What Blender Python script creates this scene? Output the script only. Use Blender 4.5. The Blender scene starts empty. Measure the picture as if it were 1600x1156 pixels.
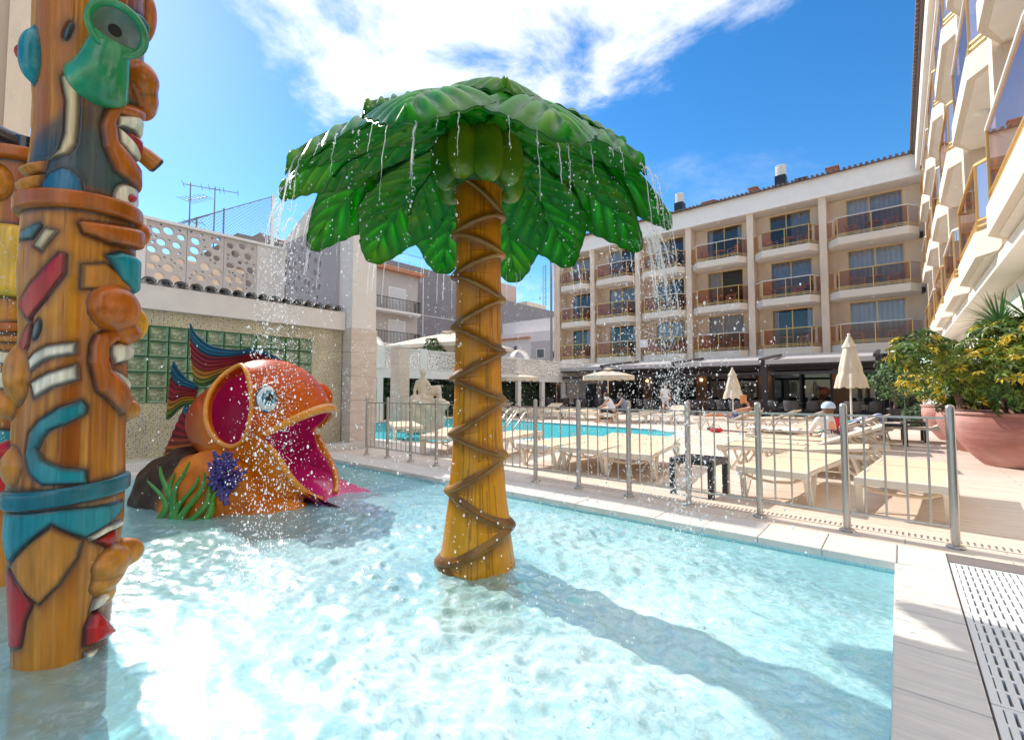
import bpy, bmesh, math, random
import numpy as np
from mathutils import Vector, Matrix, noise as mn
from mathutils.geometry import tessellate_polygon
random.seed(7); RNG = np.random.default_rng(7)
S = bpy.context.scene
COL = S.collection
PI = math.pi
R = math.radians

# ------------------------------------------------------------------ camera
cd = bpy.data.cameras.new('camera'); cam = bpy.data.objects.new('camera', cd); COL.objects.link(cam)
cd.sensor_width = 36; cd.lens = 36 * 715 / 1600; cd.clip_start = .05; cd.clip_end = 2000
cam.location = (0, 0, 1.25); cam.rotation_euler = (R(90 + 2.722), 0, R(40.2)); S.camera = cam

# ------------------------------------------------------------------ light, sky, exposure
SUN = Vector((-3.45, .30, 2.62)).normalized()
S.view_settings.view_transform = 'Standard'; S.view_settings.look = 'None'
S.view_settings.exposure = 1.0; S.view_settings.gamma = 1; S.view_settings.use_curve_mapping = False
ld = bpy.data.lights.new('sun', 'SUN'); ld.energy = 2.8; ld.angle = R(.55); ld.color = (1, .945, .86)
sun = bpy.data.objects.new('sun', ld); COL.objects.link(sun)
sun.rotation_euler = SUN.to_track_quat('Z', 'Y').to_euler(); sun.location = (-20, 2, 30)

W = bpy.data.worlds.new('World'); S.world = W; W.use_nodes = True
def build_world():
    nt = W.node_tree; N = nt.nodes; L = nt.links; N.clear()
    out = N.new('ShaderNodeOutputWorld'); bg = N.new('ShaderNodeBackground'); bg.inputs[1].default_value = .112
    sky = N.new('ShaderNodeTexSky'); sky.sky_type = 'NISHITA'; sky.sun_disc = False
    sky.sun_elevation = math.asin(SUN.z); sky.sun_rotation = math.atan2(SUN.x, SUN.y)
    sky.air_density = 1.0; sky.dust_density = .12; sky.ozone_density = 3.0; sky.altitude = 0
    tc = N.new('ShaderNodeTexCoord')
    sep = N.new('ShaderNodeSeparateXYZ'); L.new(tc.outputs['Generated'], sep.inputs[0])
    def math_(op, a, b=None, clamp=False):
        n = N.new('ShaderNodeMath'); n.operation = op; n.use_clamp = clamp
        for i, x in enumerate((a, b)):
            if x is None: continue
            if isinstance(x, (int, float)): n.inputs[i].default_value = x
            else: L.new(x, n.inputs[i])
        return n.outputs[0]
    z = math_('MAXIMUM', sep.outputs[2], .03)
    u = math_('DIVIDE', sep.outputs[0], z); v = math_('DIVIDE', sep.outputs[1], z)   # a flat cloud layer overhead
    cmb = N.new('ShaderNodeCombineXYZ'); L.new(u, cmb.inputs[0]); L.new(v, cmb.inputs[1])
    def nz(scale, detail, rough, off, dist=0):
        m = N.new('ShaderNodeMapping'); m.inputs['Location'].default_value = off; L.new(cmb.outputs[0], m.inputs[0])
        n = N.new('ShaderNodeTexNoise'); n.inputs['Scale'].default_value = scale; n.inputs['Detail'].default_value = detail
        n.inputs['Roughness'].default_value = rough; n.inputs['Distortion'].default_value = dist
        L.new(m.outputs[0], n.inputs[0]); return n.outputs[0]
    n1 = nz(1.9, 9, .62, (3.1, 1.7, 0), .3)
    def edge(a, b, c, w):    # signed distance to a straight border of the cloud bank, in the layer
        return math_('MULTIPLY', math_('ADD', math_('ADD', math_('MULTIPLY', u, a), math_('MULTIPLY', v, b)), c), w)
    d = None
    for (a, b, c) in CLOUD_EDGES:
        e = edge(a, b, c, 1.0); d = e if d is None else math_('MINIMUM', d, e)
    d = math_('ADD', d, math_('MULTIPLY', math_('SUBTRACT', n1, .5), 1.7))
    mr = N.new('ShaderNodeMapRange'); mr.interpolation_type = 'SMOOTHSTEP'; L.new(d, mr.inputs[0])
    mr.inputs[1].default_value = -.06; mr.inputs[2].default_value = .42
    n2 = nz(.55, 8, .66, (9.4, 4.2, 0), .6)                              # thin wisps everywhere
    mr2 = N.new('ShaderNodeMapRange'); mr2.interpolation_type = 'SMOOTHSTEP'; L.new(n2, mr2.inputs[0])
    mr2.inputs[1].default_value = .52; mr2.inputs[2].default_value = .84; mr2.inputs[4].default_value = .6
    fac = math_('MAXIMUM', mr.outputs[0], mr2.outputs[0])
    low = N.new('ShaderNodeMapRange'); L.new(sep.outputs[2], low.inputs[0]); low.inputs[1].default_value = .06; low.inputs[2].default_value = .2
    fac = math_('MULTIPLY', fac, low.outputs[0])
    cc = N.new('ShaderNodeMix'); cc.data_type = 'RGBA'; n3 = nz(3.5, 5, .6, (0, 0, 0)); L.new(n3, cc.inputs[0])
    cc.inputs[6].default_value = (4.6, 4.75, 5.1, 1); cc.inputs[7].default_value = (8, 8, 8.1, 1)
    hs = N.new('ShaderNodeHueSaturation'); hs.inputs['Saturation'].default_value = 1.32; L.new(sky.outputs[0], hs.inputs['Color'])
    mx = N.new('ShaderNodeMix'); mx.data_type = 'RGBA'; L.new(fac, mx.inputs[0]); L.new(hs.outputs[0], mx.inputs[6]); L.new(cc.outputs[2], mx.inputs[7])
    L.new(mx.outputs[2], bg.inputs[0]); L.new(bg.outputs[0], out.inputs[0])
CLOUD_EDGES = []
CLOUD_EDGES = [(0.7666, 0.6421, 0.605), (-0.1865, -0.9825, 1.127), (0.5547, -0.8321, 1.5916)]
build_world()

# ------------------------------------------------------------------ helpers: materials
def lin(c):
    return tuple(c) + (1,) if len(c) == 3 else tuple(c)
MATS = {}
def M(name, col=(.5, .5, .5), rough=.5, var=.1, scale=6, stretch=(1, 1, 1), bump=0, bscale=None, metal=0, coat=0, spec=.5, attr=False,
      isl=0, trans=0, emit=None, col2=None, detail=5):
    if name in MATS: return MATS[name]
    m = bpy.data.materials.new(name); m.use_nodes = True; MATS[name] = m
    nt = m.node_tree; N = nt.nodes; L = nt.links
    b = N['Principled BSDF']; out = N['Material Output']
    b.inputs['Roughness'].default_value = rough; b.inputs['Metallic'].default_value = metal
    b.inputs['Coat Weight'].default_value = coat; b.inputs['Coat Roughness'].default_value = .08; b.inputs['Specular IOR Level'].default_value = spec
    tc = N.new('ShaderNodeTexCoord'); mp = N.new('ShaderNodeMapping'); mp.inputs['Scale'].default_value = stretch
    L.new(tc.outputs['Object'], mp.inputs[0])
    nz = N.new('ShaderNodeTexNoise'); nz.inputs['Scale'].default_value = scale; nz.inputs['Detail'].default_value = detail; nz.inputs['Roughness'].default_value = .6
    L.new(mp.outputs[0], nz.inputs[0])
    mr = N.new('ShaderNodeMapRange'); L.new(nz.outputs[0], mr.inputs[0]); mr.inputs[1].default_value = .25; mr.inputs[2].default_value = .75
    mr.inputs[3].default_value = 1 - var; mr.inputs[4].default_value = 1 + var
    mx = N.new('ShaderNodeMix'); mx.data_type = 'RGBA'; mx.blend_type = 'MULTIPLY'; mx.inputs[0].default_value = 1
    if attr:
        at = N.new('ShaderNodeAttribute'); at.attribute_name = 'Col'; L.new(at.outputs['Color'], mx.inputs[6])
    elif col2 is not None:
        m2 = N.new('ShaderNodeMix'); m2.data_type = 'RGBA'; m2.inputs[6].default_value = lin(col); m2.inputs[7].default_value = lin(col2)
        n2 = N.new('ShaderNodeTexNoise'); n2.inputs['Scale'].default_value = scale * .37; n2.inputs['Detail'].default_value = 4; L.new(mp.outputs[0], n2.inputs[0])
        r2 = N.new('ShaderNodeMapRange'); L.new(n2.outputs[0], r2.inputs[0]); r2.inputs[1].default_value = .38; r2.inputs[2].default_value = .62
        L.new(r2.outputs[0], m2.inputs[0]); L.new(m2.outputs[2], mx.inputs[6])
    else: mx.inputs[6].default_value = lin(col)
    L.new(mr.outputs[0], mx.inputs[7]); c = mx.outputs[2]
    if isl:
        g = N.new('ShaderNodeNewGeometry'); r3 = N.new('ShaderNodeMapRange'); L.new(g.outputs['Random Per Island'], r3.inputs[0])
        r3.inputs[3].default_value = 1 - isl; r3.inputs[4].default_value = 1 + isl
        m3 = N.new('ShaderNodeMix'); m3.data_type = 'RGBA'; m3.blend_type = 'MULTIPLY'; m3.inputs[0].default_value = 1
        L.new(c, m3.inputs[6]); L.new(r3.outputs[0], m3.inputs[7]); c = m3.outputs[2]
    L.new(c, b.inputs['Base Color'])
    if bump:
        n3 = N.new('ShaderNodeTexNoise'); n3.inputs['Scale'].default_value = bscale or scale * 4; n3.inputs['Detail'].default_value = 4; L.new(mp.outputs[0], n3.inputs[0])
        bp = N.new('ShaderNodeBump'); bp.inputs['Strength'].default_value = bump; bp.inputs['Distance'].default_value = .02
        L.new(n3.outputs[0], bp.inputs['Height']); L.new(bp.outputs[0], b.inputs['Normal'])
    if trans:
        t = N.new('ShaderNodeBsdfTranslucent'); L.new(c, t.inputs[0]); a = N.new('ShaderNodeMixShader'); a.inputs[0].default_value = trans
        L.new(b.outputs[0], a.inputs[1]); L.new(t.outputs[0], a.inputs[2]); L.new(a.outputs[0], out.inputs[0])
    if emit:
        b.inputs['Emission Color'].default_value = lin(emit[0]); b.inputs['Emission Strength'].default_value = emit[1]
    return m
def Mglass(name, tint, refl=.12, rough=.01, gcol=(1, 1, 1), rmax=1):
    if name in MATS: return MATS[name]
    m = bpy.data.materials.new(name); m.use_nodes = True; MATS[name] = m
    nt = m.node_tree; N = nt.nodes; L = nt.links; N.remove(N['Principled BSDF']); out = N['Material Output']
    t = N.new('ShaderNodeBsdfTransparent'); t.inputs[0].default_value = lin(tint)
    g = N.new('ShaderNodeBsdfGlossy'); g.inputs[0].default_value = lin(gcol); g.inputs['Roughness'].default_value = rough
    lw = N.new('ShaderNodeLayerWeight'); lw.inputs[0].default_value = .22
    mr = N.new('ShaderNodeMapRange'); L.new(lw.outputs['Fresnel'], mr.inputs[0]); mr.inputs[3].default_value = refl; mr.inputs[4].default_value = rmax
    x = N.new('ShaderNodeMixShader'); L.new(mr.outputs[0], x.inputs[0]); L.new(t.outputs[0], x.inputs[1]); L.new(g.outputs[0], x.inputs[2]); L.new(x.outputs[0], out.inputs[0])
    return m
def Mtile(name, c1, c2, mortar, bw, bh, ms=.01, rough=.4, bump=.3, offset=.5, axes='XY', coat=0, var=.0, squash=1, spec=.5, c3=None):
    if name in MATS: return MATS[name]
    m = bpy.data.materials.new(name); m.use_nodes = True; MATS[name] = m
    nt = m.node_tree; N = nt.nodes; L = nt.links; b = N['Principled BSDF']; b.inputs['Roughness'].default_value = rough; b.inputs['Coat Weight'].default_value = coat
    b.inputs['Specular IOR Level'].default_value = spec
    tc = N.new('ShaderNodeTexCoord'); sp = N.new('ShaderNodeSeparateXYZ'); L.new(tc.outputs['Object'], sp.inputs[0])
    cb = N.new('ShaderNodeCombineXYZ'); i = {'X': 0, 'Y': 1, 'Z': 2}
    L.new(sp.outputs[i[axes[0]]], cb.inputs[0]); L.new(sp.outputs[i[axes[1]]], cb.inputs[1])
    br = N.new('ShaderNodeTexBrick'); br.offset = offset; br.inputs['Color1'].default_value = lin(c1); br.inputs['Color2'].default_value = lin(c2)
    br.inputs['Mortar'].default_value = lin(mortar); br.inputs['Scale'].default_value = 1; br.inputs['Mortar Size'].default_value = ms
    br.inputs['Brick Width'].default_value = bw; br.inputs['Row Height'].default_value = bh; br.inputs['Mortar Smooth'].default_value = .1
    L.new(cb.outputs[0], br.inputs[0]); c = br.outputs[0]
    if c3 is not None:
        wn = N.new('ShaderNodeTexNoise'); wn.inputs['Scale'].default_value = 41; L.new(tc.outputs['Object'], wn.inputs[0])
        r = N.new('ShaderNodeMapRange'); L.new(wn.outputs[0], r.inputs[0]); r.inputs[1].default_value = .56; r.inputs[2].default_value = .60
        k = N.new('ShaderNodeMix'); k.data_type = 'RGBA'; L.new(r.outputs[0], k.inputs[0]); L.new(c, k.inputs[6]); k.inputs[7].default_value = lin(c3); c = k.outputs[2]
    nz = N.new('ShaderNodeTexNoise'); nz.inputs['Scale'].default_value = 2.3; nz.inputs['Detail'].default_value = 6; L.new(tc.outputs['Object'], nz.inputs[0])
    mr = N.new('ShaderNodeMapRange'); L.new(nz.outputs[0], mr.inputs[0]); mr.inputs[1].default_value = .3; mr.inputs[2].default_value = .7; mr.inputs[3].default_value = 1 - var; mr.inputs[4].default_value = 1 + var
    mx = N.new('ShaderNodeMix'); mx.data_type = 'RGBA'; mx.blend_type = 'MULTIPLY'; mx.inputs[0].default_value = 1; L.new(c, mx.inputs[6]); L.new(mr.outputs[0], mx.inputs[7])
    L.new(mx.outputs[2], b.inputs['Base Color'])
    bp = N.new('ShaderNodeBump'); bp.inputs['Strength'].default_value = bump; bp.inputs['Distance'].default_value = .004; bp.invert = True
    L.new(br.outputs['Fac'], bp.inputs['Height']); L.new(bp.outputs[0], b.inputs['Normal'])
    return m

# ------------------------------------------------------------------ helpers: objects
XF = {}
def setp(o, label=None, cat=None, group=None, kind=None):
    if label: o['label'] = label
    if cat: o['category'] = cat
    if group: o['group'] = group
    if kind: o['kind'] = kind
    return o
def thing(name, label, cat, loc=(0, 0, 0), rz=0, group=None):
    o = bpy.data.objects.new(name, None); COL.objects.link(o); o.empty_display_size = .1
    o.location = loc; o.rotation_euler = (0, 0, rz); XF[o.name] = Matrix.Translation(Vector(loc)) @ Matrix.Rotation(rz, 4, 'Z')
    return setp(o, label, cat, group)
def dup(o, parent=None):
    c = o.copy(); COL.objects.link(c)
    if parent is not None: c.parent = parent
    for ch in o.children: dup(ch, c)
    return c
def dup_thing(root, loc, rz=0, label=None, group=None, scale=None):
    r = dup(root); r.location = loc; r.rotation_euler = (0, 0, rz)
    if scale: r.scale = scale
    if label: r['label'] = label
    if group: r['group'] = group
    return r
class MB:
    def __init__(s): s.v = []; s.f = []; s.mi = []; s.sm = []
    def add(s, vs, fs, mi=0, smooth=False):
        k = len(s.v); s.v.extend([tuple(p) for p in vs])
        for f in fs: s.f.append([i + k for i in f]); s.mi.append(mi); s.sm.append(smooth)
        return s
    def box(s, x0, x1, y0, y1, z0, z1, mi=0):
        v = [(x, y, z) for z in (z0, z1) for y in (y0, y1) for x in (x0, x1)]
        return s.add(v, [(0, 2, 3, 1), (4, 5, 7, 6), (0, 1, 5, 4), (2, 6, 7, 3), (0, 4, 6, 2), (1, 3, 7, 5)], mi)
    def bar(s, p, q, w, h=None, mi=0, up=(0, 0, 1)):      # rectangular bar between two points
        p = Vector(p); q = Vector(q); h = h or w; d = (q - p).normalized(); u = Vector(up)
        if abs(d.dot(u)) > .98: u = Vector((1, 0, 0))
        a = d.cross(u).normalized(); b = a.cross(d).normalized()
        v = [e + a * (i * w / 2) + b * (j * h / 2) for e in (p, q) for (i, j) in ((-1, -1), (1, -1), (1, 1), (-1, 1))]
        return s.add(v, [(3, 2, 1, 0), (4, 5, 6, 7), (0, 1, 5, 4), (1, 2, 6, 5), (2, 3, 7, 6), (3, 0, 4, 7)], mi)
    def tube(s, pts, r, n=8, mi=0, caps=True, smooth=True, closed=False, flat=1.0):
        pts = [Vector(p) for p in pts]; m = len(pts); rr = r if isinstance(r, (list, tuple)) else [r] * m
        vs = []; t0 = None; a = None
        for i, p in enumerate(pts):
            if closed: t = (pts[(i + 1) % m] - pts[i - 1])
            else: t = (pts[min(i + 1, m - 1)] - pts[max(i - 1, 0)])
            t = t.normalized() if t.length > 1e-9 else Vector((0, 0, 1))
            if a is None:
                u = Vector((0, 0, 1)) if abs(t.z) < .95 else Vector((1, 0, 0)); a = t.cross(u).normalized()
            else:
                a = (a - t * a.dot(t)); a = a.normalized() if a.length > 1e-6 else t.orthogonal().normalized()
            b = t.cross(a)
            for k in range(n):
                w = 2 * PI * k / n; vs.append(p + (a * math.cos(w) + b * math.sin(w) * flat) * rr[i])
        fs = []
        for i in range(m if closed else m - 1):
            j = (i + 1) % m
            for k in range(n): fs.append((i * n + k, i * n + (k + 1) % n, j * n + (k + 1) % n, j * n + k))
        s.add(vs, fs, mi, smooth)
        if caps and not closed:
            s.add(vs[:n], [list(range(n))[::-1]], mi); s.add(vs[-n:], [list(range(n))], mi)
        return s
    def cyl(s, p, q, r0, r1=None, n=12, mi=0, smooth=True): return s.tube([p, q], [r0, r0 if r1 is None else r1], n, mi, True, smooth)
    def lathe(s, prof, n=24, c=(0, 0, 0), mi=0, smooth=True, closed=False):
        vs = [(c[0] + r * math.cos(2 * PI * k / n), c[1] + r * math.sin(2 * PI * k / n), c[2] + z) for r, z in prof for k in range(n)]
        fs = [(i * n + k, i * n + (k + 1) % n, (i + 1) * n + (k + 1) % n, (i + 1) * n + k) for i in range(len(prof) - 1) for k in range(n)]
        s.add(vs, fs, mi, smooth)
        if prof[0][0] > 1e-4: s.add(vs[:n], [list(range(n))[::-1]], mi)
        if prof[-1][0] > 1e-4: s.add(vs[-n:], [list(range(n))], mi)
        return s
    def prism(s, poly, z0, z1, mi=0, top=True, bottom=True):
        n = len(poly); a = sum(poly[i][0] * poly[(i + 1) % n][1] - poly[(i + 1) % n][0] * poly[i][1] for i in range(n))
        if a < 0: poly = poly[::-1]
        vs = [(x, y, z0) for x, y in poly] + [(x, y, z1) for x, y in poly]
        fs = [(i, (i + 1) % n, n + (i + 1) % n, n + i) for i in range(n)]
        if top: fs.append(list(range(n, 2 * n)))
        if bottom: fs.append(list(range(n))[::-1])
        return s.add(vs, fs, mi)
    def ell(s, c, r, n=14, m=8, mi=0, rot=None):
        c = Vector(c); r = (r,) * 3 if isinstance(r, (int, float)) else r; vs = []
        for i in range(m + 1):
            t = PI * i / m
            for k in range(n):
                p = Vector((math.sin(t) * math.cos(2 * PI * k / n) * r[0], math.sin(t) * math.sin(2 * PI * k / n) * r[1], -math.cos(t) * r[2]))
                if rot is not None: p = rot @ p
                vs.append(c + p)
        fs = [(i * n + k, i * n + (k + 1) % n, (i + 1) * n + (k + 1) % n, (i + 1) * n + k) for i in range(m) for k in range(n)]
        return s.add(vs, fs, mi, True)
    def grid(s, P, mi=0, smooth=True, wrap=False):          # P[i][j] points
        a = len(P); b = len(P[0]); vs = [p for row in P for p in row]
        fs = [(i * b + j, i * b + (j + 1) % b, (i + 1) * b + (j + 1) % b, (i + 1) * b + j) for i in range(a - 1) for j in range(b if wrap else b - 1)]
        return s.add(vs, fs, mi, smooth)
    def build(s, name, mat, parent=None, world=False, sharp=None, bevel=0):
        me = bpy.data.meshes.new(name); vs = s.v
        if world and parent is not None:
            inv = XF[parent.name].inverted(); vs = [inv @ Vector(p) for p in vs]
        me.from_pydata(vs, [], s.f)
        ms = mat if isinstance(mat, (list, tuple)) else [mat]
        for m in ms: me.materials.append(m)
        me.polygons.foreach_set('material_index', s.mi); me.polygons.foreach_set('use_smooth', s.sm); me.update()
        if sharp: me.polygons.foreach_set('use_smooth', [True] * len(s.f)); me.set_sharp_from_angle(angle=R(sharp))
        return link(me, name, parent, bevel)
def link(me, name, parent=None, bevel=0):
    o = bpy.data.objects.new(name, me); COL.objects.link(o)
    if parent is not None: o.parent = parent
    if bevel:
        b = o.modifiers.new('bevel', 'BEVEL'); b.width = bevel; b.segments = 2; b.limit_method = 'ANGLE'; b.angle_limit = R(40)
    return o
def np_mesh(name, V, F, mat, parent=None, smooth=True, col=None, inv=None):
    me = bpy.data.meshes.new(name); V = np.asarray(V, float)
    F = np.asarray(F)
    me.vertices.add(len(V)); me.vertices.foreach_set('co', V.ravel())
    k = F.shape[1]; me.loops.add(F.size); me.loops.foreach_set('vertex_index', F.ravel().astype(np.int32))
    me.polygons.add(len(F)); me.polygons.foreach_set('loop_start', np.arange(0, F.size, k, dtype=np.int32))
    me.polygons.foreach_set('use_smooth', np.full(len(F), smooth)); me.update(calc_edges=True); me.validate()
    for m in (mat if isinstance(mat, (list, tuple)) else [mat]): me.materials.append(m)
    if col is not None:
        ca = me.color_attributes.new('Col', 'FLOAT_COLOR', 'POINT'); c4 = np.ones((len(V), 4)); c4[:, :3] = col; ca.data.foreach_set('color', c4.ravel())
    return link(me, name, parent)
def gridF(a, b, wrap=False):
    i, j = np.meshgrid(np.arange(a - 1), np.arange(b if wrap else b - 1), indexing='ij')
    j2 = (j + 1) % b
    return np.stack([i * b + j, i * b + j2, (i + 1) * b + j2, (i + 1) * b + j], -1).reshape(-1, 4)
def surface_nets(fn, lo, hi, h):
    lo = np.array(lo, float); n = np.ceil((np.array(hi) - lo) / h).astype(int) + 1
    ax = [lo[i] + h * np.arange(n[i]) for i in range(3)]
    X, Y, Z = np.meshgrid(*ax, indexing='ij'); D = fn(X, Y, Z)
    c = n - 1; acc = np.zeros(tuple(c) + (3,)); cnt = np.zeros(tuple(c))
    def sub(a, dx, dy, dz): return a[dx:dx + c[0], dy:dy + c[1], dz:dz + c[2]]
    cor = {(a, b, d): sub(D, a, b, d) for a in (0, 1) for b in (0, 1) for d in (0, 1)}
    for axis in range(3):
        o = [i for i in range(3) if i != axis]
        for a in (0, 1):
            for b in (0, 1):
                p = [0, 0, 0]; p[o[0]] = a; p[o[1]] = b; q = list(p); q[axis] = 1
                d0 = cor[tuple(p)]; d1 = cor[tuple(q)]; m = (d0 < 0) != (d1 < 0)
                t = np.where(m, d0 / np.where(m, d0 - d1, 1), 0)
                e = np.zeros(tuple(c) + (3,)); e[..., o[0]] = a; e[..., o[1]] = b; e[..., axis] = t
                acc += e * m[..., None]; cnt += m
    act = cnt > 0; idx = -np.ones(tuple(c), int); idx[act] = np.arange(act.sum())
    I = np.argwhere(act); V = lo + h * (I + acc[act] / cnt[act][:, None])
    Fs = []
    for axis in range(3):
        o = [(axis + 1) % 3, (axis + 2) % 3]
        sl0 = [slice(1, c[i]) for i in range(3)]; sl0[axis] = slice(0, c[axis])
        sl1 = list(sl0); sl1[axis] = slice(1, c[axis] + 1)
        d0 = D[tuple(sl0)]; d1 = D[tuple(sl1)]; m = (d0 < 0) != (d1 < 0); P = np.argwhere(m)
        if not len(P): continue
        off = np.array([1, 1, 1]); off[axis] = 0; P = P + off
        def at(da, db):
            q = P.copy(); q[:, o[0]] -= da; q[:, o[1]] -= db; return idx[q[:, 0], q[:, 1], q[:, 2]]
        f = np.stack([at(0, 0), at(1, 0), at(1, 1), at(0, 1)], 1); flip = ~(d0[m] < 0)
        f[flip] = f[flip][:, ::-1]; Fs.append(f)
    return V, np.concatenate(Fs)
def smin(a, b, k):
    h = np.clip(.5 + .5 * (b - a) / k, 0, 1); return b + (a - b) * h - k * h * (1 - h)
def capsule(X, Y, Z, a, b, ra, rb):
    a = np.array(a, float); b = np.array(b, float); d = b - a; L2 = max(d @ d, 1e-9)
    t = np.clip(((X - a[0]) * d[0] + (Y - a[1]) * d[1] + (Z - a[2]) * d[2]) / L2, 0, 1)
    return np.sqrt((X - a[0] - t * d[0])**2 + (Y - a[1] - t * d[1])**2 + (Z - a[2] - t * d[2])**2) - (ra + (rb - ra) * t)
def ellipsoid(X, Y, Z, c, r):
    q = np.sqrt(((X - c[0]) / r[0])**2 + ((Y - c[1]) / r[1])**2 + ((Z - c[2]) / r[2])**2)
    return (q - 1) * min(r)
def poly_sdf(u, v, poly):
    P = np.array(poly, float); n = len(P); d = np.full(u.shape, 1e9); ins = np.zeros(u.shape, bool)
    for i in range(n):
        a = P[i]; b = P[(i + 1) % n]; e = b - a; wx = u - a[0]; wy = v - a[1]
        t = np.clip((wx * e[0] + wy * e[1]) / max(e @ e, 1e-12), 0, 1)
        d = np.minimum(d, (wx - e[0] * t)**2 + (wy - e[1] * t)**2)
        c = ((a[1] > v) != (b[1] > v)) & (u < (b[0] - a[0]) * (v - a[1]) / (b[1] - a[1] + 1e-12) + a[0]); ins ^= c
    d = np.sqrt(d); return np.where(ins, -d, d)
def line_sdf(u, v, pts, w):
    d = np.full(u.shape, 1e9)
    for a, b in zip(pts[:-1], pts[1:]):
        ex, ey = b[0] - a[0], b[1] - a[1]; t = np.clip(((u - a[0]) * ex + (v - a[1]) * ey) / (ex * ex + ey * ey + 1e-12), 0, 1)
        d = np.minimum(d, np.sqrt((u - a[0] - ex * t)**2 + (v - a[1] - ey * t)**2))
    return d - w
def smooth_noise(x, y, seed=0):
    xi = np.floor(x).astype(int); yi = np.floor(y).astype(int); fx = x - xi; fy = y - yi
    fx = fx * fx * (3 - 2 * fx); fy = fy * fy * (3 - 2 * fy)
    def h(a, b):
        n = (a * 374761393 + b * 668265263 + seed * 974634) & 0x7fffffff; n = (n ^ (n >> 13)) * 1274126177 & 0x7fffffff; return ((n ^ (n >> 16)) & 0xffff) / 65535.
    return (h(xi, yi) * (1 - fx) + h(xi + 1, yi) * fx) * (1 - fy) + (h(xi, yi + 1) * (1 - fx) + h(xi + 1, yi + 1) * fx) * fy

# ------------------------------------------------------------------ materials
m_steel = M('brushed_steel', (.50, .47, .43), .32, .12, 30, (1, 1, 8), metal=.85)
m_galv = M('galvanised', (.42, .40, .37), .45, .15, 20, metal=.6)
m_white = M('white_paint', (.78, .76, .73), .6, .05, 5, bump=.05)
m_render = M('white_render', (.74, .70, .67), .85, .06, 3, bump=.25, bscale=60)
m_render_grey = M('grey_render', (.21, .19, .195), .9, .12, .8, bump=.2, bscale=30)
m_cream = M('cream_stucco', (.74, .60, .46), .85, .13, 1.6, (1, 1, .35), bump=.5, bscale=70)
m_creamwhite = M('cream_white', (.84, .78, .70), .7, .05, 3)
m_pebble = M('pebbledash', (.78, .69, .57), .9, .16, 55, bump=.8, bscale=90)
m_gold = M('gold_anodised', (.75, .50, .17), .35, .06, 10, metal=.55)
m_railw = M('pale_rail', (.74, .70, .62), .4, .05, 10)
m_bronze = Mglass('bronze_glass', (.84, .66, .57), .02, .01, (1, .92, .86), .5)
m_pane = Mglass('window_glass', (.84, .86, .88), .03, .005)
m_dark = M('dark_room', (.045, .042, .045), .8, .1, 3)
m_room = M('room_wall', (.12, .10, .09), .8, .1, 2)
m_curtain = M('curtain', (.80, .76, .76), .85, .06, 4, (1, 1, .2), trans=.25)
m_curtain2 = M('grey_curtain', (.52, .50, .53), .85, .06, 4, (1, 1, .2), trans=.2)
m_pinkplastic = M('pink_plastic', (.66, .47, .38), .4, .04, 5)
m_rooftile = M('dark_roof_tile', (.16, .11, .09), .8, .25, 14)
m_terra = M('terracotta_tile', (.50, .22, .12), .8, .2, 9)
m_brick = M('brick_red', (.40, .16, .10), .9, .2, 12)
m_black = M('black_metal', (.025, .025, .028), .4, .1, 8)
m_dkbrown = M('dark_pergola', (.050, .040, .038), .45, .12, 8)
m_awning = M('awning_cloth', (.60, .56, .55), .85, .06, 5, trans=.2)
m_resin = M('cream_resin', (.78, .70, .58), .38, .03, 5)
m_sling = M('beige_sling', (.72, .55, .37), .8, .06, 60, (1, 6, 1), bump=.1)
m_slat = M('black_plastic', (.022, .022, .025), .35, .1, 6)
m_canvas = M('cream_canvas', (.72, .63, .50), .85, .05, 5, trans=.15)
m_stone = M('travertine', (.60, .50, .43), .55, .10, 5, (1, 1, 2.2), bump=.08, col2=(.66, .57, .50))
m_statue = M('pale_limestone', (.62, .52, .40), .8, .14, 9, bump=.4, bscale=30)
m_pot = M('terracotta_pot', (.38, .15, .12), .8, .2, 2.2, (1, 1, 2.2), bump=.25, bscale=26, col2=(.54, .31, .26))
m_wicker = M('dark_wicker', (.055, .052, .055), .6, .3, 60, bump=.5, bscale=120)
m_coping = M('coping_stone', (.74, .68, .62), .6, .13, 5, (1, 9, 1), bump=.12, bscale=9, col2=(.68, .63, .59))
m_grate = M('white_grating', (.78, .77, .75), .4, .03, 9)
m_under = M('channel_dark', (.20, .17, .16), .9, .2, 8)
m_plank = M('wood_look_tile', (.66, .53, .42), .6, .12, 3, (1.2, 14, 1), bump=.08, bscale=10, col2=(.76, .64, .53), isl=.0)
m_deck = Mtile('deck_tile', (.74, .63, .53), (.67, .56, .46), (.42, .32, .25), 1.2, .2, .005, .6, .3, var=.08)
m_mosaic = Mtile('wall_mosaic', (.56, .49, .27), (.42, .40, .22), (.62, .58, .48), .031, .031, .003, .18, .6, 0, 'YZ', .4, .15, c3=(.24, .16, .22))
m_poolmosaic = Mtile('pool_mosaic', (.46, .78, .82), (.36, .68, .74), (.66, .82, .84), .025, .025, .0025, .25, .2, 0, 'XY', 0, .05)
m_whitemosaic = Mtile('white_mosaic', (.72, .70, .68), (.64, .63, .62), (.55, .54, .53), .03, .03, .003, .25, .4, 0, 'YZ', 0, .05)
m_grout = M('white_grout', (.72, .72, .68), .8, .05, 8)

def earcut(outer, holes):
    loops = [[Vector((x, y, 0)) for x, y in l] for l in [outer] + holes]
    flat = [p for l in loops for p in l]; return flat, tessellate_polygon(loops)

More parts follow.
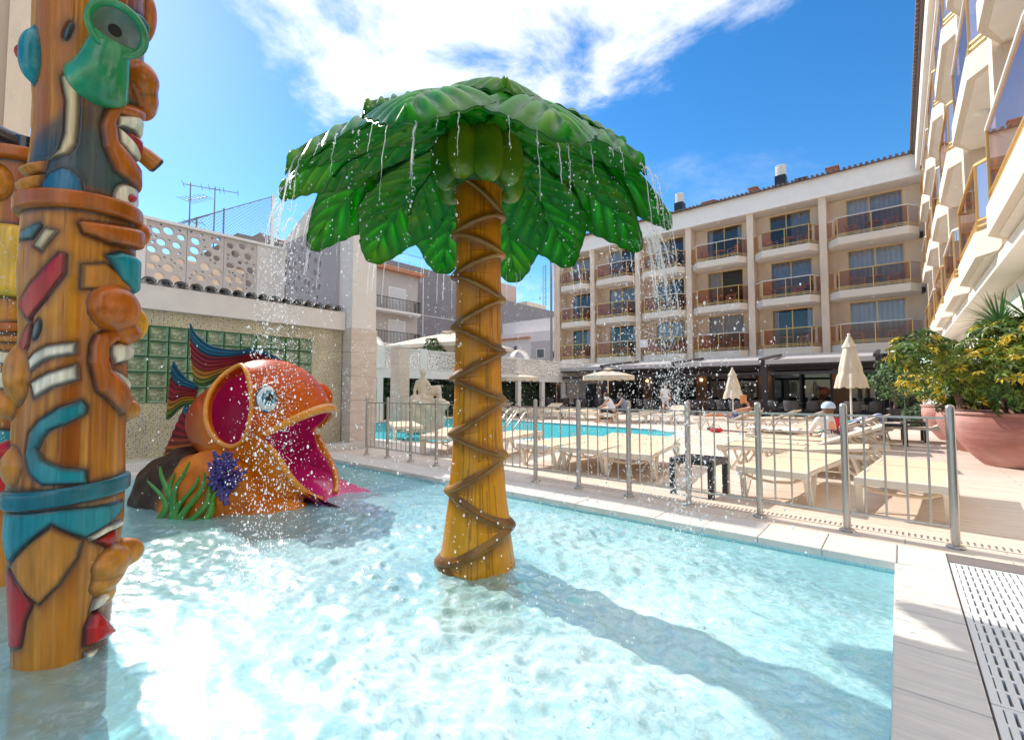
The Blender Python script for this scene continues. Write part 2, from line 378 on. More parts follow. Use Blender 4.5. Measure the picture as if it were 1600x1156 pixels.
# ------------------------------------------------------------------ ground, pools
KP = [(-8.85, -6.0), (-.05, -6.0), (-.05, 4.43), (-8.85, 4.43)]
BP = [(-17.0, 12.6), (-15.8, 9.2), (-13.6, 7.6), (-10.8, 6.95), (-9.2, 7.3), (-8.1, 8.6), (-7.0, 10.4), (-5.4, 11.9), (-4.95, 12.8), (-5.2, 14.0),
      (-6.2, 14.75), (-8.0, 14.95), (-11.0, 15.2), (-13.9, 15.6), (-16.2, 14.8)]
def grow(poly, d):
    c = Vector((sum(p[0] for p in poly) / len(poly), sum(p[1] for p in poly) / len(poly)))
    return [tuple(Vector(p) + (Vector(p) - c).normalized() * d) for p in poly]
KPo = [(-9.3, -6.6), (.24, -6.6), (.24, 4.93), (-9.3, 4.93)]
BPo = grow(BP, .5)
def add_sheet(mb, outer, holes, z, mi=0):
    fl, tr = earcut(outer, holes); vs = [(p.x, p.y, z) for p in fl]
    fs = []
    for t in tr:
        a, b, c = (Vector(vs[i]) for i in t); fs.append(t if (b - a).cross(c - a).z > 0 else t[::-1])
    mb.add(vs, fs, mi)
PLK = [(-4.2, 5.43), (1.9, 5.43), (1.9, 9.03), (-4.2, 9.03)]       # here the planks are built one by one
GRT = [(.24, -6.6), (.71, -6.6), (.71, 4.72), (.24, 4.72)]
mb = MB(); add_sheet(mb, [(-500, -500), (500, -500), (500, 900), (-500, 900)], [[(-9.3, -6.6), (.71, -6.6), (.71, 4.72), (.71, 4.93), (.24, 4.93), (-9.3, 4.93)], BPo, PLK], 0)
ground = setp(mb.build('ground', m_deck), kind='structure')
mb = MB(); mb.box(-4.2, 1.9, 5.43, 9.03, -.06, -.012)
bed = setp(mb.build('deck_bed', m_under), kind='structure')
proto = {}
deck = setp(bpy.data.objects.new('pool_deck', None), kind='structure'); COL.objects.link(deck); XF[deck.name] = Matrix()
def plank_mesh(w):
    k = round(w, 2)
    if k not in proto:
        q = MB(); q.box(0, k, 0, .196, -.02, 0); o = q.build('plank', m_plank, None, bevel=0); proto[k] = o.data; bpy.data.objects.remove(o)
    return proto[k]
for r in range(18):
    x = -4.2 - 1.2 * ((r * .37) % 1)
    while x < 1.9:
        a = max(x, -4.2); b = min(x + 1.196, 1.9)
        if b - a > .03:
            o = bpy.data.objects.new('plank', plank_mesh(b - a)); COL.objects.link(o); o.parent = deck
            o.location = (a, 5.432 + .2 * r, RNG.uniform(-.0012, .0012))
        x += 1.2
# children's pool basin
mb = MB()
mb.add([(x, y, -.47) for x, y in KP], [(0, 1, 2, 3)], 0)
for i in range(4):
    a = KP[i]; b = KP[(i + 1) % 4]; mb.add([(a[0], a[1], -.47), (b[0], b[1], -.47), (b[0], b[1], .0), (a[0], a[1], .0)], [(3, 2, 1, 0)], 0)
setp(mb.build('pool_basin', m_poolmosaic), kind='structure')
mb = MB(); mb.add([(x, y, -1.4) for x, y in BP], [list(range(len(BP)))], 0)
for i in range(len(BP)):
    a = BP[i]; b = BP[(i + 1) % len(BP)]; mb.add([(a[0], a[1], -1.4), (b[0], b[1], -1.4), (b[0], b[1], -.02), (a[0], a[1], -.02)], [(3, 2, 1, 0)], 0)
m_bigpool = M('swimming_pool_tile', (.10, .68, .74), .3, .12, 2)
setp(mb.build('swimming_pool_basin', m_bigpool), kind='structure')
# coping stones: each slab its own piece
cop = setp(bpy.data.objects.new('pool_coping', None), kind='structure'); COL.objects.link(cop); XF[cop.name] = Matrix()
def stone(x0, x1, y0, y1, dz=0):
    q = MB(); q.box(x0 + .003, x1 - .003, y0 + .003, y1 - .003, -.055 + dz, .004 + dz); return q.build('coping_stone', m_coping, cop, bevel=.006)
x = -.05
while x > -9.2:
    stone(max(x - .46, -9.3), x, 4.415, 4.93, RNG.uniform(-.0015, .0015)); x -= .46
y = 4.93
stone(-.05, .24, 4.415, 4.93)
y = 4.415
while y > -2.2:
    stone(-.065, .24, y - .46, y, RNG.uniform(-.0015, .0015)); y -= .46
mb = MB(); mb.box(-.065, .24, -6.6, y, -.055, .004); mb.box(-9.3, -8.835, -6.6, 4.41, -.055, .004); mb.build('coping_edge', m_coping, cop)
mb = MB()
for i in range(len(BP)):
    a = BP[i]; b = BP[(i + 1) % len(BP)]; c = BPo[(i + 1) % len(BP)]; d = BPo[i]
    mb.add([(*a, .006), (*b, .006), (*c, .006), (*d, .006), (*a, -.06), (*b, -.06)], [(0, 1, 2, 3)[::-1], (0, 4, 5, 1)[::-1]], 0)
setp(mb.build('swimming_pool_coping', m_coping), kind='structure')
# strip of deck between coping and fence drain is the ground sheet; drain channel along the fence (Y 5.26 - 5.42)
# overflow grating on the right: white bars in modules
mb = MB(); mb.box(.24, .71, -6.6, 4.93, -.20, -.16); mb.box(.24, .244, -6.6, 4.93, -.16, 0); mb.box(.706, .71, -6.6, 4.72, -.16, 0)
mb.box(.244, .706, 4.716, 4.926, -.159, -.001)
setp(mb.build('drain_channel', m_under), kind='structure')
def grating(y0, y1, label):
    g = thing('drain_grating', label, 'drain grating', (.475, y0, -.03), 0, 'white overflow gratings beside the pool')
    q = MB(); q.box(-.2335, -.203, 0, y1 - y0 - .008, 0, .03); q.box(.203, .2325, 0, y1 - y0 - .008, 0, .03); q.build('side_rail', m_grate, g)
    nb = 12; n = int(round((y1 - y0) / .13))
    me = None
    for k in range(n + 1):
        yy = k * (y1 - y0 - .026) / n
        q = MB(); q.box(-.2025, .2025, yy, yy + .022, .006, .0295); q.build('cross_bar', m_grate, g)
    L_ = y1 - y0 - .008
    for k in range(nb):
        xx = -.203 + .406 * (k + .5) / nb
        if me is None:
            q = MB(); q.box(-.0115, .0115, 0, L_, -.004, .029); o = q.build('grate_bar', m_grate, g); me = o.data
        else: o = bpy.data.objects.new('grate_bar', me); COL.objects.link(o); o.parent = g
        o.location = (xx, 0, 0)
for k, lab in enumerate(['white slotted drain grating at the far end beside the fence corner', 'white slotted drain grating second from the fence end',
                         'white slotted drain grating in the shade nearest the camera', 'white slotted drain grating below the bottom edge of the photo']):
    grating(4.70 - 1.0 * (k + 1), 4.70 - 1.0 * k, lab)
# slotted drain along the fence foot
mb = MB(); mb.box(-4.2, 1.9, 5.262, 5.428, -.05, -.046)
mb2 = MB()
dr = thing('slot_drain', 'long beige slotted drain strip running along the fence foot', 'drain', (-1.15, 5.345, 0))
q = MB(); q.box(-3.05, 3.05, -.083, -.055, 0, .006); q.box(-3.05, 3.05, .055, .083, 0, .006); q.build('drain_frame', m_plank, dr)
me = None
for k in range(150):
    if me is None: q = MB(); q.box(-.012, .012, -.055, .055, 0, .005); o = q.build('drain_bar', m_plank, dr); me = o.data
    else: o = bpy.data.objects.new('drain_bar', me); COL.objects.link(o); o.parent = dr
    o.location = (-3.03 + 6.06 * k / 149, 0, 0)
q = MB(); q.box(-3.05, 3.05, -.083, .083, .0005, .002); q.build('drain_gap', m_under, dr)

# ------------------------------------------------------------------ water
def water_mat(name, tint, foamcol=(.78, .92, .94), bump=.30, bsc=16, foam=True, milk=.0, turbid=0):
    m = bpy.data.materials.new(name); m.use_nodes = True; nt = m.node_tree; N = nt.nodes; L = nt.links; N.remove(N['Principled BSDF']); out = N['Material Output']
    tc = N.new('ShaderNodeTexCoord')
    n1 = N.new('ShaderNodeTexNoise'); n1.inputs['Scale'].default_value = bsc; n1.inputs['Detail'].default_value = 6; n1.inputs['Roughness'].default_value = .62; n1.inputs['Distortion'].default_value = .8
    L.new(tc.outputs['Object'], n1.inputs[0])
    bp = N.new('ShaderNodeBump'); bp.inputs['Strength'].default_value = bump; bp.inputs['Distance'].default_value = .03; L.new(n1.outputs[0], bp.inputs['Height'])
    t = N.new('ShaderNodeBsdfRefraction'); t.inputs[0].default_value = lin(tint); t.inputs['IOR'].default_value = 1.12; t.inputs['Roughness'].default_value = 0
    t2 = N.new('ShaderNodeBsdfTransparent'); t2.inputs[0].default_value = lin(tint)
    g = N.new('ShaderNodeBsdfGlossy'); g.inputs['Roughness'].default_value = .03; L.new(bp.outputs[0], g.inputs['Normal'])
    fr = N.new('ShaderNodeFresnel'); fr.inputs[0].default_value = 1.33; L.new(bp.outputs[0], fr.inputs['Normal'])
    fs = N.new('ShaderNodeMath'); fs.operation = 'MULTIPLY'; fs.inputs[1].default_value = .6; L.new(fr.outputs[0], fs.inputs[0]); x = N.new('ShaderNodeMixShader'); L.new(fs.outputs[0], x.inputs[0]); L.new(t2.outputs[0], x.inputs[1]); L.new(g.outputs[0], x.inputs[2])
    d = N.new('ShaderNodeBsdfDiffuse'); d.inputs[0].default_value = lin(foamcol); L.new(bp.outputs[0], d.inputs['Normal'])
    if foam:
        at = N.new('ShaderNodeAttribute'); at.attribute_name = 'Col'
        n2 = N.new('ShaderNodeTexNoise'); n2.inputs['Scale'].default_value = 16; n2.inputs['Detail'].default_value = 9; n2.inputs['Roughness'].default_value = .66; n2.inputs['Distortion'].default_value = 1.2
        L.new(tc.outputs['Object'], n2.inputs[0])
        a = N.new('ShaderNodeMath'); a.operation = 'ADD'; L.new(n2.outputs[0], a.inputs[0]); L.new(at.outputs['Fac'], a.inputs[1])
        mr = N.new('ShaderNodeMapRange'); L.new(a.outputs[0], mr.inputs[0]); mr.inputs[1].default_value = .55; mr.inputs[2].default_value = 1.25; mr.inputs[3].default_value = milk; mr.inputs[4].default_value = .86
        fc = N.new('ShaderNodeMix'); fc.data_type = 'RGBA'; mf = N.new('ShaderNodeMapRange'); L.new(a.outputs[0], mf.inputs[0]); mf.inputs[1].default_value = .60; mf.inputs[2].default_value = 1.15
        L.new(mf.outputs[0], fc.inputs[0]); fc.inputs[6].default_value = lin(foamcol); fc.inputs[7].default_value = (.74, .92, .94, 1); L.new(fc.outputs[2], d.inputs[0])
        y = N.new('ShaderNodeMixShader'); L.new(mr.outputs[0], y.inputs[0]); L.new(x.outputs[0], y.inputs[1]); L.new(d.outputs[0], y.inputs[2]); x = y
    if turbid:
        d.inputs[0].default_value = (.08, .56, .62, 1); y = N.new('ShaderNodeMixShader'); y.inputs[0].default_value = turbid; L.new(x.outputs[0], y.inputs[1]); L.new(d.outputs[0], y.inputs[2]); x = y
    L.new(x.outputs[0], out.inputs[0]); return m
m_water = water_mat('pool_water', (.70, .94, .96), milk=.34, foamcol=(.40, .76, .79))
nx, ny = 440, 500
gx = np.linspace(-8.85, -.05, nx); gy = np.linspace(-3.0, 4.43, ny); GX, GY = np.meshgrid(gx, gy, indexing='ij')
Hh = np.zeros_like(GX); rr = np.random.default_rng(3)
for i in range(46):
    lam = .10 * (1.07 ** i) * rr.uniform(.8, 1.2); th = rr.uniform(0, 2 * PI); k = 2 * PI / lam
    wx = GX + .05 * np.sin(GY * 3.1 + i); wy = GY + .05 * np.sin(GX * 2.7 + 2 * i)
    Hh += .0036 * min(lam, .24)**.9 * np.sin(k * (wx * math.cos(th) + wy * math.sin(th)) + rr.uniform(0, 6.3))
Rp = np.hypot(GX + 2.45, GY - 2.50)
agit = .9 + 1.4 * np.exp(-((Rp - 1.1) / .8)**2)
Hh *= agit
Hh += .010 * np.sin(Rp * 34) * np.exp(-Rp / .55)
chop = (smooth_noise(GX * 14, GY * 14, 1) - .5) + .5 * (smooth_noise(GX * 30, GY * 30, 2) - .5)
Hh += chop * .020 * np.exp(-((Rp - 1.0) / 1.0)**2) + chop * .012
edge = np.minimum.reduce([GX + 8.85, -.05 - GX, 4.43 - GY]); Hh *= np.clip(edge / .25, .25, 1)
foam = .26 * np.exp(-((Rp - 1.15) / .75)**2) + .24 * np.exp(-(((GX + .9) / 1.1)**2 + ((GY - 2.7) / 1.3)**2)) + .20 * np.exp(-(((GX + 1.6) / 1.0)**2 + ((GY - 1.2) / .8)**2)) + .02
foam = foam + .22 * (smooth_noise(GX * 2.3, GY * 2.3, 5) - .5)
foam *= np.clip(1.0 - np.clip((-3.9 - GX) / 1.5, 0, 1) * .8, 0, 1)
V = np.stack([GX, GY, -.08 + Hh], -1).reshape(-1, 3)
water = np_mesh('water', V, gridF(nx, ny)[:, ::-1] if False else gridF(nx, ny), m_water, None, True, np.repeat(foam.reshape(-1, 1), 3, 1))
setp(water, kind='structure')
m_water2 = water_mat('swimming_pool_water', (.60, .95, .97), foam=False, bump=.5, bsc=2.2, turbid=.55)
mb = MB(); mb.add([(x, y, -.06) for x, y in BP], [list(range(len(BP)))], 0); setp(mb.build('swimming_pool_water', m_water2), kind='structure')
mb = MB(); mb.add([(-8.85, -6, -.08), (-.05, -6, -.08), (-.05, -3.0, -.08), (-8.85, -3.0, -.08)], [(0, 1, 2, 3)], 0); setp(mb.build('water_behind', m_water2), kind='structure')

# ------------------------------------------------------------------ steel fence
fence = thing('pool_fence', 'long low stainless steel bar fence with round posts between the two pools', 'fence', (-3.92, 5.15, 0))
PX = [.31 - .705 * k for k in range(13)]
for px_ in PX:
    q = MB(); q.lathe([(.030, .004), (.030, 1.115), (.026, 1.135), (.012, 1.145), (0, 1.147)], 16); o = q.build('post', m_steel, fence); o.location = (px_ + 3.92, 0, 0)
    q = MB(); q.lathe([(.062, .004), (.062, .012), (.045, .020), (.031, .022)], 18); fl = q.build('base_flange', m_steel, o)
barm = None; railm = None
for a, b in zip(PX[:-1], PX[1:]):
    for z in (.165, 1.035):
        q = MB(); q.box(b + .03 + 3.92, a - .03 + 3.92, -.010, .010, z - .009, z + .009); q.build('rail', m_steel, fence)
    n = 5
    for k in range(1, n):
        if barm is None: q = MB(); q.cyl((0, 0, .174), (0, 0, 1.026), .0085, n=8); o = q.build('bar', m_steel, fence); barm = o.data
        else: o = bpy.data.objects.new('bar', barm); COL.objects.link(o); o.parent = fence
        o.location = (b + (a - b) * k / n + 3.92, 0, 0)

# ------------------------------------------------------------------ pool house wall on the left
ph = thing('pool_house', 'white pool house wall with mosaic tiles and a green glass block window', 'wall', (-9.5, 2.0, 0))
GB0, GB1, GZ0, GZ1 = -.90, 4.66, 1.06, 2.36
mb = MB()      # mosaic wall with an opening for the glass blocks, plane X = -9.5
mb.box(-9.8, -9.5, -6.0, GB0, .02, 2.62); mb.box(-9.8, -9.5, GB1, 5.34, .02, 2.62)
mb.box(-9.8, -9.5, GB0, GB1, .02, GZ0); mb.box(-9.8, -9.5, GB0, GB1, GZ1, 2.62)
mb.build('mosaic_wall', m_mosaic, ph, True)
mb = MB(); mb.box(-12.9, -9.40, -6.0, 5.36, 2.62, 3.02); mb.build('eave_band', m_render, ph, True)
mb = MB(); mb.box(-9.78, -9.62, GB0, GB1, GZ0, GZ1); mb.build('glass_block_grout', m_grout, ph, True)
mb = MB(); mb.box(-9.5, -9.08, -6.0, 5.9, 0, .15); mb.build('mosaic_ledge', m_whitemosaic, ph, True, bevel=.01)
mb = MB(); mb.box(-12.6, -10.1, -6, 5.3, 0, 2.6); mb.build('core', m_render, ph, True)
m_gblock = M('glass_block', (.10, .16, .09), .06, .75, 26, bump=.55, bscale=24, coat=.6, col2=(.30, .36, .24))
m_gblockrim = M('glass_block_rim', (.08, .20, .07), .08, .3, 10, coat=.6)
ncol = 20; nrow = 5; cw = (GB1 - GB0) / ncol; ch = (GZ1 - GZ0) / nrow; bm_ = None
for i in range(ncol):
    for j in range(nrow):
        if bm_ is None:
            q = MB(); a, b = cw / 2 - .007, ch / 2 - .007; c, d = a - .028, b - .028
            vs = [(0, -a, -b), (0, a, -b), (0, a, b), (0, -a, b), (.13, -a, -b), (.13, a, -b), (.13, a, b), (.13, -a, b), (.112, -c, -d), (.112, c, -d), (.112, c, d), (.112, -c, d)]
            q.add(vs, [(0, 1, 5, 4), (1, 2, 6, 5), (2, 3, 7, 6), (3, 0, 4, 7), (4, 5, 9, 8), (5, 6, 10, 9), (6, 7, 11, 10), (7, 4, 8, 11)], 1); q.add(vs[8:], [(0, 1, 2, 3)], 0)
            o = q.build('glass_block', [m_gblock, m_gblockrim], ph); bm_ = o.data
        else: o = bpy.data.objects.new('glass_block', bm_); COL.objects.link(o); o.parent = ph
        o.location = (-.12, GB0 + cw * (i + .5) - 2.0, GZ0 + ch * (j + .5))
# eave tiles: black and white curved tiles
m_tilew = M('white_glazed_tile', (.80, .79, .78), .2, .04, 8, coat=.5); m_tileb = M('black_glazed_tile', (.03, .03, .035), .2, .1, 8, coat=.5)
tm = None
nt_ = 46
for k in range(nt_):
    if tm is None:
        q = MB()
        def arc(r, y0, x, n=7, up=1): return [(x, y0 + r * math.cos(PI * i / (n - 1)), up * r * math.sin(PI * i / (n - 1))) for i in range(n)]
        for (st, mi) in ((0, 0), (.05, 1), (.075, 0), (.12, 1), (.15, 0), (.20, 1)):
            en = {0: .05, .05: .075, .075: .12, .12: .15, .15: .20, .20: .55}[st]
            q.grid([arc(.078 - st * .02, 0, .10 - st), arc(.078 - en * .02, 0, .10 - en)], mi)
            q.grid([arc(.066 - en * .02, 0, .10 - en), arc(.066 - st * .02, 0, .10 - st)], mi)
        q.grid([arc(.078, 0, .10), arc(.066, 0, .10)], 1)
        q.grid([[(.06, -.075 - .075 + .075 * (1 - math.cos(PI * i / 6)), .012 - .03 * math.sin(PI * i / 6)) for i in range(7)], [(-.40, -.15 + .075 * (1 - math.cos(PI * i / 6)), .03 - .03 * math.sin(PI * i / 6)) for i in range(7)]], 0)
        o = q.build('eave_tile', [m_tilew, m_tileb], ph); tm = o.data
    else: o = bpy.data.objects.new('eave_tile', tm); COL.objects.link(o); o.parent = ph
    o.location = (.06, 5.16 - .222 * k - 2.0, 3.055); o.scale = (1, 1.35, 1.1)

# ------------------------------------------------------------------ perforated parapets on the pool house roof (real holes)
def perforated(name, parent, w, h, t, holes, mat, org, ux, ny):
    """panel w x h, thickness t; org = lower-left corner, ux = unit direction of width, ny = outward normal (front)"""
    outer = [(0, 0), (w, 0), (w, h), (0, h)]
    hp = [[(cx + r * a_ * math.cos(2 * PI * k / 14), cy + r * b_ * math.sin(2 * PI * k / 14)) for k in range(14)] for (cx, cy, r, a_, b_) in holes]
    fl, tr = earcut(outer, hp); ux = Vector(ux); ny = Vector(ny); org = Vector(org)
    def P(x, y, d): return org + ux * x + Vector((0, 0, y)) - ny * d
    mb = MB(); fr = [P(p.x, p.y, 0) for p in fl]; bk = [P(p.x, p.y, t) for p in fl]; f1 = []; f2 = []
    for tt in tr:
        a, b, c = (fr[i] for i in tt); n = (b - a).cross(c - a)
        tt = tuple(tt) if n.dot(ny) > 0 else tuple(tt[::-1]); f1.append(tt); f2.append(tt[::-1])
    mb.add(fr, f1, 0); mb.add(bk, f2, 0)
    k0 = 0
    for li, lp in enumerate([outer] + hp):
        n = len(lp); a = [P(x, y, 0) for x, y in lp]; b = [P(x, y, t) for x, y in lp]
        mb.add(a + b, [(i, (i + 1) % n, n + (i + 1) % n, n + i) for i in range(n)], 0, li > 0)
    return mb.build(name, mat, parent, True)
def scatter_holes(w, h, rmin, rmax, n, seed, gap=.02):
    g = np.random.default_rng(seed); hs = []
    for it in range(n * 40):
        r = rmin + (rmax - rmin) * g.random()**1.8 if it > n * 4 else rmax * g.uniform(.75, 1)
        x = g.uniform(r + .02, w - r - .02); y = g.uniform(r + .02, h - r - .02)
        if all((x - q[0])**2 + (y - q[1])**2 > (r * 1.08 + q[2] * 1.08 + gap)**2 for q in hs): hs.append((x, y, r, 1.08, 1))
        if len(hs) >= n: break
    return hs
m_concrete = M('pale_concrete', (.56, .51, .48), .85, .06, 3, bump=.2, bscale=50)
pp = thing('roof_parapet', 'perforated concrete parapet with round holes on the pool house roof', 'parapet', (-12.5, 3.2, 3.02))
mb = MB(); mb.box(-12.62, -12.38, -6, 2.35, 3.02, 5.0); mb.box(-12.62, -12.38, 4.60, 5.29, 3.02, 5.0)
mb.box(-12.62, -12.38, 2.35, 4.60, 3.02, 3.52); mb.build('wall', m_render, pp, True)
mb = MB(); mb.box(-12.66, -12.34, -6, 5.29, 5.0, 5.06); mb.build('coping', m_white, pp, True)
for k in range(3):
    perforated('perforated_panel', pp, .74, 1.47, .12, scatter_holes(.74, 1.47, .022, .098, 30, 11 + k), m_concrete, (-12.40, 2.355 + .75 * k, 3.525), (0, 1, 0), (1, 0, 0))
rw_ = thing('rear_parapet', 'low sunlit beige wall seen through the holes of the roof parapet', 'wall', (-14.3, 0, 3.02))
mb = MB(); mb.box(-14.45, -14.25, -6, 5.0, 3.02, 4.72); mb.build('plaster', m_cream, rw_, True)
p2 = thing('corner_parapet', 'shaded perforated parapet between the roof corner and stone pillar', 'parapet', (-11.1, 5.4, 3.02))
perforated('perforated_panel', p2, 1.9, 1.75, .12, scatter_holes(1.9, 1.75, .03, .085, 46, 31, .07), M('shaded_concrete', (.40, .38, .41), .85, .05, 3, bump=.2), (-12.3, 5.30, 3.30), (1, 0, 0), (0, -1, 0))  # concrete made darker and cooler: the panel's shade is put into its colour
mb = MB(); mb.box(-10.4, -9.72, 5.30, 5.44, 3.02, 5.2); mb.box(-12.4, -10.4, 5.30, 5.44, 3.02, 3.30); mb.box(-12.4, -10.4, 5.30, 5.44, 5.05, 5.2); mb.build('wall', MATS['shaded_concrete'], p2, True)
ar = thing('roof_arch', 'white curved arch brace rising to the pillar top behind falling water', 'arch', (-11.3, 5.55, 5.2))
mb = MB(); a = []
for i in range(15):
    t = i / 14; a.append([(-12.9 + 3.3 * t, y, 5.0 + .95 * math.sin(t * PI / 2) + dz) for (y, dz) in ((5.45, 0), (5.75, 0), (5.75, .34), (5.45, .34), (5.45, 0))])
mb.grid(a, 0, False); mb.build('arch_band', m_render, ar, True)
# stone-clad pillar
pc = thing('stone_pillar', 'tall pillar with travertine cladding below and white plaster above, beside the wall', 'pillar', (-9.42, 5.68, 0))
mb = MB(); mb.box(-9.74, -9.16, 5.38, 5.98, 2.66, 6.2); mb.build('plaster_shaft', m_render, pc, True)
mb = MB(); mb.box(-9.73, -9.17, 5.39, 5.97, 0, 2.66); mb.build('core', m_under, pc, True)
for j in range(5):
    z0 = .003 + j * .532
    q = MB(); q.box(-9.165, -9.14, 5.36, 6.0, z0, z0 + .527); q.build('cladding_slab', m_stone, pc, True, bevel=.003)
    q = MB(); q.box(-9.74, -9.168, 5.362, 5.387, z0, z0 + .527); q.build('cladding_slab', m_stone, pc, True, bevel=.003)
# second pillar further back by the statue
p3 = thing('stone_pillar', 'slender pale stone pillar standing behind the seated statue', 'pillar', (-12.75, 9.25, 0))
mb = MB(); mb.box(-13.0, -12.5, 9.05, 9.5, 0, .02); mb.build('core', m_under, p3, True)
for j in range(5):
    q = MB(); q.box(-12.98, -12.5, 9.06, 9.48, .022 + j * .54, .557 + j * .54); q.build('cladding_slab', m_stone, p3, True, bevel=.004)
q = MB(); q.box(-13.0, -12.48, 9.04, 9.5, 2.722, 2.80); q.build('cap', m_white, p3, True)

# ------------------------------------------------------------------ things on the roof
m_ant = M('antenna_grey', (.22, .22, .24), .5, .1, 8, metal=.4)
def antenna(loc, h, lab, yagi):
    a = thing('antenna', lab, 'antenna', loc, 0, 'television antennas on the roof')
    q = MB(); q.cyl((0, 0, 0), (0, 0, h), .018, .012, 6); q.build('mast', m_ant, a)
    for (z, L_, n, d) in yagi:
        q = MB(); v = Vector((math.cos(d), math.sin(d), 0)); s_ = Vector((-v.y, v.x, 0)); q.cyl(Vector((0, 0, z)) - v * .2 * L_, Vector((0, 0, z)) + v * .8 * L_, .010, n=5)
        for k in range(n):
            c = Vector((0, 0, z)) + v * L_ * (-.2 + k / max(n - 1, 1)); w = .22 - .012 * k
            q.cyl(c - s_ * w, c + s_ * w, .006, n=4)
        q.build('dipole_array', m_ant, a)
antenna((-13.0, 3.28, 4.6), 1.72, 'taller antenna with two crossed arms on the roof left', [(1.66, .75, 3, 1.2), (1.30, .7, 7, .4), (.75, .35, 3, 1.0)])
antenna((-13.0, 3.80, 4.6), 1.80, 'thin antenna with one top arm, right of the taller antenna', [(1.74, .62, 3, 1.2)])
rb = thing('roof_terrace', 'grey roof structure with a wire mesh screen beyond the parapet', 'roof structure', (-16.0, 6.3, 4.8))
mb = MB(); mb.box(-18.2, -15.0, 5.0, 7.3, 4.0, 6.0); mb.build('block', m_render_grey, rb, True)
mb = MB(); mb.add([(-14.9, 4.9, 5.55), (-14.9, 5.6, 6.15), (-14.9, 7.0, 5.95), (-14.9, 7.0, 5.1), (-14.9, 4.9, 5.1), (-15.2, 4.9, 5.55), (-15.2, 5.6, 6.15), (-15.2, 7.0, 5.95), (-15.2, 7.0, 5.1), (-15.2, 4.9, 5.1)], [(0, 4, 3, 2, 1), (5, 6, 7, 8, 9), (0, 1, 6, 5), (1, 2, 7, 6), (2, 3, 8, 7)], 0); mb.build('sloped_roof', m_render_grey, rb, True)
ms = thing('mesh_screen', 'diamond wire mesh screen on posts rising above the parapet', 'mesh fence', (-12.9, 4.7, 5.06))
q = MB(); q.box(-12.97, -12.91, 5.13, 5.20, 5.06, 6.62); q.build('post', m_white, ms, True)
q = MB(); q.box(-12.96, -12.93, 3.98, 4.01, 5.06, 5.9); q.box(-12.96, -12.93, 3.40, 3.43, 5.06, 5.5); q.build('post', m_ant, ms, True)
q = MB(); q.cyl((-12.94, 2.9, 5.15), (-12.94, 5.15, 6.58), .012, n=5); q.cyl((-12.94, 2.9, 5.10), (-12.94, 4.0, 5.85), .012, n=5); q.cyl((-12.94, 2.8, 5.11), (-12.94, 5.15, 5.11), .012, n=5); q.build('rail', m_ant, ms, True)
q = MB()
def topz(y): return 5.15 + (y - 2.9) * (1.43 / 2.25)
k = -2.0
while k < 2.3:
    for s_ in (1, -1):
        seg = []
        for i in range(60):
            y = 2.95 + 2.2 * i / 59; z = 5.12 + s_ * (y - 4.05) * 1.0 + .75 + k
            if 5.12 < z < topz(y): seg.append((-12.94, y, z))
        if len(seg) > 1: q.bar(seg[0], seg[-1], .006)
    k += .085
setp(q.build('wire_mesh', m_ant, ms, True), kind='stuff')

# ------------------------------------------------------------------ tower block at the left edge
tb = thing('tower_block', 'tall tan concrete building at the left edge with iron balconies', 'building', (-17, -1.5, 0))
m_tan = M('tan_concrete', (.47, .37, .29), .9, .08, .8, (1, 1, .3), bump=.2, bscale=20)
mb = MB(); mb.box(-24, -14.2, -14, .62, 0, 19); mb.build('wall', m_tan, tb, True)
mb = MB(); mb.box(-14.19, -14.08, .25, .63, 3, 19); mb.build('corner_strip', m_cream, tb, True)
for z in (8.0, 11.2, 14.4):
    q = MB(); q.box(-16.5, -14.6, .63, 1.15, z - .12, z); q.build('balcony_slab', m_tan, tb, True)
    q = MB(); q.box(-16.5, -14.6, 1.12, 1.15, z + .95, z + 1.0)
    for k in range(20): q.box(-16.48 + .1 * k, -16.46 + .1 * k, 1.125, 1.145, z, z + .95)
    q.build('iron_railing', m_black, tb, True)
gl = thing('globe_lamp', 'round cream globe lamp behind the totem pole', 'lamp', (-9.9, .42, 3.02))
q = MB(); q.cyl((0, 0, 0), (0, 0, 1.35), .03); q.build('lamp_post', m_black, gl)
q = MB(); q.ell((0, 0, 1.52), .18, 18, 12); q.build('globe', M('opal_glass', (.75, .70, .62), .25, .03), gl)

# ------------------------------------------------------------------ terrace wing at the back left, hedges below
tr_ = thing('terrace', 'white terrace with perforated balustrade panels and arches behind the pool', 'terrace', (-17.5, 18, 0))
mb = MB(); mb.box(-22, -17.45, 8.5, 31.5, 1.88, 2.28); mb.build('slab', m_white, tr_, True)
mb = MB(); mb.box(-22.2, -21.8, 8.5, 31.5, 0, 1.88); mb.build('back_wall', M('terrace_brown', (.16, .10, .08), .9, .1, 3), tr_, True)
y = 9.0; k = 0
while y < 31:
    q = MB(); q.box(-17.62, -17.42, y, y + .42, 2.282, 3.30); q.build('pier', m_white, tr_, True)
    q = MB(); q.box(-17.62, -17.42, y + .05, y + .37, 0, 1.878); q.build('column', m_white, tr_, True)
    perforated('perforated_panel', tr_, 2.0, .9, .1, scatter_holes(2.0, .9, .028, .07, 74, 50 + k, .012), M('white_lattice', (.70, .66, .62), .85, .05, 4), (-17.46, y + .43, 2.29), (0, 1, 0), (1, 0, 0))
    q = MB(); q.box(-17.60, -17.44, y + .43, y + 2.42, 3.195, 3.26); q.build('handrail', m_white, tr_, True)
    y += 2.42; k += 1
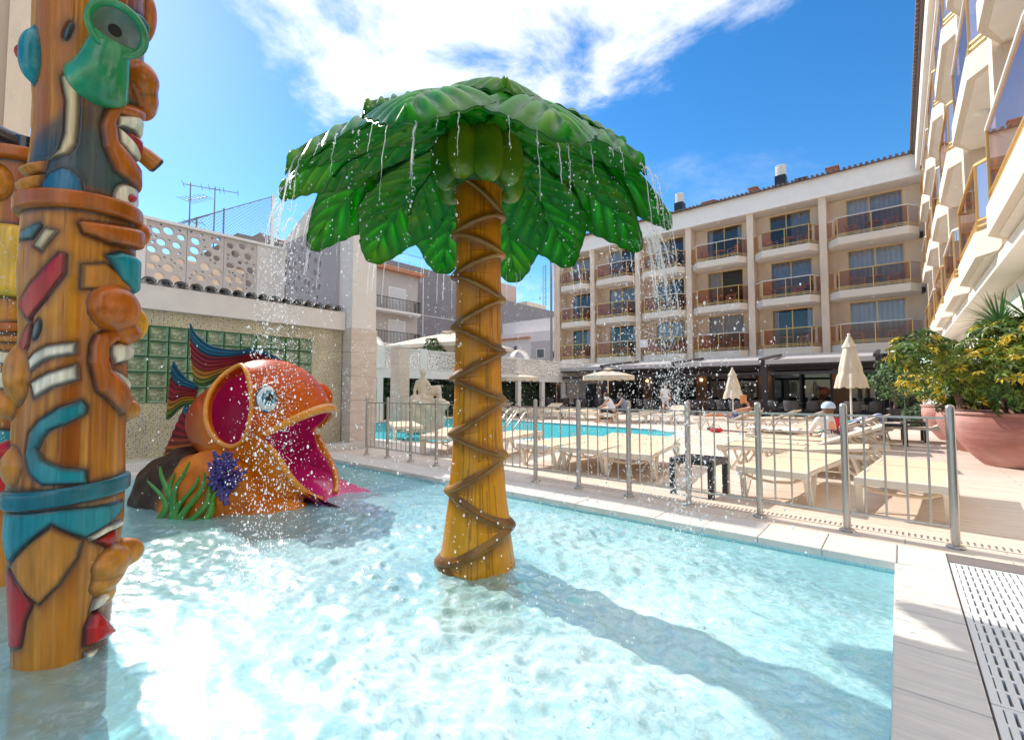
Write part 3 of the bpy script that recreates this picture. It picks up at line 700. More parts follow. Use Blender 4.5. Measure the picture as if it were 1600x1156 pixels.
for y0 in (11.6, 22.6):
    q = MB(); rws = []
    for i in range(17):
        t = PI * i / 16; rws.append([(x, y0 + .75 * (1 + .12 * d) * -math.cos(t), 3.2 + .62 * (1 + .16 * d) * math.sin(t)) for (x, d) in ((-18.6, 0), (-18.3, 0), (-18.3, 1), (-18.6, 1), (-18.6, 0))])
    q.grid(rws, 0, False); q.build('arch', m_white, tr_, True)
m_hedge = M('hedge_leaf', (.030, .065, .022), .55, .2, 5, isl=.45, trans=.1)
def leaf_cloud(name, parent, n, fn, mat, size, seed, world=False, aspect=.5, kind='stuff', up=.3):
    g = np.random.default_rng(seed); mb = MB()
    for i in range(n):
        p, nr = fn(g); p = Vector(p); d = Vector(nr) + Vector(g.normal(0, .6, 3)); d.normalize()
        a = d.orthogonal().normalized(); a = Matrix.Rotation(g.uniform(0, 6.28), 3, d) @ a; b = d.cross(a); s_ = size * g.uniform(.6, 1.3); w = s_ * aspect
        mid = d * s_ * .12
        mb.add([p - a * s_, p + b * w + mid, p + a * s_, p - b * w + mid], [(0, 1, 2, 3)], 0)
    o = mb.build(name, mat, parent, world)
    if kind: o['kind'] = kind
    return o
def hedge(y0, y1, z1, lab, seed):
    h = thing('hedge', lab, 'hedge', (-18.4, (y0 + y1) / 2, 0), 0, 'clipped hedges under the terrace')
    def f(g):
        u, v = g.uniform(-1, 1), g.uniform(-1, 1); ax = g.integers(0, 3)
        y = (y0 + y1) / 2 + u * (y1 - y0) / 2; z = z1 * .5 * (1 + v)
        lump = .14 * math.sin(y * 3 + seed) + .12 * math.sin(z * 5 + y * 2)
        if ax < 2: return (-17.75 + lump + g.normal(0, .05), y, z), (1, 0, .2)
        return (-18.3 + g.uniform(-.4, .5), y, z1 + lump + g.normal(0, .05)), (.2, 0, 1)
    leaf_cloud('foliage', h, 1500, f, m_hedge, .085, seed, True)
    mb = MB(); mb.box(-18.6, -17.9, y0 + .05, y1 - .05, 0, z1 - .1); mb.build('inner_mass', M('hedge_core', (.012, .02, .01), .9), h, True)
hedge(9.6, 11.45, 1.75, 'dark green hedge left of the slender stone pillar', 3)
hedge(11.95, 13.8, 1.7, 'dark green hedge behind the seated statue', 4)
hedge(14.3, 16.2, 1.6, 'dark green hedge partly hidden by the palm trunk', 5)
hedge(19.2, 25.5, 1.75, 'long dark hedge right of the palm trunk', 6)
def bush(loc, r, h, lab, seed, mat, size, n, cat='shrub', name='shrub', group=None):
    b = thing(name, lab, cat, loc, 0, group)
    def f(g):
        d = g.normal(0, 1, 3); d /= np.linalg.norm(d); k = 1 + .22 * math.sin(d[0] * 5 + seed) * math.sin(d[2] * 6 + 2 * seed) + g.normal(0, .07)
        return (d[0] * r * k, d[1] * r * k, h * .5 + d[2] * h * .5 * k), d
    leaf_cloud('foliage', b, n, f, mat, size, seed)
    q = MB(); q.cyl((0, 0, 0), (0, 0, h * .6), .035, .02, 7); q.build('stem', M('bark', (.20, .13, .09), .9, .2, 12), b)
    return b
m_shrubd = M('shrub_dark_leaf', (.05, .10, .03), .5, .2, 5, isl=.5, trans=.15)
bush((-18.6, 15.6, 2.28), .55, 1.7, 'conical green shrub on the terrace before the iron balconies', 8, m_shrubd, .09, 900)
bush((-20.5, 19.6, 2.28), .5, 2.6, 'light green shrub top above the terrace parasol', 9, M('shrub_light_leaf', (.16, .24, .03), .5, .2, 5, isl=.4, trans=.2), .1, 700)

# ------------------------------------------------------------------ houses behind the terrace
def windows(parent, rects, X=None, Y=None, frame=m_white, pane=m_pane):
    for (a0, a1, z0, z1) in rects:
        q = MB()
        if X is not None: q.box(X, X + .08, a0, a1, z0, z1)
        else: q.box(a0, a1, Y - .08, Y, z0, z1)
        f = q.build('window', frame, parent, True)
        q = MB(); e = .09
        inv = XF[parent.name]
        if X is not None: q.box(X + .08, X + .1, a0 + e, a1 - e, z0 + e, z1 - e)
        else: q.box(a0 + e, a1 - e, Y - .1, Y - .08, z0 + e, z1 - e)
        XF[f.name] = inv; q.build('pane', pane, f, True)
m_shutter = M('white_shutter', (.62, .60, .58), .6, .05, 3, (1, 1, 20))
ap = thing('apartment_house', 'cream apartment house with tiled roof and black iron balconies', 'building', (-34, 22, 0))
mb = MB(); mb.box(-42, -34, 15, 26.6, 0, 12.0); mb.build('wall', M('apartment_render', (.50, .45, .41), .9, .08, 1, bump=.2), ap, True)
mb = MB()
for k in range(44):
    y = 15 + k * .27; mb.tube([(-33.3, y, 12.05), (-38, y, 13.4)], .13, 6, 0, True, True)
mb.build('roof_tile_rows', m_terra, ap, True)
mb = MB(); mb.add([(-33.3, 14.8, 12.0), (-33.3, 26.9, 12.0), (-38, 26.9, 13.35), (-38, 14.8, 13.35), (-33.3, 14.8, 11.85), (-33.3, 26.9, 11.85), (-38, 26.9, 11.85), (-38, 14.8, 11.85)], [(0, 1, 2, 3), (4, 7, 6, 5), (0, 4, 5, 1), (1, 5, 6, 2), (0, 3, 7, 4)]); mb.build('roof', m_terra, ap, True)
for z in (5.4, 8.3):
    q = MB(); q.box(-34, -33.0, 15, 26.2, z - .2, z); b = q.build('balcony', m_render, ap, True); XF[b.name] = XF[ap.name]
    q = MB(); q.box(-33.06, -33.0, 15, 26.2, z + .98, z + 1.03)
    for k in range(76): q.box(-33.05, -33.02, 15 + .148 * k, 15.03 + .148 * k, z, z + 1.0)
    q.box(-33.95, -33.0, 26.14, 26.17, z + .98, z + 1.02)
    for k in range(7): q.box(-33.9 + .14 * k, -33.87 + .14 * k, 26.14, 26.17, z, z + 1.0)
    q.build('iron_railing', m_black, b, True)
windows(ap, [(19.6, 21.6, 8.3, 10.6), (23.4, 25.2, 8.3, 10.5), (19.6, 21.6, 5.4, 7.7), (23.4, 25.2, 5.4, 7.6), (16, 18, 5.4, 7.7), (16, 18, 8.3, 10.6)], X=-34, pane=m_shutter)
windows(ap, [(23.3, 25.3, 2.2, 4.0)], X=-34, pane=m_shutter)
gh = thing('grey_block', 'windowless grey rendered apartment block rising behind the palm trunk', 'building', (-42, 36, 0))
mb = MB(); mb.box(-52, -42.5, 26.8, 46, 0, 15.8); mb.box(-52, -42.6, 46, 62, 0, 14.3); mb.build('wall', m_render_grey, gh, True)
mb = MB(); mb.box(-48, -43.5, 47.5, 52.5, 14.3, 17.0); mb.build('stair_tower', M('pinkish_render', (.48, .36, .31), .9, .1, 2), gh, True)
mb = MB(); mb.box(-47, -43.4, 55, 60, 14.3, 15.2); mb.build('parapet', m_cream, gh, True)
mb = MB(); mb.box(-42.5, -42.46, 27, 46, 10.2, 10.26); mb.box(-42.5, -42.46, 34.0, 34.1, 0, 15.8); mb.build('joint_strip', m_render, gh, True)
q = MB(); q.cyl((-42.9, 30, 15.8), (-42.9, 30, 17.2), .03); q.cyl((-42.9, 36, 15.8), (-42.9, 36, 17.2), .03); q.cyl((-42.9, 30, 17.1), (-42.9, 36, 17.1), .03); q.build('roof_railing', m_ant, gh, True)
windows(gh, [(-47.5, -46, 5, 6.5)], Y=26.8)
wh = thing('white_house', 'low white house with flat roof and small dark windows by the hotel', 'building', (-28, 38, 0))
mb = MB(); mb.box(-33, -24.6, 36, 42, 0, 7.2); mb.build('wall', m_render, wh, True)
mb = MB(); mb.box(-33.05, -24.55, 37.5, 42.05, 7.2, 8.7); mb.build('upper_storey', m_render, wh, True)
mb = MB(); mb.box(-33.1, -28, 35.7, 36.2, 6.6, 6.75); mb.build('red_ledge', m_terra, wh, True)
mb = MB(); mb.box(-27.9, -25.6, 35.94, 36, 4.3, 6.2); mb.build('recess', M('pale_grey', (.5, .47, .46), .8), wh, True)
windows(wh, [(-30.2, -29.5, 5.0, 6.0), (-27.2, -26.2, 4.5, 5.5), (-25.4, -24.8, 4.4, 5.2)], Y=36)
mb = MB(); mb.box(-24, -23.4, 33.9, 40, 0, 12); 
ma = thing('lattice_mast', 'thin lattice radio mast far beyond the grey block', 'mast', (-48, 66, 0))
q = MB()
for (dx, dy) in ((-.3, -.2), (.3, -.2), (0, .3)): q.cyl((dx, dy, 0), (dx, dy, 24), .05, n=5)
for k in range(30):
    z = k * .8; q.bar((-.3, -.2, z), (.3, -.2, z + .8), .035); q.bar((.3, -.2, z), (0, .3, z + .8), .035); q.bar((0, .3, z), (-.3, -.2, z + .8), .035)
q.build('lattice', m_ant, ma)

# ------------------------------------------------------------------ hotel
ZF = [3.95, 7.05, 10.15]; ZE = 12.85; ZR = 14.15
def facade(root, bays, floors, wins, dep=1.62, last_pillar=True, seed=0, nmid=2):
    """local frame: x along the wall, -y outward; recess wall at y=0, balcony front at y=-1.5, pillars -1.1..0"""
    g = random.Random(seed); x_min = bays[0][0]; x_max = bays[-1][1]
    def B(name, mb, mat, parent=root, **k): return mb.build(name, mat, parent, **k)
    wall = MB(); 
    for (x0, x1) in bays:
        for fi, zf in enumerate(floors):
            zt = floors[fi + 1] - .42 if fi + 1 < len(floors) else ZE
            a = x0 + (x1 - x0) * wins[0]; b = x0 + (x1 - x0) * wins[1]; zw = min(zf + 2.60, zt - .06)
            wall.box(x0, a, 0, .2, zf, zt); wall.box(b, x1, 0, .2, zf, zt); wall.box(a, b, 0, .2, zw, zt)
    B('recess_wall', wall, m_cream)
    q = MB(); q.box(x_min, x_max, 3.6, 3.7, 3.5, ZE); 
    for zf in floors: q.box(x_min, x_max, .2, 3.6, zf - .3, zf - .004)
    for (x0, x1) in bays[1:]: q.box(x0 - .06, x0 + .06, .2, 3.6, 3.6, ZE)
    B('interior', q, m_room)
    xs = [bays[0][0]] + [b[1] for b in bays]
    for i, x in enumerate(xs if last_pillar else xs[:-1]):
        w = .19; q = MB(); q.box(x - w, x + w, -dep * .68, -.002, 3.50, ZE + .02); B('pillar', q, m_cream)
    # eave
    q = MB(); q.box(x_min - .1, x_max + .1, -dep * .79, .2, ZE + .02, ZE + .28); q.box(x_min - .1, x_max + .1, -dep * .72, .2, ZE + .28, ZR); B('eave', q, m_creamwhite)
    cm = None
    for bi, (x0, x1) in enumerate(bays):
        for fi, zf in enumerate(floors):
            p0, p1 = x0 + .20, x1 - .20
            pl = [(p0, -dep * .55), (p0 + .55, -dep), (p1 - .45, -dep), (p1, -dep * .55)]
            q = MB(); q.prism([(p0, -.003)] + pl + [(p1, -.003)], zf - .42, zf); bal = B('balcony', q, m_pebble)
            q = MB(); ins = [(p0 + .1, -.08), (p0 + .1, -dep * .52), (p0 + .60, -dep + .11), (p1 - .50, -dep + .11), (p1 - .1, -dep * .52), (p1 - .1, -.08)]; q.prism(ins, zf - .432, zf - .421); B('soffit', q, m_creamwhite, bal)
            q = MB(); pts = [(x, y + .05) for x, y in pl]
            for a, b in zip(pts[:-1], pts[1:]):
                q.bar((*a, zf + .10), (*b, zf + .10), .035, .03); q.bar((*a, zf + .20), (*b, zf + .20), .03, .03)
            B('low_rail', q, m_gold, bal)
            q = MB()
            for a, b in zip(pts[:-1], pts[1:]): q.bar((*a, zf + 1.16), (*b, zf + 1.16), .055, .045)
            B('handrail', q, m_railw if (bi + fi) % 2 else m_gold, bal)
            pc_ = [pts[0], pts[1]] + [tuple(pts[1][i] + (pts[2][i] - pts[1][i]) * k / nmid for i in (0, 1)) for k in range(1, nmid)] + [pts[2], pts[3]]
            for c in pc_:
                if cm is None: q = MB(); q.box(-.02, .02, -.02, .02, 0, 1.135); o = B('post', q, m_gold, bal); cm = o.data
                else: o = bpy.data.objects.new('post', cm); COL.objects.link(o); o.parent = bal
                o.location = (c[0], c[1], zf)
            for a, b in zip(pts[:-1], pts[1:]):
                q = MB(); q.bar((*a, zf + .68), (*b, zf + .68), .008, .90); B('glass_panel', q, m_bronze, bal)
            q = MB(); q.lathe([(.13, 0), (.12, -.03), (.06, -.05), (0, -.055)], 12, ((x0 + x1) / 2, -dep * .5, (floors[fi + 1] - .433 if fi + 1 < len(floors) else ZE + .018))); B('ceiling_light', q, m_creamwhite)
            # sliding window
            zt = floors[fi + 1] - .42 if fi + 1 < len(floors) else ZE
            a = x0 + (x1 - x0) * wins[0]; b = x0 + (x1 - x0) * wins[1]; zw = min(zf + 2.60, zt - .06); mid = (a + b) / 2 + g.choice((0, 0, -.2))
            q = MB(); f_ = .045
            for (c, d) in ((a, a + f_), (b - f_, b), (mid - .03, mid + .03)): q.box(c, d, .03, .11, zf, zw)
            q.box(a + f_, b - f_, .032, .108, zw - f_, zw); q.box(a + f_, b - f_, .032, .108, zf, zf + .06)
            win = B('window', q, m_gold)
            for (c, d) in ((a + f_, mid - .03), (mid + .03, b - f_)):
                q = MB(); q.box(c, d, .06, .075, zf + .06, zw - f_); B('pane', q, m_pane, win)
            mode = g.choice(('both', 'left', 'right', 'right', 'left', 'both', 'edges'))
            spans = {'both': [(a, mid), (mid, b)], 'left': [(a, mid - .1)], 'right': [(mid + .25, b)], 'edges': [(a, a + .35), (b - .35, b)]}[mode]
            for (c, d) in spans:
                n = max(8, int((d - c) / .05)); rows = [[(c + (d - c) * i / n, .26 + .035 * math.sin(i * 1.35 + g.random() * .6), z) for i in range(n + 1)] for z in (zf + .03, zw)]
                q = MB(); q.grid(rows); B('curtain', q, m_curtain if g.random() < .7 else m_curtain2, win)
bounds = [-22.35, -18.95, -15.0, -11.15, -7.15, -3.2, 1.3]
hm = thing('hotel_main_block', 'four storey cream hotel block with balconies facing the pool', 'building', (-22.35, 33.7, 0))
hb = [(a + 22.35, b + 22.35) for a, b in zip(bounds[:-1], bounds[1:])]
facade(hm, hb, ZF, (.24, .82), last_pillar=False, seed=4)
x1 = 23.3
mb = MB(); mb.box(23.65, 26.0, 0, .2, 3.5, ZE); mb.box(23.76, 26, -1.2, .2, ZE + .02, ZR); mb.build('corner_wall', m_cream, hm)
mb = MB(); mb.box(-.35, x1, 3.7, 10, 0, ZR - .02); mb.box(-.35, -.15, -1.2, 3.7, 3.3, ZR - .02); mb.build('body', m_cream, hm)
mb = MB(); mb.box(-.35, x1, -1.9, 3.7, 3.32, 3.5); mb.build('ground_floor_cornice', m_creamwhite, hm)
mb = MB(); mb.add([(-.6, -1.35, ZR), (x1 + .2, -1.35, ZR), (x1 + .2, 4.5, ZR + 1.1), (-.6, 4.5, ZR + 1.1), (-.6, 10.2, ZR), (x1 + .2, 10.2, ZR), (-.6, -1.35, ZR - .06), (x1 + .2, -1.35, ZR - .06)],
                [(0, 1, 2, 3), (3, 2, 5, 4), (6, 7, 1, 0), (0, 3, 4)], 0); mb.build('roof', m_rooftile, hm)
q = MB()
for k in range(92):
    x = -.5 + k * .26; q.tube([(x, -1.45, ZR + .03), (x, 4.4, ZR + 1.12)], .085, 6)
q.build('roof_tile_rows', m_rooftile, hm)
q = MB(); q.tube([(-.55, -1.3, 13.9), (-.55, -1.3, 3.6), (-.35, -1.0, 3.0), (.1, -.6, 2.7)], .11, 10); q.build('downpipe', M('grey_pipe', (.25, .26, .28), .45, .1, 5, metal=.3), hm)
def chimney(x, lab):
    c = thing('chimney', lab, 'chimney', (x, 34.6, ZR + .25), 0, 'black chimneys on the hotel roof')
    q = MB(); q.box(-.32, .32, -.32, .32, 0, 1.25); q.build('stack', m_black, c)
    q = MB()
    for k in range(5): q.lathe([(.24, 1.26 + k * .15), (.33, 1.30 + k * .15), (.33, 1.34 + k * .15), (.24, 1.38 + k * .15)], 14)
    q.lathe([(.22, 1.25), (.22, 2.0)], 12); q.build('louvred_cowl', m_white, c)
chimney(-5.62, 'black chimney with white louvred cowl, right one on hotel roof'); chimney(-12.4, 'black chimney with white louvred cowl beside the palm crown')
for (x, w, h, lab) in ((-7.05, .25, .55, 'small red brick vent stub left of the right chimney'), (-2.7, .3, .55, 'small red brick vent stub right of the chimney'), (-9.9, .4, .4, 'low red brick vent stub between the two chimneys')):
    v = thing('roof_vent', lab, 'vent', (x, 33.4, ZR + .1), 0, 'brick vent stubs on the hotel roof')
    q = MB(); q.box(-w, w, -.2, .2, 0, h); q.build('brick_stub', m_brick, v); q = MB(); q.box(-w - .05, w + .05, -.25, .25, h, h + .06); q.build('cap', m_terra, v)
v = thing('roof_hatch', 'low dark dormer hatch on the hotel roof near the chimney', 'roof hatch', (-4.3, 33.3, ZR + .2)); q = MB(); q.box(-.35, .35, -.2, .3, 0, .3); q.build('frame', m_rooftile, v); q = MB(); q.box(-.28, .28, -.22, -.2, .05, .24); q.build('pane', m_pane, v)
# right wing
hw = thing('hotel_right_wing', 'sunlit hotel wing on the right with faceted balconies overhead', 'building', (1.72, 33.68, 0), R(-90))
wb = [(2.62 + 4.15 * k, 2.62 + 4.15 * (k + 1)) for k in range(8)]
facade(hw, wb, ZF, (.10, .90), dep=.66, seed=9, nmid=1)
mb = MB(); mb.box(0, 36, 3.7, 12, 0, ZR - .02); mb.box(0, 2.43, -.05, 3.7, 3.5, ZR - .02); mb.box(0, 36, .0, 3.7, 0, 3.3); mb.build('body', m_creamwhite, hw)
mb = MB(); mb.box(0, 36, -.42, 3.7, 3.30, 3.49); mb.build('ground_floor_cornice', m_creamwhite, hw)
mb = MB(); mb.add([(-.6, -.78, ZR), (36.2, -.78, ZR), (36.2, 4.5, ZR + 1.1), (-.6, 4.5, ZR + 1.1), (-.6, -.78, ZR - .08), (36.2, -.78, ZR - .08), (-.6, -.4, ZR - .08), (36.2, -.4, ZR - .08)], [(0, 1, 2, 3), (4, 5, 1, 0), (6, 7, 5, 4)], 0); mb.build('roof', m_rooftile, hw)
q = MB()
for k in range(140):
    x = -.5 + k * .26; q.tube([(x, -.90, ZR + .03), (x, 4.4, ZR + 1.12)], .085, 6)
q.build('roof_tile_rows', m_rooftile, hw)
q = MB(); q.box(-.3, 36.2, -.68, -.5, ZE + .24, ZR - .1); q.build('eave_fascia', m_creamwhite, hw)
for k in range(8):
    q = MB(); x = 3.2 + 4.15 * k; q.box(x, x + 2.8, -.05, -.002, .1, 2.5); f = q.build('window', m_dkbrown, hw)
    q = MB(); q.box(x + .1, x + 2.7, -.07, -.052, .2, 2.4); q.build('pane', m_pane, f)

# ------------------------------------------------------------------ balcony furniture
def chair_mesh():
    root = thing('balcony_chair', 'x', 'chair', (0, 0, 0))
    q = MB(); q.box(-.22, .22, -.22, .2, .40, .44); q.build('seat', m_pinkplastic, root)
    q = MB(); q.grid([[(-.22, .20, .44), (0, .25, .44), (.22, .20, .44)], [(-.24, .30, .85), (0, .35, .88), (.24, .30, .85)]]); q.grid([[(.22, .23, .44), (0, .28, .44), (-.22, .23, .44)], [(.24, .33, .85), (0, .38, .88), (-.24, .33, .85)]]); q.build('backrest', m_pinkplastic, root)
    for s_ in (-1, 1):
        q = MB(); q.bar((s_ * .25, -.26, .66), (s_ * .25, .30, .68), .05, .03); q.build('armrest', m_pinkplastic, root)
        q = MB(); q.bar((s_ * .25, -.25, 0), (s_ * .25, -.25, .65), .05, .05); q.build('leg', m_pinkplastic, root)
        q = MB(); q.bar((s_ * .25, .28, 0), (s_ * .24, .22, .45), .05, .05); q.build('leg', m_pinkplastic, root)
    return root
def table_mesh():
    root = thing('balcony_table', 'x', 'table', (0, 0, 0))
    q = MB(); q.lathe([(0, .68), (.36, .68), (.37, .70), (.36, .72), (0, .72)], 20); q.build('tabletop', m_pinkplastic, root)
    q = MB(); q.lathe([(.22, 0), (.20, .03), (.05, .06), (.04, .68)], 12); q.build('pedestal', m_pinkplastic, root)
    return root
ch0 = chair_mesh(); tb0 = table_mesh(); usedc = usedt = False
FL = ['lowest', 'middle', 'top']; BY = ['leftmost', 'second', 'third', 'fourth', 'fifth', 'right corner']
gch = random.Random(12)
for bi, (a, b) in enumerate(zip(bounds[:-1], bounds[1:])):
    for fi, zf in enumerate(ZF):
        cx = (a + b) / 2 + gch.uniform(-.15, .15)
        for s_ in (-1, 1):
            lab = f'pink plastic chair {"left" if s_ < 0 else "right"} of the table on {FL[fi]} {BY[bi]} hotel balcony'
            loc = (cx + s_ * (.85 + gch.uniform(-.1, .1)), 32.75 + gch.uniform(-.1, .1), zf); rz = -s_ * R(gch.uniform(60, 110))
            if not usedc: ch0.location = loc; ch0.rotation_euler = (0, 0, rz); setp(ch0, lab, None, 'chairs on the hotel balconies'); usedc = True
            else: dup_thing(ch0, loc, rz, lab, 'chairs on the hotel balconies')
        lab = f'round pink plastic table on {FL[fi]} {BY[bi]} hotel balcony'; loc = (cx, 32.85, zf)
        if not usedt: tb0.location = loc; setp(tb0, lab, None, 'tables on the hotel balconies'); usedt = True
        else: dup_thing(tb0, loc, 0, lab, 'tables on the hotel balconies')
sg = thing('paper_notice', 'white paper notice on the balcony glass of the third bay', 'notice', (-14.3, 32.03, 4.72)); q = MB(); q.box(-.3, .3, -.012, 0, -.2, .38); q.build('sheet', m_white, sg)

# ------------------------------------------------------------------ restaurant: pergola posts, awnings, dark front
rf = thing('restaurant_facade', 'dark glazed restaurant front with brown walls under the hotel', 'restaurant front', (-11, 31.6, 0))
mb = MB(); mb.box(-22.3, .9, 31.9, 32.1, 2.55, 3.31); mb.build('lintel', m_dkbrown, rf, True)
m_brown = M('brown_wall', (.17, .10, .055), .7, .15, 3)
xw = -22.0
for k in range(6):
    q = MB(); q.box(xw, xw + .75, 31.85, 32.15, .0, 2.548); q.build('brown_pier', m_brown, rf, True)
    q = MB(); q.box(xw + .752, xw + .87, 31.9, 32.05, 0, 2.548); q.box(xw + 3.70, xw + 3.818, 31.9, 32.05, 0, 2.548); q.box(xw + 2.2, xw + 2.3, 31.9, 32.05, 0, 2.548); q.box(xw + .87, xw + 3.7, 31.92, 32.03, .0, .25); f = q.build('window_frame', m_black, rf, True)
    XF[f.name] = XF[rf.name]
    q = MB(); q.box(xw + .87, xw + 3.7, 31.97, 31.985, .25, 2.548); q.build('pane', m_pane, f, True)
    xw += 3.82
mb = MB(); mb.box(-22.3, 1, 37, 37.1, 0, 3.3); mb.build('back_room', m_dark, rf, True)
m_lamp = M('warm_lamp', (.9, .6, .25), .4, .0, 5, emit=((1, .55, .15), 6))
for k in range(6):
    x = -21.6 + 3.82 * k; w = thing('wall_lamp', f'small warm lit lamp on the {["leftmost", "second", "third", "fourth", "fifth", "rightmost"][k]} brown restaurant pier', 'wall lamp', (x, 31.84, 2.05), 0, 'lamps on the restaurant piers')
    q = MB(); q.box(-.06, .06, -.05, 0, -.1, .1); q.build('bracket', m_black, w); q = MB(); q.ell((0, -.1, 0), .09, 10, 6); q.build('bulb', m_lamp, w)
POSTX = [-.66, -5.2, -9.7, -14.2, -18.7, -22.6]
pg = thing('pergola', 'dark brown pergola frame carrying the awnings before the restaurant', 'pergola', (-11, 26, 0))
for x in POSTX:
    q = MB(); q.box(x - .14, x + .14, 25.88, 26.16, 0, 2.56); q.build('post', m_dkbrown, pg, True)
    q = MB(); q.bar((x, 26.17, 2.68), (x, 31.9, 3.24), .12, .16); q.build('rafter', m_dkbrown, pg, True)
q = MB(); q.box(-22.8, .2, 25.86, 26.18, 2.562, 2.78); q.build('front_beam', m_dkbrown, pg, True)
q = MB(); q.box(-22.8, .2, 25.92, 26.10, 2.10, 2.24); q.build('lower_beam', m_dkbrown, pg, True)
aw = ['rightmost', 'second from right', 'third from right', 'fourth from right', 'leftmost']
for k in range(5):
    xa, xb = POSTX[k + 1], POSTX[k]
    t = thing('awning', f'grey white cloth awning, {aw[k]} over the restaurant terrace', 'awning', ((xa + xb) / 2, 26, 2.8), 0, 'awnings along the restaurant')
    q = MB(); n = 9
    rows = [[(xa + .1 + (xb - xa - .2) * j / 6, 25.7 + (31.2 - 25.7) * i / n, 2.84 + (3.36 - 2.84) * i / n - .07 * math.sin(PI * i / n)) for j in range(7)] for i in range(n + 1)]
    q.grid(rows); q.grid([[Vector(p) + Vector((0, 0, -.012)) for p in r][::-1] for r in rows]); q.build('cloth', m_awning, t, True)
    q = MB(); q.grid([[(xa + .1 + (xb - xa - .2) * j / 6, 25.69, z) for j in range(7)] for z in (2.62, 2.85)]); q.grid([[(xb - .1 - (xb - xa - .2) * j / 6, 25.70, z) for j in range(7)] for z in (2.62, 2.85)]); q.build('valance', m_awning, t, True)
    q = MB(); q.bar((xb - .1, 25.6, 2.86), (xb - .1, 31.0, 3.42), .14, .14); q.build('side_arm', m_dkbrown, t, True)
# wicker chairs and tables of the restaurant
wc = thing('wicker_chair', 'x', 'chair')
q = MB(); q.lathe([(0, .38), (.25, .38), (.27, .42), (.25, .45), (0, .45)], 14); q.build('seat', m_wicker, wc)
q = MB(); rows = []
for z, k in ((.45, .26), (.62, .30), (.78, .31), (.84, .29)): rows.append([(k * math.cos(a), k * math.sin(a), z - .14 * max(0, -math.sin(a) * .9 + .05) * (z > .5)) for a in [PI * (-.12 + 1.24 * i / 12) for i in range(13)]])
q.grid(rows); q.grid([[Vector((p[0] * .92, p[1] * .92, p[2])) for p in r][::-1] for r in rows]); q.build('backrest', m_wicker, wc)
for (a, b) in ((-.2, -.2), (.2, -.2), (-.2, .2), (.2, .2)): q = MB(); q.cyl((a * 1.1, b * 1.1, 0), (a * .9, b * .9, .4), .018, n=6); q.build('leg', m_black, wc)
rt = thing('restaurant_table', 'x', 'table')
q = MB(); q.box(-.4, .4, -.4, .4, .71, .74); q.build('tabletop', m_black, rt); q = MB(); q.cyl((0, 0, 0), (0, 0, .71), .03); q.box(-.25, .25, -.25, .25, 0, .02); q.build('pedestal', m_black, rt)
u1 = u2 = False; n_ = 0
ORD = ['first', 'second', 'third', 'fourth', 'fifth', 'sixth', 'seventh', 'eighth', 'ninth']
for k in range(9):
    tx = -19.6 + 2.25 * k; ty = 24.6 + .35 * ((k * 7) % 3)
    lab = f'square dark restaurant table, {ORD[k]} from the left before the awnings'
    if not u2: rt.location = (tx, ty, 0); setp(rt, lab, None, 'restaurant tables'); u2 = True
    else: dup_thing(rt, (tx, ty, 0), 0, lab, 'restaurant tables')
    for s_ in (0, 1, 2):
        lc = ((tx - .72, ty, 0), (tx + .72, ty + .05, 0), (tx + .05, ty - .7, 0))[s_]; rz = (R(90), R(-90), R(180))[s_]
        lab = f'dark wicker chair {["left of", "right of", "in front of"][s_]} the {ORD[k]} restaurant table from the left'
        if not u1: wc.location = lc; wc.rotation_euler = (0, 0, rz); setp(wc, lab, None, 'restaurant chairs'); u1 = True
        else: dup_thing(wc, lc, rz, lab, 'restaurant chairs')

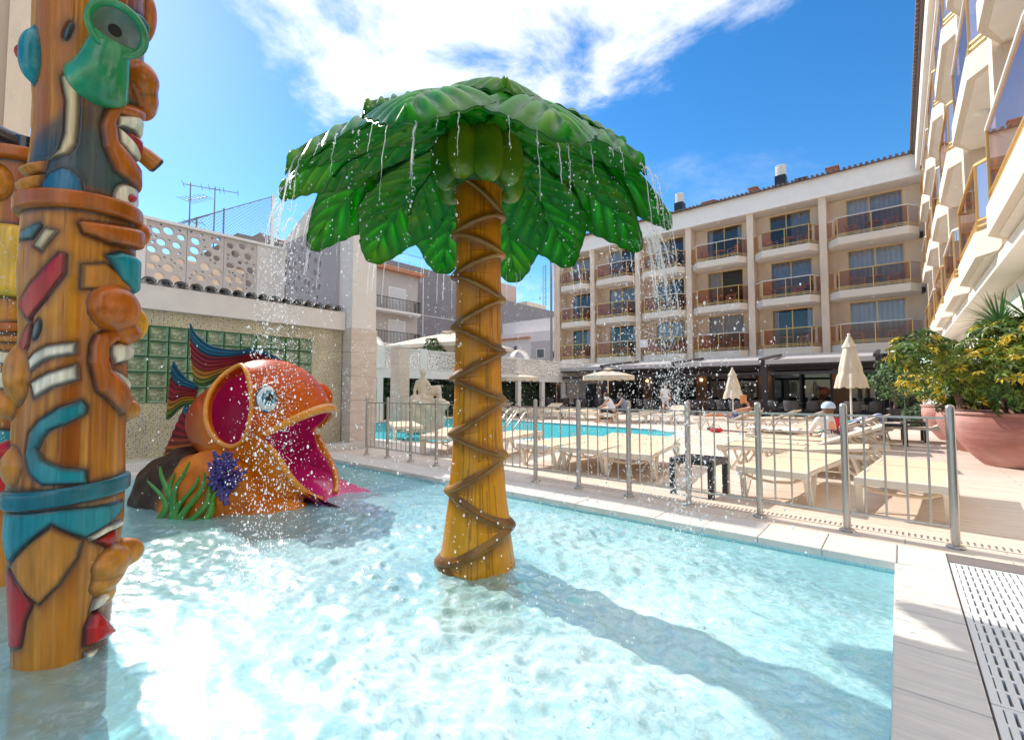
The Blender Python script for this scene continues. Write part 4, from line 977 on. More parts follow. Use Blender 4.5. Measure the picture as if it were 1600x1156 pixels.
# ------------------------------------------------------------------ sun loungers (resin frame, sling, V legs); local: foot end at y=0, head towards +y
def make_lounger(raise_deg):
    root = thing('sun_lounger', 'x', 'sun lounger')
    w = .33; hinge = 1.18; L_ = 1.92; ra = R(raise_deg); dz = math.sin(ra); dy = math.cos(ra)
    q = MB()
    for s_ in (-1, 1):
        q.tube([(s_ * w, -.02, .30), (s_ * w, .05, .345), (s_ * w, .5, .355), (s_ * w, hinge, .345), (s_ * w, L_, .33)], .028, 8, flat=1.3)
    q.bar((-w - .03, .012, .345), (w + .03, .012, .345), .105, .072); q.bar((-w, L_, .33), (w, L_, .33), .05, .06); q.bar((-w, hinge, .335), (w, hinge, .335), .04, .05)
    q.build('frame', m_resin, root)
    q = MB(); n = 14; top = []; bot = []
    for i in range(n + 1):
        y = .07 + (hinge - .075) * i / n; r1 = []; r2 = []
        for j in range(9):
            u = -1 + j / 4; sag = -.022 * (1 - u * u) * math.sin(PI * min(max(i / n, .0), 1)); z = .385 + sag - (.012 if i == 0 else 0)
            r1.append((u * (w + .025), y, z)); r2.append((u * (w + .025), y, z - .012))
        top.append(r1); bot.append(r2[::-1])
    q.grid(top[::-1]); q.grid(bot[::-1]); q.build('sling', m_sling, root)
    q = MB()
    for s_ in (-1, 1): q.tube([(s_ * w, hinge, .36), (s_ * w, hinge + .4 * dy, .365 + .4 * dz), (s_ * w, hinge + .74 * dy, .36 + .74 * dz)], .026, 8)
    q.bar((-w, hinge + .74 * dy, .36 + .74 * dz), (w, hinge + .74 * dy, .36 + .74 * dz), .05, .04); q.build('back_frame', m_resin, root)
    q = MB(); top = []; bot = []
    for i in range(9):
        t = .76 * i / 8; r1 = [((-1 + j / 4) * (w + .025), hinge + .015 + t * dy - (.02 * dz), .385 + t * dz + .02 * dy - .015 * (1 - (-1 + j / 4)**2) * math.sin(PI * i / 8) - .02) for j in range(9)]
        top.append(r1); bot.append([(p[0], p[1] + .01 * dz, p[2] - .012) for p in r1][::-1])
    q.grid(top[::-1]); q.grid(bot[::-1]); q.build('back_sling', m_sling, root)
    if raise_deg > 12:
        for s_ in (-1, 1): q = MB(); q.bar((s_ * .26, hinge + .45 * dy, .34 + .45 * dz), (s_ * .26, hinge + .66, .34), .03); q.build('back_strut', m_resin, root)
    for s_ in (-1, 1):
        for (y0, y1) in ((.10, .30), (L_ - .12, L_ - .36)):
            q = MB(); q.bar((s_ * w, y0 - .04, .33), (s_ * (w + .015), y0 + .06, 0), .060, .036); q.bar((s_ * w, y1 + .08 * (1 if y1 > y0 else -1), .33), (s_ * (w + .015), y0 + .075, .0), .048, .032)
            q.build('leg', m_resin, root)
    q = MB(); q.tube([(-w + .03, .02, .30), (-w * .6, .015, .255), (0, .01, .24), (w * .6, .015, .255), (w - .03, .02, .30)], .016, 8); q.build('foot_tube', m_sling, root)
    return root
LG = {a: make_lounger(a) for a in (0, 6, 24)}; lused = set()
def lounger(loc, rz, ang, lab, grp):
    if ang not in lused: o = LG[ang]; o.location = loc; o.rotation_euler = (0, 0, rz); setp(o, lab, None, grp); lused.add(ang); return o
    return dup_thing(LG[ang], loc, rz, lab, grp)
g1 = 'loungers along the fence'
near = [((-.02, 5.86, 0), R(-5), 0, 'beige sling lounger at the right end of the fence row'), ((-1.13, 5.84, 0), R(-7), 0, 'beige sling lounger second from the right end of the fence row'),
        ((-2.98, 6.05, 0), R(9), 6, 'beige sling lounger behind the fence left of the black slatted table'), ((-3.80, 6.1, 0), R(3), 6, 'beige sling lounger behind the fence, second left of the black table'),
        ((-4.62, 6.02, 0), R(-4), 0, 'beige sling lounger behind the fence just right of the palm trunk'), ((-5.95, 6.2, 0), R(12), 0, 'beige sling lounger behind the fence half hidden by the palm trunk'),
        ((-7.0, 6.0, 0), R(35), 0, 'beige lounger behind the fence in front of the seated statue')]
for a in near: lounger(*a, g1)
lounger((-9.5, 7.2, 0), R(60), 0, 'beige lounger beside the tall stone pillar at the left end of the fence', g1)
g2 = 'side-on loungers before the closed parasol'
w2 = ['nearest the fence', 'second from the fence', 'third from the fence', 'fourth from the fence', 'fifth from the fence', 'sixth from the fence', 'seventh from the fence', 'farthest from the fence']
for k in range(8):
    y = 8.35 + .86 * k + (.5 if k > 3 else 0); x = -2.75 + .10 * k + (.45 if k < 3 else 0) + RNG.uniform(-.05, .05)
    lounger((x, y, 0), R(-90) + RNG.uniform(-.05, .05), 24 if k > 0 else 6, f'{"raised" if k > 0 else "flat"} cream lounger of the side-on row, {w2[k]}', g2)
lounger((-.6, 15.4, 0), R(-95), 24, 'raised cream lounger beyond the black two-leg table at the right', g2)
g3 = 'loungers on the far side of the swimming pool'
for k in range(10):
    x = -16.2 + 1.02 * k; y = 16.9 + .03 * k
    if k == 7: continue
    lounger((x, y, 0), R(RNG.uniform(-6, 6)), 6 if k % 3 else 24, f'cream lounger across the swimming pool, {["leftmost", "second", "third", "fourth", "fifth", "sixth", "seventh", "eighth", "ninth", "rightmost"][k]} of its row', g3)
lounger((-8.95, 16.3, 0), R(4), 0, 'cream lounger with two people sitting on it across the swimming pool', g3)
lounger((-5.15, 15.9, 0), R(-100), 24, 'cream lounger with a sunbather lying on it', g3)
lounger((-4.3, 17.0, 0), R(-95), 24, 'raised empty cream lounger right behind the sunbather', g3)
lounger((-3.6, 17.9, 0), R(-95), 24, 'raised cream lounger farthest behind the sunbather', g3)
# black slatted side tables
def side_table(loc, rz, lab, w=.52, h=.44):
    t = thing('side_table', lab, 'side table', loc, rz, 'black slatted side tables'); e = w / 2
    q = MB(); q.box(-e, e, -e, -e + .05, h - .06, h); q.box(-e, e, e - .05, e, h - .06, h); q.box(-e, -e + .05, -e + .051, e - .051, h - .06, h); q.box(e - .05, e, -e + .051, e - .051, h - .06, h); q.build('top_frame', m_slat, t)
    n = 6
    for k in range(n):
        a = -e + .055 + (w - .11) * k / n; q = MB(); q.box(a + .004, a + (w - .11) / n - .004, -e + .051, e - .051, h - .024, h - .004); q.build('slat', m_slat, t)
    for sx in (-1, 1):
        for sy in (-1, 1): q = MB(); q.box(sx * e - (.06 if sx > 0 else 0), sx * e + (.06 if sx < 0 else 0), sy * e - (.06 if sy > 0 else 0), sy * e + (.06 if sy < 0 else 0), 0, h - .061); q.build('leg', m_slat, t)
side_table((-1.92, 5.86, 0), R(-4), 'black slatted side table between loungers right behind the fence')
side_table((-.12, 14.0, 0), R(5), 'black side table among the far side-on loungers at the right', .45, .5)
side_table((.25, 15.6, 0), R(8), 'black side table farthest away beside the terracotta pots', .45, .5)
side_table((-6.75, 6.9, 0), R(10), 'low black side table behind the fence left of the palm trunk', .45, .3)

# ------------------------------------------------------------------ parasols
def closed_parasol(loc, top, bot, r, lab):
    p = thing('parasol', lab, 'parasol', loc, 0, 'closed cream parasols')
    q = MB(); q.cyl((0, 0, 0), (0, 0, bot + .05), .022, n=10); q.build('pole', m_railw, p)
    q = MB(); q.lathe([(.25, 0), (.25, .05), (.05, .09), (.04, .3)], 18); q.build('base', m_slat, p)
    q = MB(); rows = []; n = 48; H = top - bot
    for i in range(22):
        t = i / 21; z = bot + H * t; rad = r * (1 - t)**.62 * (1 - .10 * math.exp(-((t - .30) / .05)**2)) * (.96 + .06 * math.cos(PI * t)) + .012
        rows.append([(rad * (1 + .17 * (1 - t) * math.sin(8 * a) + .06 * math.sin(3 * a + 1)) * math.cos(a + .35 * t), rad * (1 + .17 * (1 - t) * math.sin(8 * a) + .06 * math.sin(3 * a + 1)) * math.sin(a + .35 * t), z - .03 * (1 - t) * math.sin(8 * a)) for a in [2 * PI * k / n for k in range(n)]])
    q.grid(rows, 0, True, True); q.build('canopy', m_canvas, p)
    q = MB(); q.ell((0, 0, top + .01), .035, 10, 6); q.build('finial', m_white, p)
    q = MB(); rows = [[((r * .45 + .02 * (1 - t)) * (1 - t * .45) * (1 + .08 * math.sin(8 * a)) * math.cos(a), (r * .45 + .02 * (1 - t)) * (1 - t * .45) * (1 + .08 * math.sin(8 * a)) * math.sin(a), top - H * .24 + H * .13 * t) for a in [2 * PI * k / 32 for k in range(32)]] for t in (0, .25, .5, .75, 1)]
    q.grid(rows, 0, True, True); q.build('vent_flap', m_canvas, p)
closed_parasol((-.93, 14.27, 0), 2.68, 1.36, .30, 'closed cream parasol, the large one behind the side-on loungers')
closed_parasol((-5.19, 20.1, 0), 2.20, .98, .33, 'closed cream parasol, the small one beside the sunbather')
closed_parasol((.2, 30.6, 0), 2.3, 1.1, .30, 'closed pale parasol reflected far back beside the dark restaurant glass')
def open_parasol(loc, r, zr, zt, lab, n=8, sq=False):
    p = thing('parasol', lab, 'parasol', loc, R(12), 'open cream parasols')
    q = MB(); q.cyl((0, 0, 0), (0, 0, zt - .02), .028, n=10); q.build('pole', m_railw, p)
    q = MB(); q.box(-.35, .35, -.35, .35, 0, .09); q.build('base', m_slat, p)
    def rad(a):
        if sq: return r / max(abs(math.cos(a)), abs(math.sin(a)))
        k = 2 * PI / n; b = (a % k) - k / 2; return r * math.cos(k / 2) / math.cos(b)
    m = 64; rows = []
    for i in range(9):
        t = i / 8; rows.append([(rad(a) * t * math.cos(a), rad(a) * t * math.sin(a), zt - (zt - zr) * (t**1.15) - .04 * math.sin(PI * t) * abs(math.sin(n * a / 2))) for a in [2 * PI * k / m for k in range(m)]])
    q = MB(); q.grid(rows[::-1], 0, True, True); q.grid([[Vector(x) - Vector((0, 0, .01)) for x in rw] for rw in rows], 0, True, True); q.build('canopy', m_canvas, p)
    q = MB(); rim = rows[-1]; low = [(x, y, z - .16 - .05 * abs(math.sin(m / 64 * 16 * PI * k / m))) for k, (x, y, z) in enumerate(rim)]
    q.grid([rim, low], 0, False, True); q.grid([[(x * .995, y * .995, z) for x, y, z in low], [(x * .995, y * .995, z) for x, y, z in rim]], 0, False, True); q.build('valance', m_canvas, p)
    for k in range(n):
        a = 2 * PI * k / n; q = MB(); q.bar((0, 0, zt - .05), (rad(a) * .97 * math.cos(a), rad(a) * .97 * math.sin(a), zr - .03), .02); q.build('rib', m_railw, p)
    q = MB(); rows = [[(.22 * r * t * math.cos(a), .22 * r * t * math.sin(a), zt + .10 - .07 * t) for a in [2 * PI * k / 24 for k in range(24)]] for t in (1, .5, .05)]; q.grid(rows, 0, True, True); q.build('vent_flap', m_canvas, p)
open_parasol((-10.25, 19.0, 0), 1.22, 1.98, 2.25, 'open cream parasol right of the palm trunk before the dark restaurant')
open_parasol((-15.4, 18.7, 0), 1.2, 2.0, 2.22, 'open cream parasol touching the palm trunk edge, left of the other open one')
open_parasol((-20.0, 18.2, 2.29), 2.7, 1.55, 2.45, 'very large cream parasol on the white terrace behind the palm trunk', 8, True)

# ------------------------------------------------------------------ pool handrails
for (x, y, lab, m_) in ((-10.2, 10.2, 'teal tinted handrail of the pool ladder right of the trunk', m_steel), (-9.4, 9.6, 'steel handrail of the pool ladder, nearer one', m_steel)):
    h = thing('pool_handrail', lab, 'handrail', (-7.55 + (x + 10.2), 9.0 + (y - 10.2), 0), R(-30), 'pool ladder handrails')
    for s_ in (0, .5): q = MB(); q.tube([(s_, .28, 0), (s_, .28, .6), (s_, .22, .78), (s_, .05, .85), (s_, -.15, .78), (s_, -.55, .25), (s_, -.62, -.3)], .02, 8); q.build('rail_tube', m_, h)

# ------------------------------------------------------------------ people
def person(loc, rz, joints, cols, lab, h=.02, extra=None, hair=True):
    """joints: dict of points; body grown as one smooth surface; cols: function(V)->rgb"""
    J = {k: np.array(v, float) for k, v in joints.items()}
    def fn(X, Y, Z):
        d = capsule(X, Y, Z, J['pelvis'] + [-.07, 0, 0] * np.array([1, 0, 0]), J['pelvis'] + np.array([.07, 0, 0]), .125, .125)
        d = smin(d, capsule(X, Y, Z, J['pelvis'], J['chest'], .13, .14), .06)
        sh = J['sl'] - J['sr']; d = smin(d, capsule(X, Y, Z, J['sl'] * .9 + J['sr'] * .1 - [0, 0, .03], J['sr'] * .9 + J['sl'] * .1 - [0, 0, .03], .075, .075), .08)
        d = smin(d, capsule(X, Y, Z, J['chest'], J['neck'], .10, .055), .05)
        d = smin(d, capsule(X, Y, Z, J['neck'], J['head'], .052, .05), .02)
        for s_ in 'lr':
            d = smin(d, capsule(X, Y, Z, J['s' + s_], J['e' + s_], .052, .042), .03); d = smin(d, capsule(X, Y, Z, J['e' + s_], J['w' + s_], .041, .028), .02)
            hd = J['w' + s_] - J['e' + s_]; hd /= np.linalg.norm(hd); d = smin(d, capsule(X, Y, Z, J['w' + s_], J['w' + s_] + hd * .12, .032, .022), .02)
            d = smin(d, capsule(X, Y, Z, J['h' + s_], J['k' + s_], .085, .058), .04); d = smin(d, capsule(X, Y, Z, J['k' + s_], J['a' + s_], .056, .038), .025)
            d = smin(d, capsule(X, Y, Z, J['a' + s_] - [0, 0, .02], J['f' + s_], .038, .030), .03)
        q = J['head']; f_ = J.get('face', np.array([0, -1, 0.])); f_ = f_ / np.linalg.norm(f_)
        d = smin(d, ellipsoid(X, Y, Z, q, (.082, .098, .118)), .02)
        d = smin(d, capsule(X, Y, Z, q + f_ * .085 - [0, 0, .0], q + f_ * .105 - [0, 0, .03], .012, .016), .012)           # nose
        d = smin(d, capsule(X, Y, Z, q + f_ * .06 - [0, 0, .09], q + f_ * .075 - [0, 0, .09], .025, .022), .02)            # chin
        return d
    P = np.array(list(J.values())[:-1] if 'face' in J else list(J.values())); lo = P.min(0) - .22; hi = P.max(0) + .22
    V, F = surface_nets(fn, lo, hi, h)
    root = thing('person', lab, 'person', loc, rz)
    np_mesh('body', V, F, M('person_paint', (1, 1, 1), .7, .05, 14, attr=True), root, True, cols(V, J))
    return root, J
SK = np.array([.52, .27, .17])
def near_(V, a, b, r): return capsule(V[:, 0], V[:, 1], V[:, 2], a, b, r, r) < 0
def hairpiece(root, J, col, r=(.094, .108, .115), cut=-.2, cap=None):
    f_ = J['face'] / np.linalg.norm(J['face'])
    def fn(X, Y, Z):
        d = ellipsoid(X, Y, Z, J['head'] + np.array([0, 0, .022]) - f_ * .012, r)
        pl = ((X - J['head'][0]) * f_[0] + (Y - J['head'][1]) * f_[1] + (Z - J['head'][2]) * f_[2]) - .035 - np.maximum((Z - J['head'][2]), 0) * .75
        return np.maximum(np.maximum(d, pl), -(Z - J['head'][2]) + cut)
    V, F = surface_nets(fn, J['head'] - .2, J['head'] + .25, .012); np_mesh('hair', V, F, M('hair_' + str(col), col, .6, .2, 40), root, True)
# standing woman, white t-shirt, grey shorts, face mask; local facing -y
J = dict(pelvis=(0, 0, .93), chest=(0, .01, 1.22), neck=(0, .01, 1.42), head=(.01, -.02, 1.56), sl=(.17, .01, 1.36), sr=(-.17, .01, 1.36), el=(.24, .03, 1.10), er=(-.23, .02, 1.10), wl=(.25, -.06, .88), wr=(-.22, -.08, .87),
         hl=(.09, 0, .90), hr=(-.09, 0, .90), kl=(.10, -.04, .50), kr=(-.10, .03, .50), al=(.11, .0, .07), ar=(-.11, .08, .07), fl=(.12, -.15, .035), fr=(-.12, -.08, .035), face=(.15, -1, -.1))
def cw(V, J):
    c = np.tile(SK, (len(V), 1)); top = (V[:, 2] > .93) & (V[:, 2] < 1.43) & (np.abs(V[:, 0]) < .235); c[top & (V[:, 2] > 1.08) | top & (np.abs(V[:, 0]) < .19)] = (.78, .74, .72)
    c[(V[:, 2] < .96) & (V[:, 2] > .62) & (np.abs(V[:, 0]) < .2)] = (.5, .5, .53)
    f_ = J['face'] / np.linalg.norm(J['face']); e = (V - J['head']) @ f_; c[(e > .045) & (V[:, 2] < 1.555) & (V[:, 2] > 1.43)] = (.6, .72, .8); c[V[:, 2] < .06] = (.1, .1, .1); return c
r_, J_ = person((-9.55, 24.0, 0), R(35), J, cw, 'person standing in a white t-shirt, grey shorts and face mask before the restaurant'); hairpiece(r_, J_, (.12, .05, .025))
# two people on the far lounger
J = dict(pelvis=(0, 0, .50), chest=(0, -.10, .78), neck=(0, -.18, .98), head=(0, -.25, 1.09), sl=(.18, -.14, .93), sr=(-.18, -.14, .93), el=(.22, -.32, .70), er=(-.22, -.30, .70), wl=(.14, -.52, .60), wr=(-.14, -.52, .60),
         hl=(.10, -.02, .47), hr=(-.10, -.02, .47), kl=(.14, -.44, .50), kr=(-.14, -.44, .50), al=(.14, -.50, .08), ar=(-.14, -.62, .08), fl=(.14, -.66, .03), fr=(-.14, -.80, .03), face=(0, -1, -.6))
def cm_(V, J):
    c = np.tile(SK, (len(V), 1)); t = near_(V, J['pelvis'], J['neck'] - [0, -.02, .06], .20) & (V[:, 2] > .50); c[t] = (.74, .72, .74); c[near_(V, J['hl'], J['kl'] + [0, .1, 0], .11) | near_(V, J['hr'], J['kr'] + [0, .1, 0], .11)] = (.03, .03, .05); return c
r_, J_ = person((-8.85, 16.75, 0), R(-75), J, cm_, 'person in a white t-shirt bent forward on the far lounger'); hairpiece(r_, J_, (.10, .05, .03))
def cm2(V, J):
    c = np.tile(SK, (len(V), 1)); c[near_(V, J['pelvis'], J['neck'] - [0, -.02, .06], .20) & (V[:, 2] > .50)] = (.22, .26, .36); c[near_(V, J['hl'], J['kl'] + [0, .05, 0], .11) | near_(V, J['hr'], J['kr'] + [0, .05, 0], .11)] = (.03, .03, .05); return c
r_, J_ = person((-8.55, 17.35, 0), R(-60), J, cm2, 'person in a blue grey top sitting behind the one in white'); hairpiece(r_, J_, (.06, .03, .02))
# sunbather lying on a lounger
J = dict(pelvis=(0, 0, .50), chest=(.0, .28, .60), neck=(0, .47, .74), head=(0, .56, .84), sl=(.18, .40, .70), sr=(-.18, .40, .70), el=(.30, .22, .66), er=(-.34, .36, .80), wl=(.24, -.02, .56), wr=(-.12, .30, .98),
         hl=(.10, -.05, .49), hr=(-.10, -.05, .49), kl=(.12, -.48, .56), kr=(-.12, -.48, .50), al=(.10, -.90, .46), ar=(-.10, -.92, .46), fl=(.10, -.98, .54), fr=(-.10, -1.0, .54), face=(0, -.8, .5))
def cs(V, J):
    c = np.tile(SK * 1.05, (len(V), 1)); c[near_(V, J['pelvis'] - [0, .12, 0], J['pelvis'] + [0, .06, 0], .19) & (np.abs(V[:, 0]) < .2)] = (.05, .14, .42); return c
r_, J_ = person((-4.05, 15.78, 0), R(-100), J, cs, 'person sunbathing on a lounger in blue swim shorts holding an open book'); hairpiece(r_, J_, (.05, .03, .02))
bk = thing('open_book', 'open orange covered book held up by the sunbather', 'book', (-3.72, 15.60, 1.0), R(-100)); q = MB(); q.bar((-.22, .0, .0), (0, .03, .03), .015, .26); q.bar((0, .03, .03), (.22, .0, .0), .015, .26); q.build('cover', M('orange_cover', (.62, .25, .09), .6, .05), bk)
bg_ = thing('beach_bag', 'red and black beach bag lying beside the sunbather lounger', 'bag', (-4.35, 14.9, 0), R(20)); bg_.scale = (.7, .7, .6); q = MB()
q.ell((0, 0, .12), (.30, .20, .12), 16, 8); q.build('bag_body', M('red_cloth', (.55, .04, .05), .8, .1), bg_); q = MB(); q.ell((-.22, .05, .18), (.16, .14, .09), 12, 6); q.build('rolled_towel', M('patch_black', (.04, .06, .07), .8, .1), bg_); q = MB(); q.tube([(-.2, 0, .2), (-.1, 0, .36), (.1, 0, .36), (.2, 0, .2)], .015, 6); q.build('handle', m_black, bg_)
# person with cap, back to the camera, ACTION on the towel shirt
J = dict(pelvis=(0, 0, .47), chest=(0, -.03, .76), neck=(0, -.04, .97), head=(0, -.06, 1.10), sl=(.19, -.03, .92), sr=(-.19, -.03, .92), el=(.27, -.16, .70), er=(-.28, -.10, .68), wl=(.20, -.40, .62), wr=(-.22, -.34, .58),
         hl=(.10, -.04, .45), hr=(-.10, -.04, .45), kl=(.14, -.48, .50), kr=(-.14, -.48, .50), al=(.15, -.56, .08), ar=(-.15, -.56, .08), fl=(.15, -.74, .03), fr=(-.15, -.74, .03), face=(-.5, -1, -.1))
def ca_(V, J):
    c = np.tile(SK * .95, (len(V), 1)); t = (V[:, 2] < .99) & (V[:, 2] > .46) & (V[:, 1] > -.20); c[t] = (.75, .72, .70); c[t & (V[:, 2] > .66) & (V[:, 0] < -.07)] = (.62, .03, .05)
    dd = (V[:, 0]**2 / .055**2 + (V[:, 2] - .80)**2 / .10**2) < 1; c[t & dd & (V[:, 1] > 0)] = (.80, .36, .22); c[(V[:, 2] > .42) & (V[:, 1] < -.10) & (V[:, 2] < .60) & (np.abs(V[:, 0]) < .25) & (V[:, 1] > -.5)] = (.2, .22, .28); return c
pa = (-1.02, 10.55, -.20)
r_, J_ = person(pa, R(205), J, ca_, 'person in a pale blue cap and red and white lettered shirt, seen from behind', .014); hairpiece(r_, J_, (.16, .09, .05))
q = MB(); q.lathe([(.115, 0), (.117, .03), (.105, .075), (.075, .11), (.03, .125), (0, .127)], 20, (0, -.05, 1.135)); q.grid([[(-.09 + .18 * i / 8 - .02, -.15 - .09 * math.sin(PI * i / 8) * k, 1.15 - .02 * k) for i in range(9)] for k in (0, .5, 1)]); q.build('cap', M('pale_blue_cap', (.48, .62, .78), .8, .08), r_)
def text_mesh(name, body, size, mat, parent, loc, rot, ext=.002):
    cu = bpy.data.curves.new(name, 'FONT'); cu.body = body; cu.size = size; cu.extrude = ext; cu.align_x = 'CENTER'; cu.align_y = 'CENTER'
    t = bpy.data.objects.new(name, cu); COL.objects.link(t); dg = bpy.context.evaluated_depsgraph_get(); me = bpy.data.meshes.new_from_object(t.evaluated_get(dg)); bpy.data.objects.remove(t)
    me.materials.clear(); me.materials.append(mat); o = link(me, name, parent); o.location = loc; o.rotation_euler = rot; return o
text_mesh('lettering', 'ACTION', .10, M('navy_print', (.04, .05, .12), .8, .0), r_, (0, .125, .70), (R(88), 0, R(180)), .012)
# person on the hotel balcony
J = dict(pelvis=(0, 0, .48), chest=(0, .06, .78), neck=(0, .06, .98), head=(0, .02, 1.12), sl=(.19, .05, .93), sr=(-.19, .05, .93), el=(.26, -.10, .72), er=(-.26, -.10, .72), wl=(.16, -.32, .66), wr=(-.16, -.32, .66),
         hl=(.10, -.04, .46), hr=(-.10, -.04, .46), kl=(.13, -.48, .52), kr=(-.13, -.48, .50), al=(.14, -.80, .28), ar=(-.14, -.78, .20), fl=(.14, -.92, .34), fr=(-.14, -.92, .24), face=(0, -1, 0))
def cb_(V, J):
    c = np.tile(SK * .9, (len(V), 1)); c[near_(V, J['pelvis'], J['pelvis'] + [0, -.25, 0], .2)] = (.08, .08, .1); return c
r_, J_ = person((-3.85, 32.6, ZF[1]), R(-70), J, cb_, 'person sitting bare chested on a middle floor hotel balcony'); hairpiece(r_, J_, (.03, .02, .02))
# towels
def towel(loc, rz, w, l, cols, lab, seed, bumps=.04):
    g = np.random.default_rng(seed); n, m = 22, 30; U, Vv = np.meshgrid(np.linspace(-w / 2, w / 2, n), np.linspace(0, l, m), indexing='ij')
    Z = .02 + bumps * (smooth_noise(U * 9 + seed, Vv * 9, seed) + .5 * smooth_noise(U * 20, Vv * 20, seed + 1)); idx = (smooth_noise(U * 11, Vv * 7, seed + 3) * len(cols) * .999).astype(int)
    c = np.array(cols)[idx].reshape(-1, 3); o = np_mesh('towel', np.stack([U, Vv, Z], -1).reshape(-1, 3), gridF(n, m), M('towel_cloth', (1, 1, 1), .95, .1, 40, attr=True, bump=.2), None, True, c); o.location = loc; o.rotation_euler = (0, 0, rz)
    md = o.modifiers.new('thick', 'SOLIDIFY'); md.thickness = .012; return setp(o, lab, 'towel')
towel((-1.35, 12.1, .40), R(-90), .62, .9, [(.75, .72, .7), (.3, .5, .6), (.7, .5, .5), (.75, .73, .7)], 'crumpled patterned towel on the lounger beside the person in the cap', 2, .08)
towel((-2.6, 11.2, .40), R(-90), .60, 1.0, [(.75, .73, .72), (.6, .68, .6), (.76, .74, .7)], 'pale towel spread flat on a side-on lounger left of the person in the cap', 3, .05)
def drape(loc, rz, cols, lab, seed):
    w, l = .62, .72; n, m = 20, 26; U, Vv = np.meshgrid(np.linspace(-w / 2, w / 2, n), np.linspace(0, 1.1, m), indexing='ij'); a = R(24)
    y = np.where(Vv < .78, Vv * math.cos(a), .78 * math.cos(a) + .03); z = np.where(Vv < .78, Vv * math.sin(a), .78 * math.sin(a) - (Vv - .78)); z = z + .025 + .03 * smooth_noise(U * 12, Vv * 10, seed)
    idx = (np.clip((Vv / 1.1 + .15 * smooth_noise(U * 6, Vv * 6, seed)) % 1, 0, .999) * len(cols)).astype(int); c = np.array(cols)[idx].reshape(-1, 3)
    o = np_mesh('towel', np.stack([U, y, z], -1).reshape(-1, 3), gridF(n, m), M('towel_cloth', (1, 1, 1), .95, .1, 40, attr=True, bump=.2), None, True, c); o.location = loc; o.rotation_euler = (0, 0, rz); md = o.modifiers.new('thick', 'SOLIDIFY'); md.thickness = .012; return setp(o, lab, 'towel')
drape((-2.75 + .5 + 1.18, 8.35 + .86 * 5 + .5, .40), R(-90), [(.7, .35, .2), (.10, .2, .6), (.75, .6, .75), (.3, .35, .7)], 'blue and violet striped towel draped over a raised lounger back', 5)
drape((-2.75 + .3 + 1.18, 8.35 + .86 * 3, .40), R(-90), [(.15, .4, .35), (.1, .3, .35), (.7, .7, .7)], 'teal towel hanging behind a raised lounger back', 6)

# ------------------------------------------------------------------ terracotta pots with shrubs
m_scheff = M('variegated_leaf', (.035, .11, .014), .36, .2, 5, isl=.5, trans=.2, col2=(.20, .25, .025))
m_scheffy = M('yellow_leaf', (.62, .46, .03), .45, .15, 6, isl=.3, trans=.25)
m_yucca = M('yucca_leaf', (.08, .19, .05), .45, .15, 4, isl=.25, trans=.2)
m_soil = M('potting_soil', (.06, .04, .03), .95, .3, 20)
def pot(loc, r, h, lab):
    p = thing('planter_pot', lab, 'planter', loc, 0, 'terracotta bowl planters')
    q = MB(); prof = []
    for i in range(26):
        t = i / 25; prof.append((r * (.56 + .46 * math.sin(t * PI * .56)**.9 - .03 * t**6) * (1 + .006 * math.sin(i * 2.4)), h * t))
    top = prof[-1][0]; q.lathe([(0, .0)] + prof + [(top + .035, h + .0), (top + .035, h + .05), (top - .05, h + .05), (top - .08, h - .12)], 56); q.build('bowl', m_pot, p)
    q = MB(); q.lathe([(top - .06, h - .10), (0, h - .07)], 30); q.build('soil', m_soil, p); return p
def schefflera(loc, rx, h, n, lab, seed, yfrac=.17, size=.098):
    s = thing('schefflera_shrub', lab, 'shrub', loc, 0, 'variegated shrubs in the pots'); g = np.random.default_rng(seed)
    lobes = [(g.normal(0, rx * .42), g.normal(0, rx * .42), h * g.uniform(.25, .8), rx * g.uniform(.35, .6)) for _ in range(13)]
    mbs = {0: MB(), 1: MB()}; stems = MB()
    for lx, ly, lz, lr in lobes:
        stems.tube([(lx * .1, ly * .1, -.05), (lx * .5, ly * .5, lz * .5), (lx, ly, lz)], [.022, .016, .008], 6)
    for i in range(n):
        lx, ly, lz, lr = lobes[g.integers(len(lobes))]; d = g.normal(0, 1, 3); d[2] = d[2] * .8 + .25; d /= np.linalg.norm(d)
        rad = lr * (g.uniform(.35, 1)**.45); c = Vector((lx + d[0] * rad, ly + d[1] * rad, lz + d[2] * rad * .9))
        if c.z < -.12: continue
        up = (Vector(d) + Vector((0, 0, .7)) + Vector(g.normal(0, .35, 3))).normalized(); a0 = up.orthogonal().normalized(); a0 = Matrix.Rotation(g.uniform(0, 6.28), 3, up) @ a0
        mb = mbs[1 if g.random() < yfrac else 0]; nl = g.integers(6, 9); s_ = size * g.uniform(.7, 1.25)
        for k in range(nl):            # palmate leaf: 6-8 drooping leaflets
            a = Matrix.Rotation(2 * PI * k / nl, 3, up) @ a0; b = up.cross(a); tip = c + a * s_ * 1.25 - up * s_ * .5; m1 = c + a * s_ * .62 - up * s_ * .06; w = s_ * .24
            mb.add([c + a * s_ * .12, m1 + b * w, tip, m1 - b * w], [(0, 1, 2), (0, 2, 3)], 0)
    setp(mbs[0].build('green_foliage', m_scheff, s), kind='stuff'); setp(mbs[1].build('yellow_foliage', m_scheffy, s), kind='stuff'); stems.build('stem', M('bark', (.20, .13, .09), .9, .2, 12), s); return s
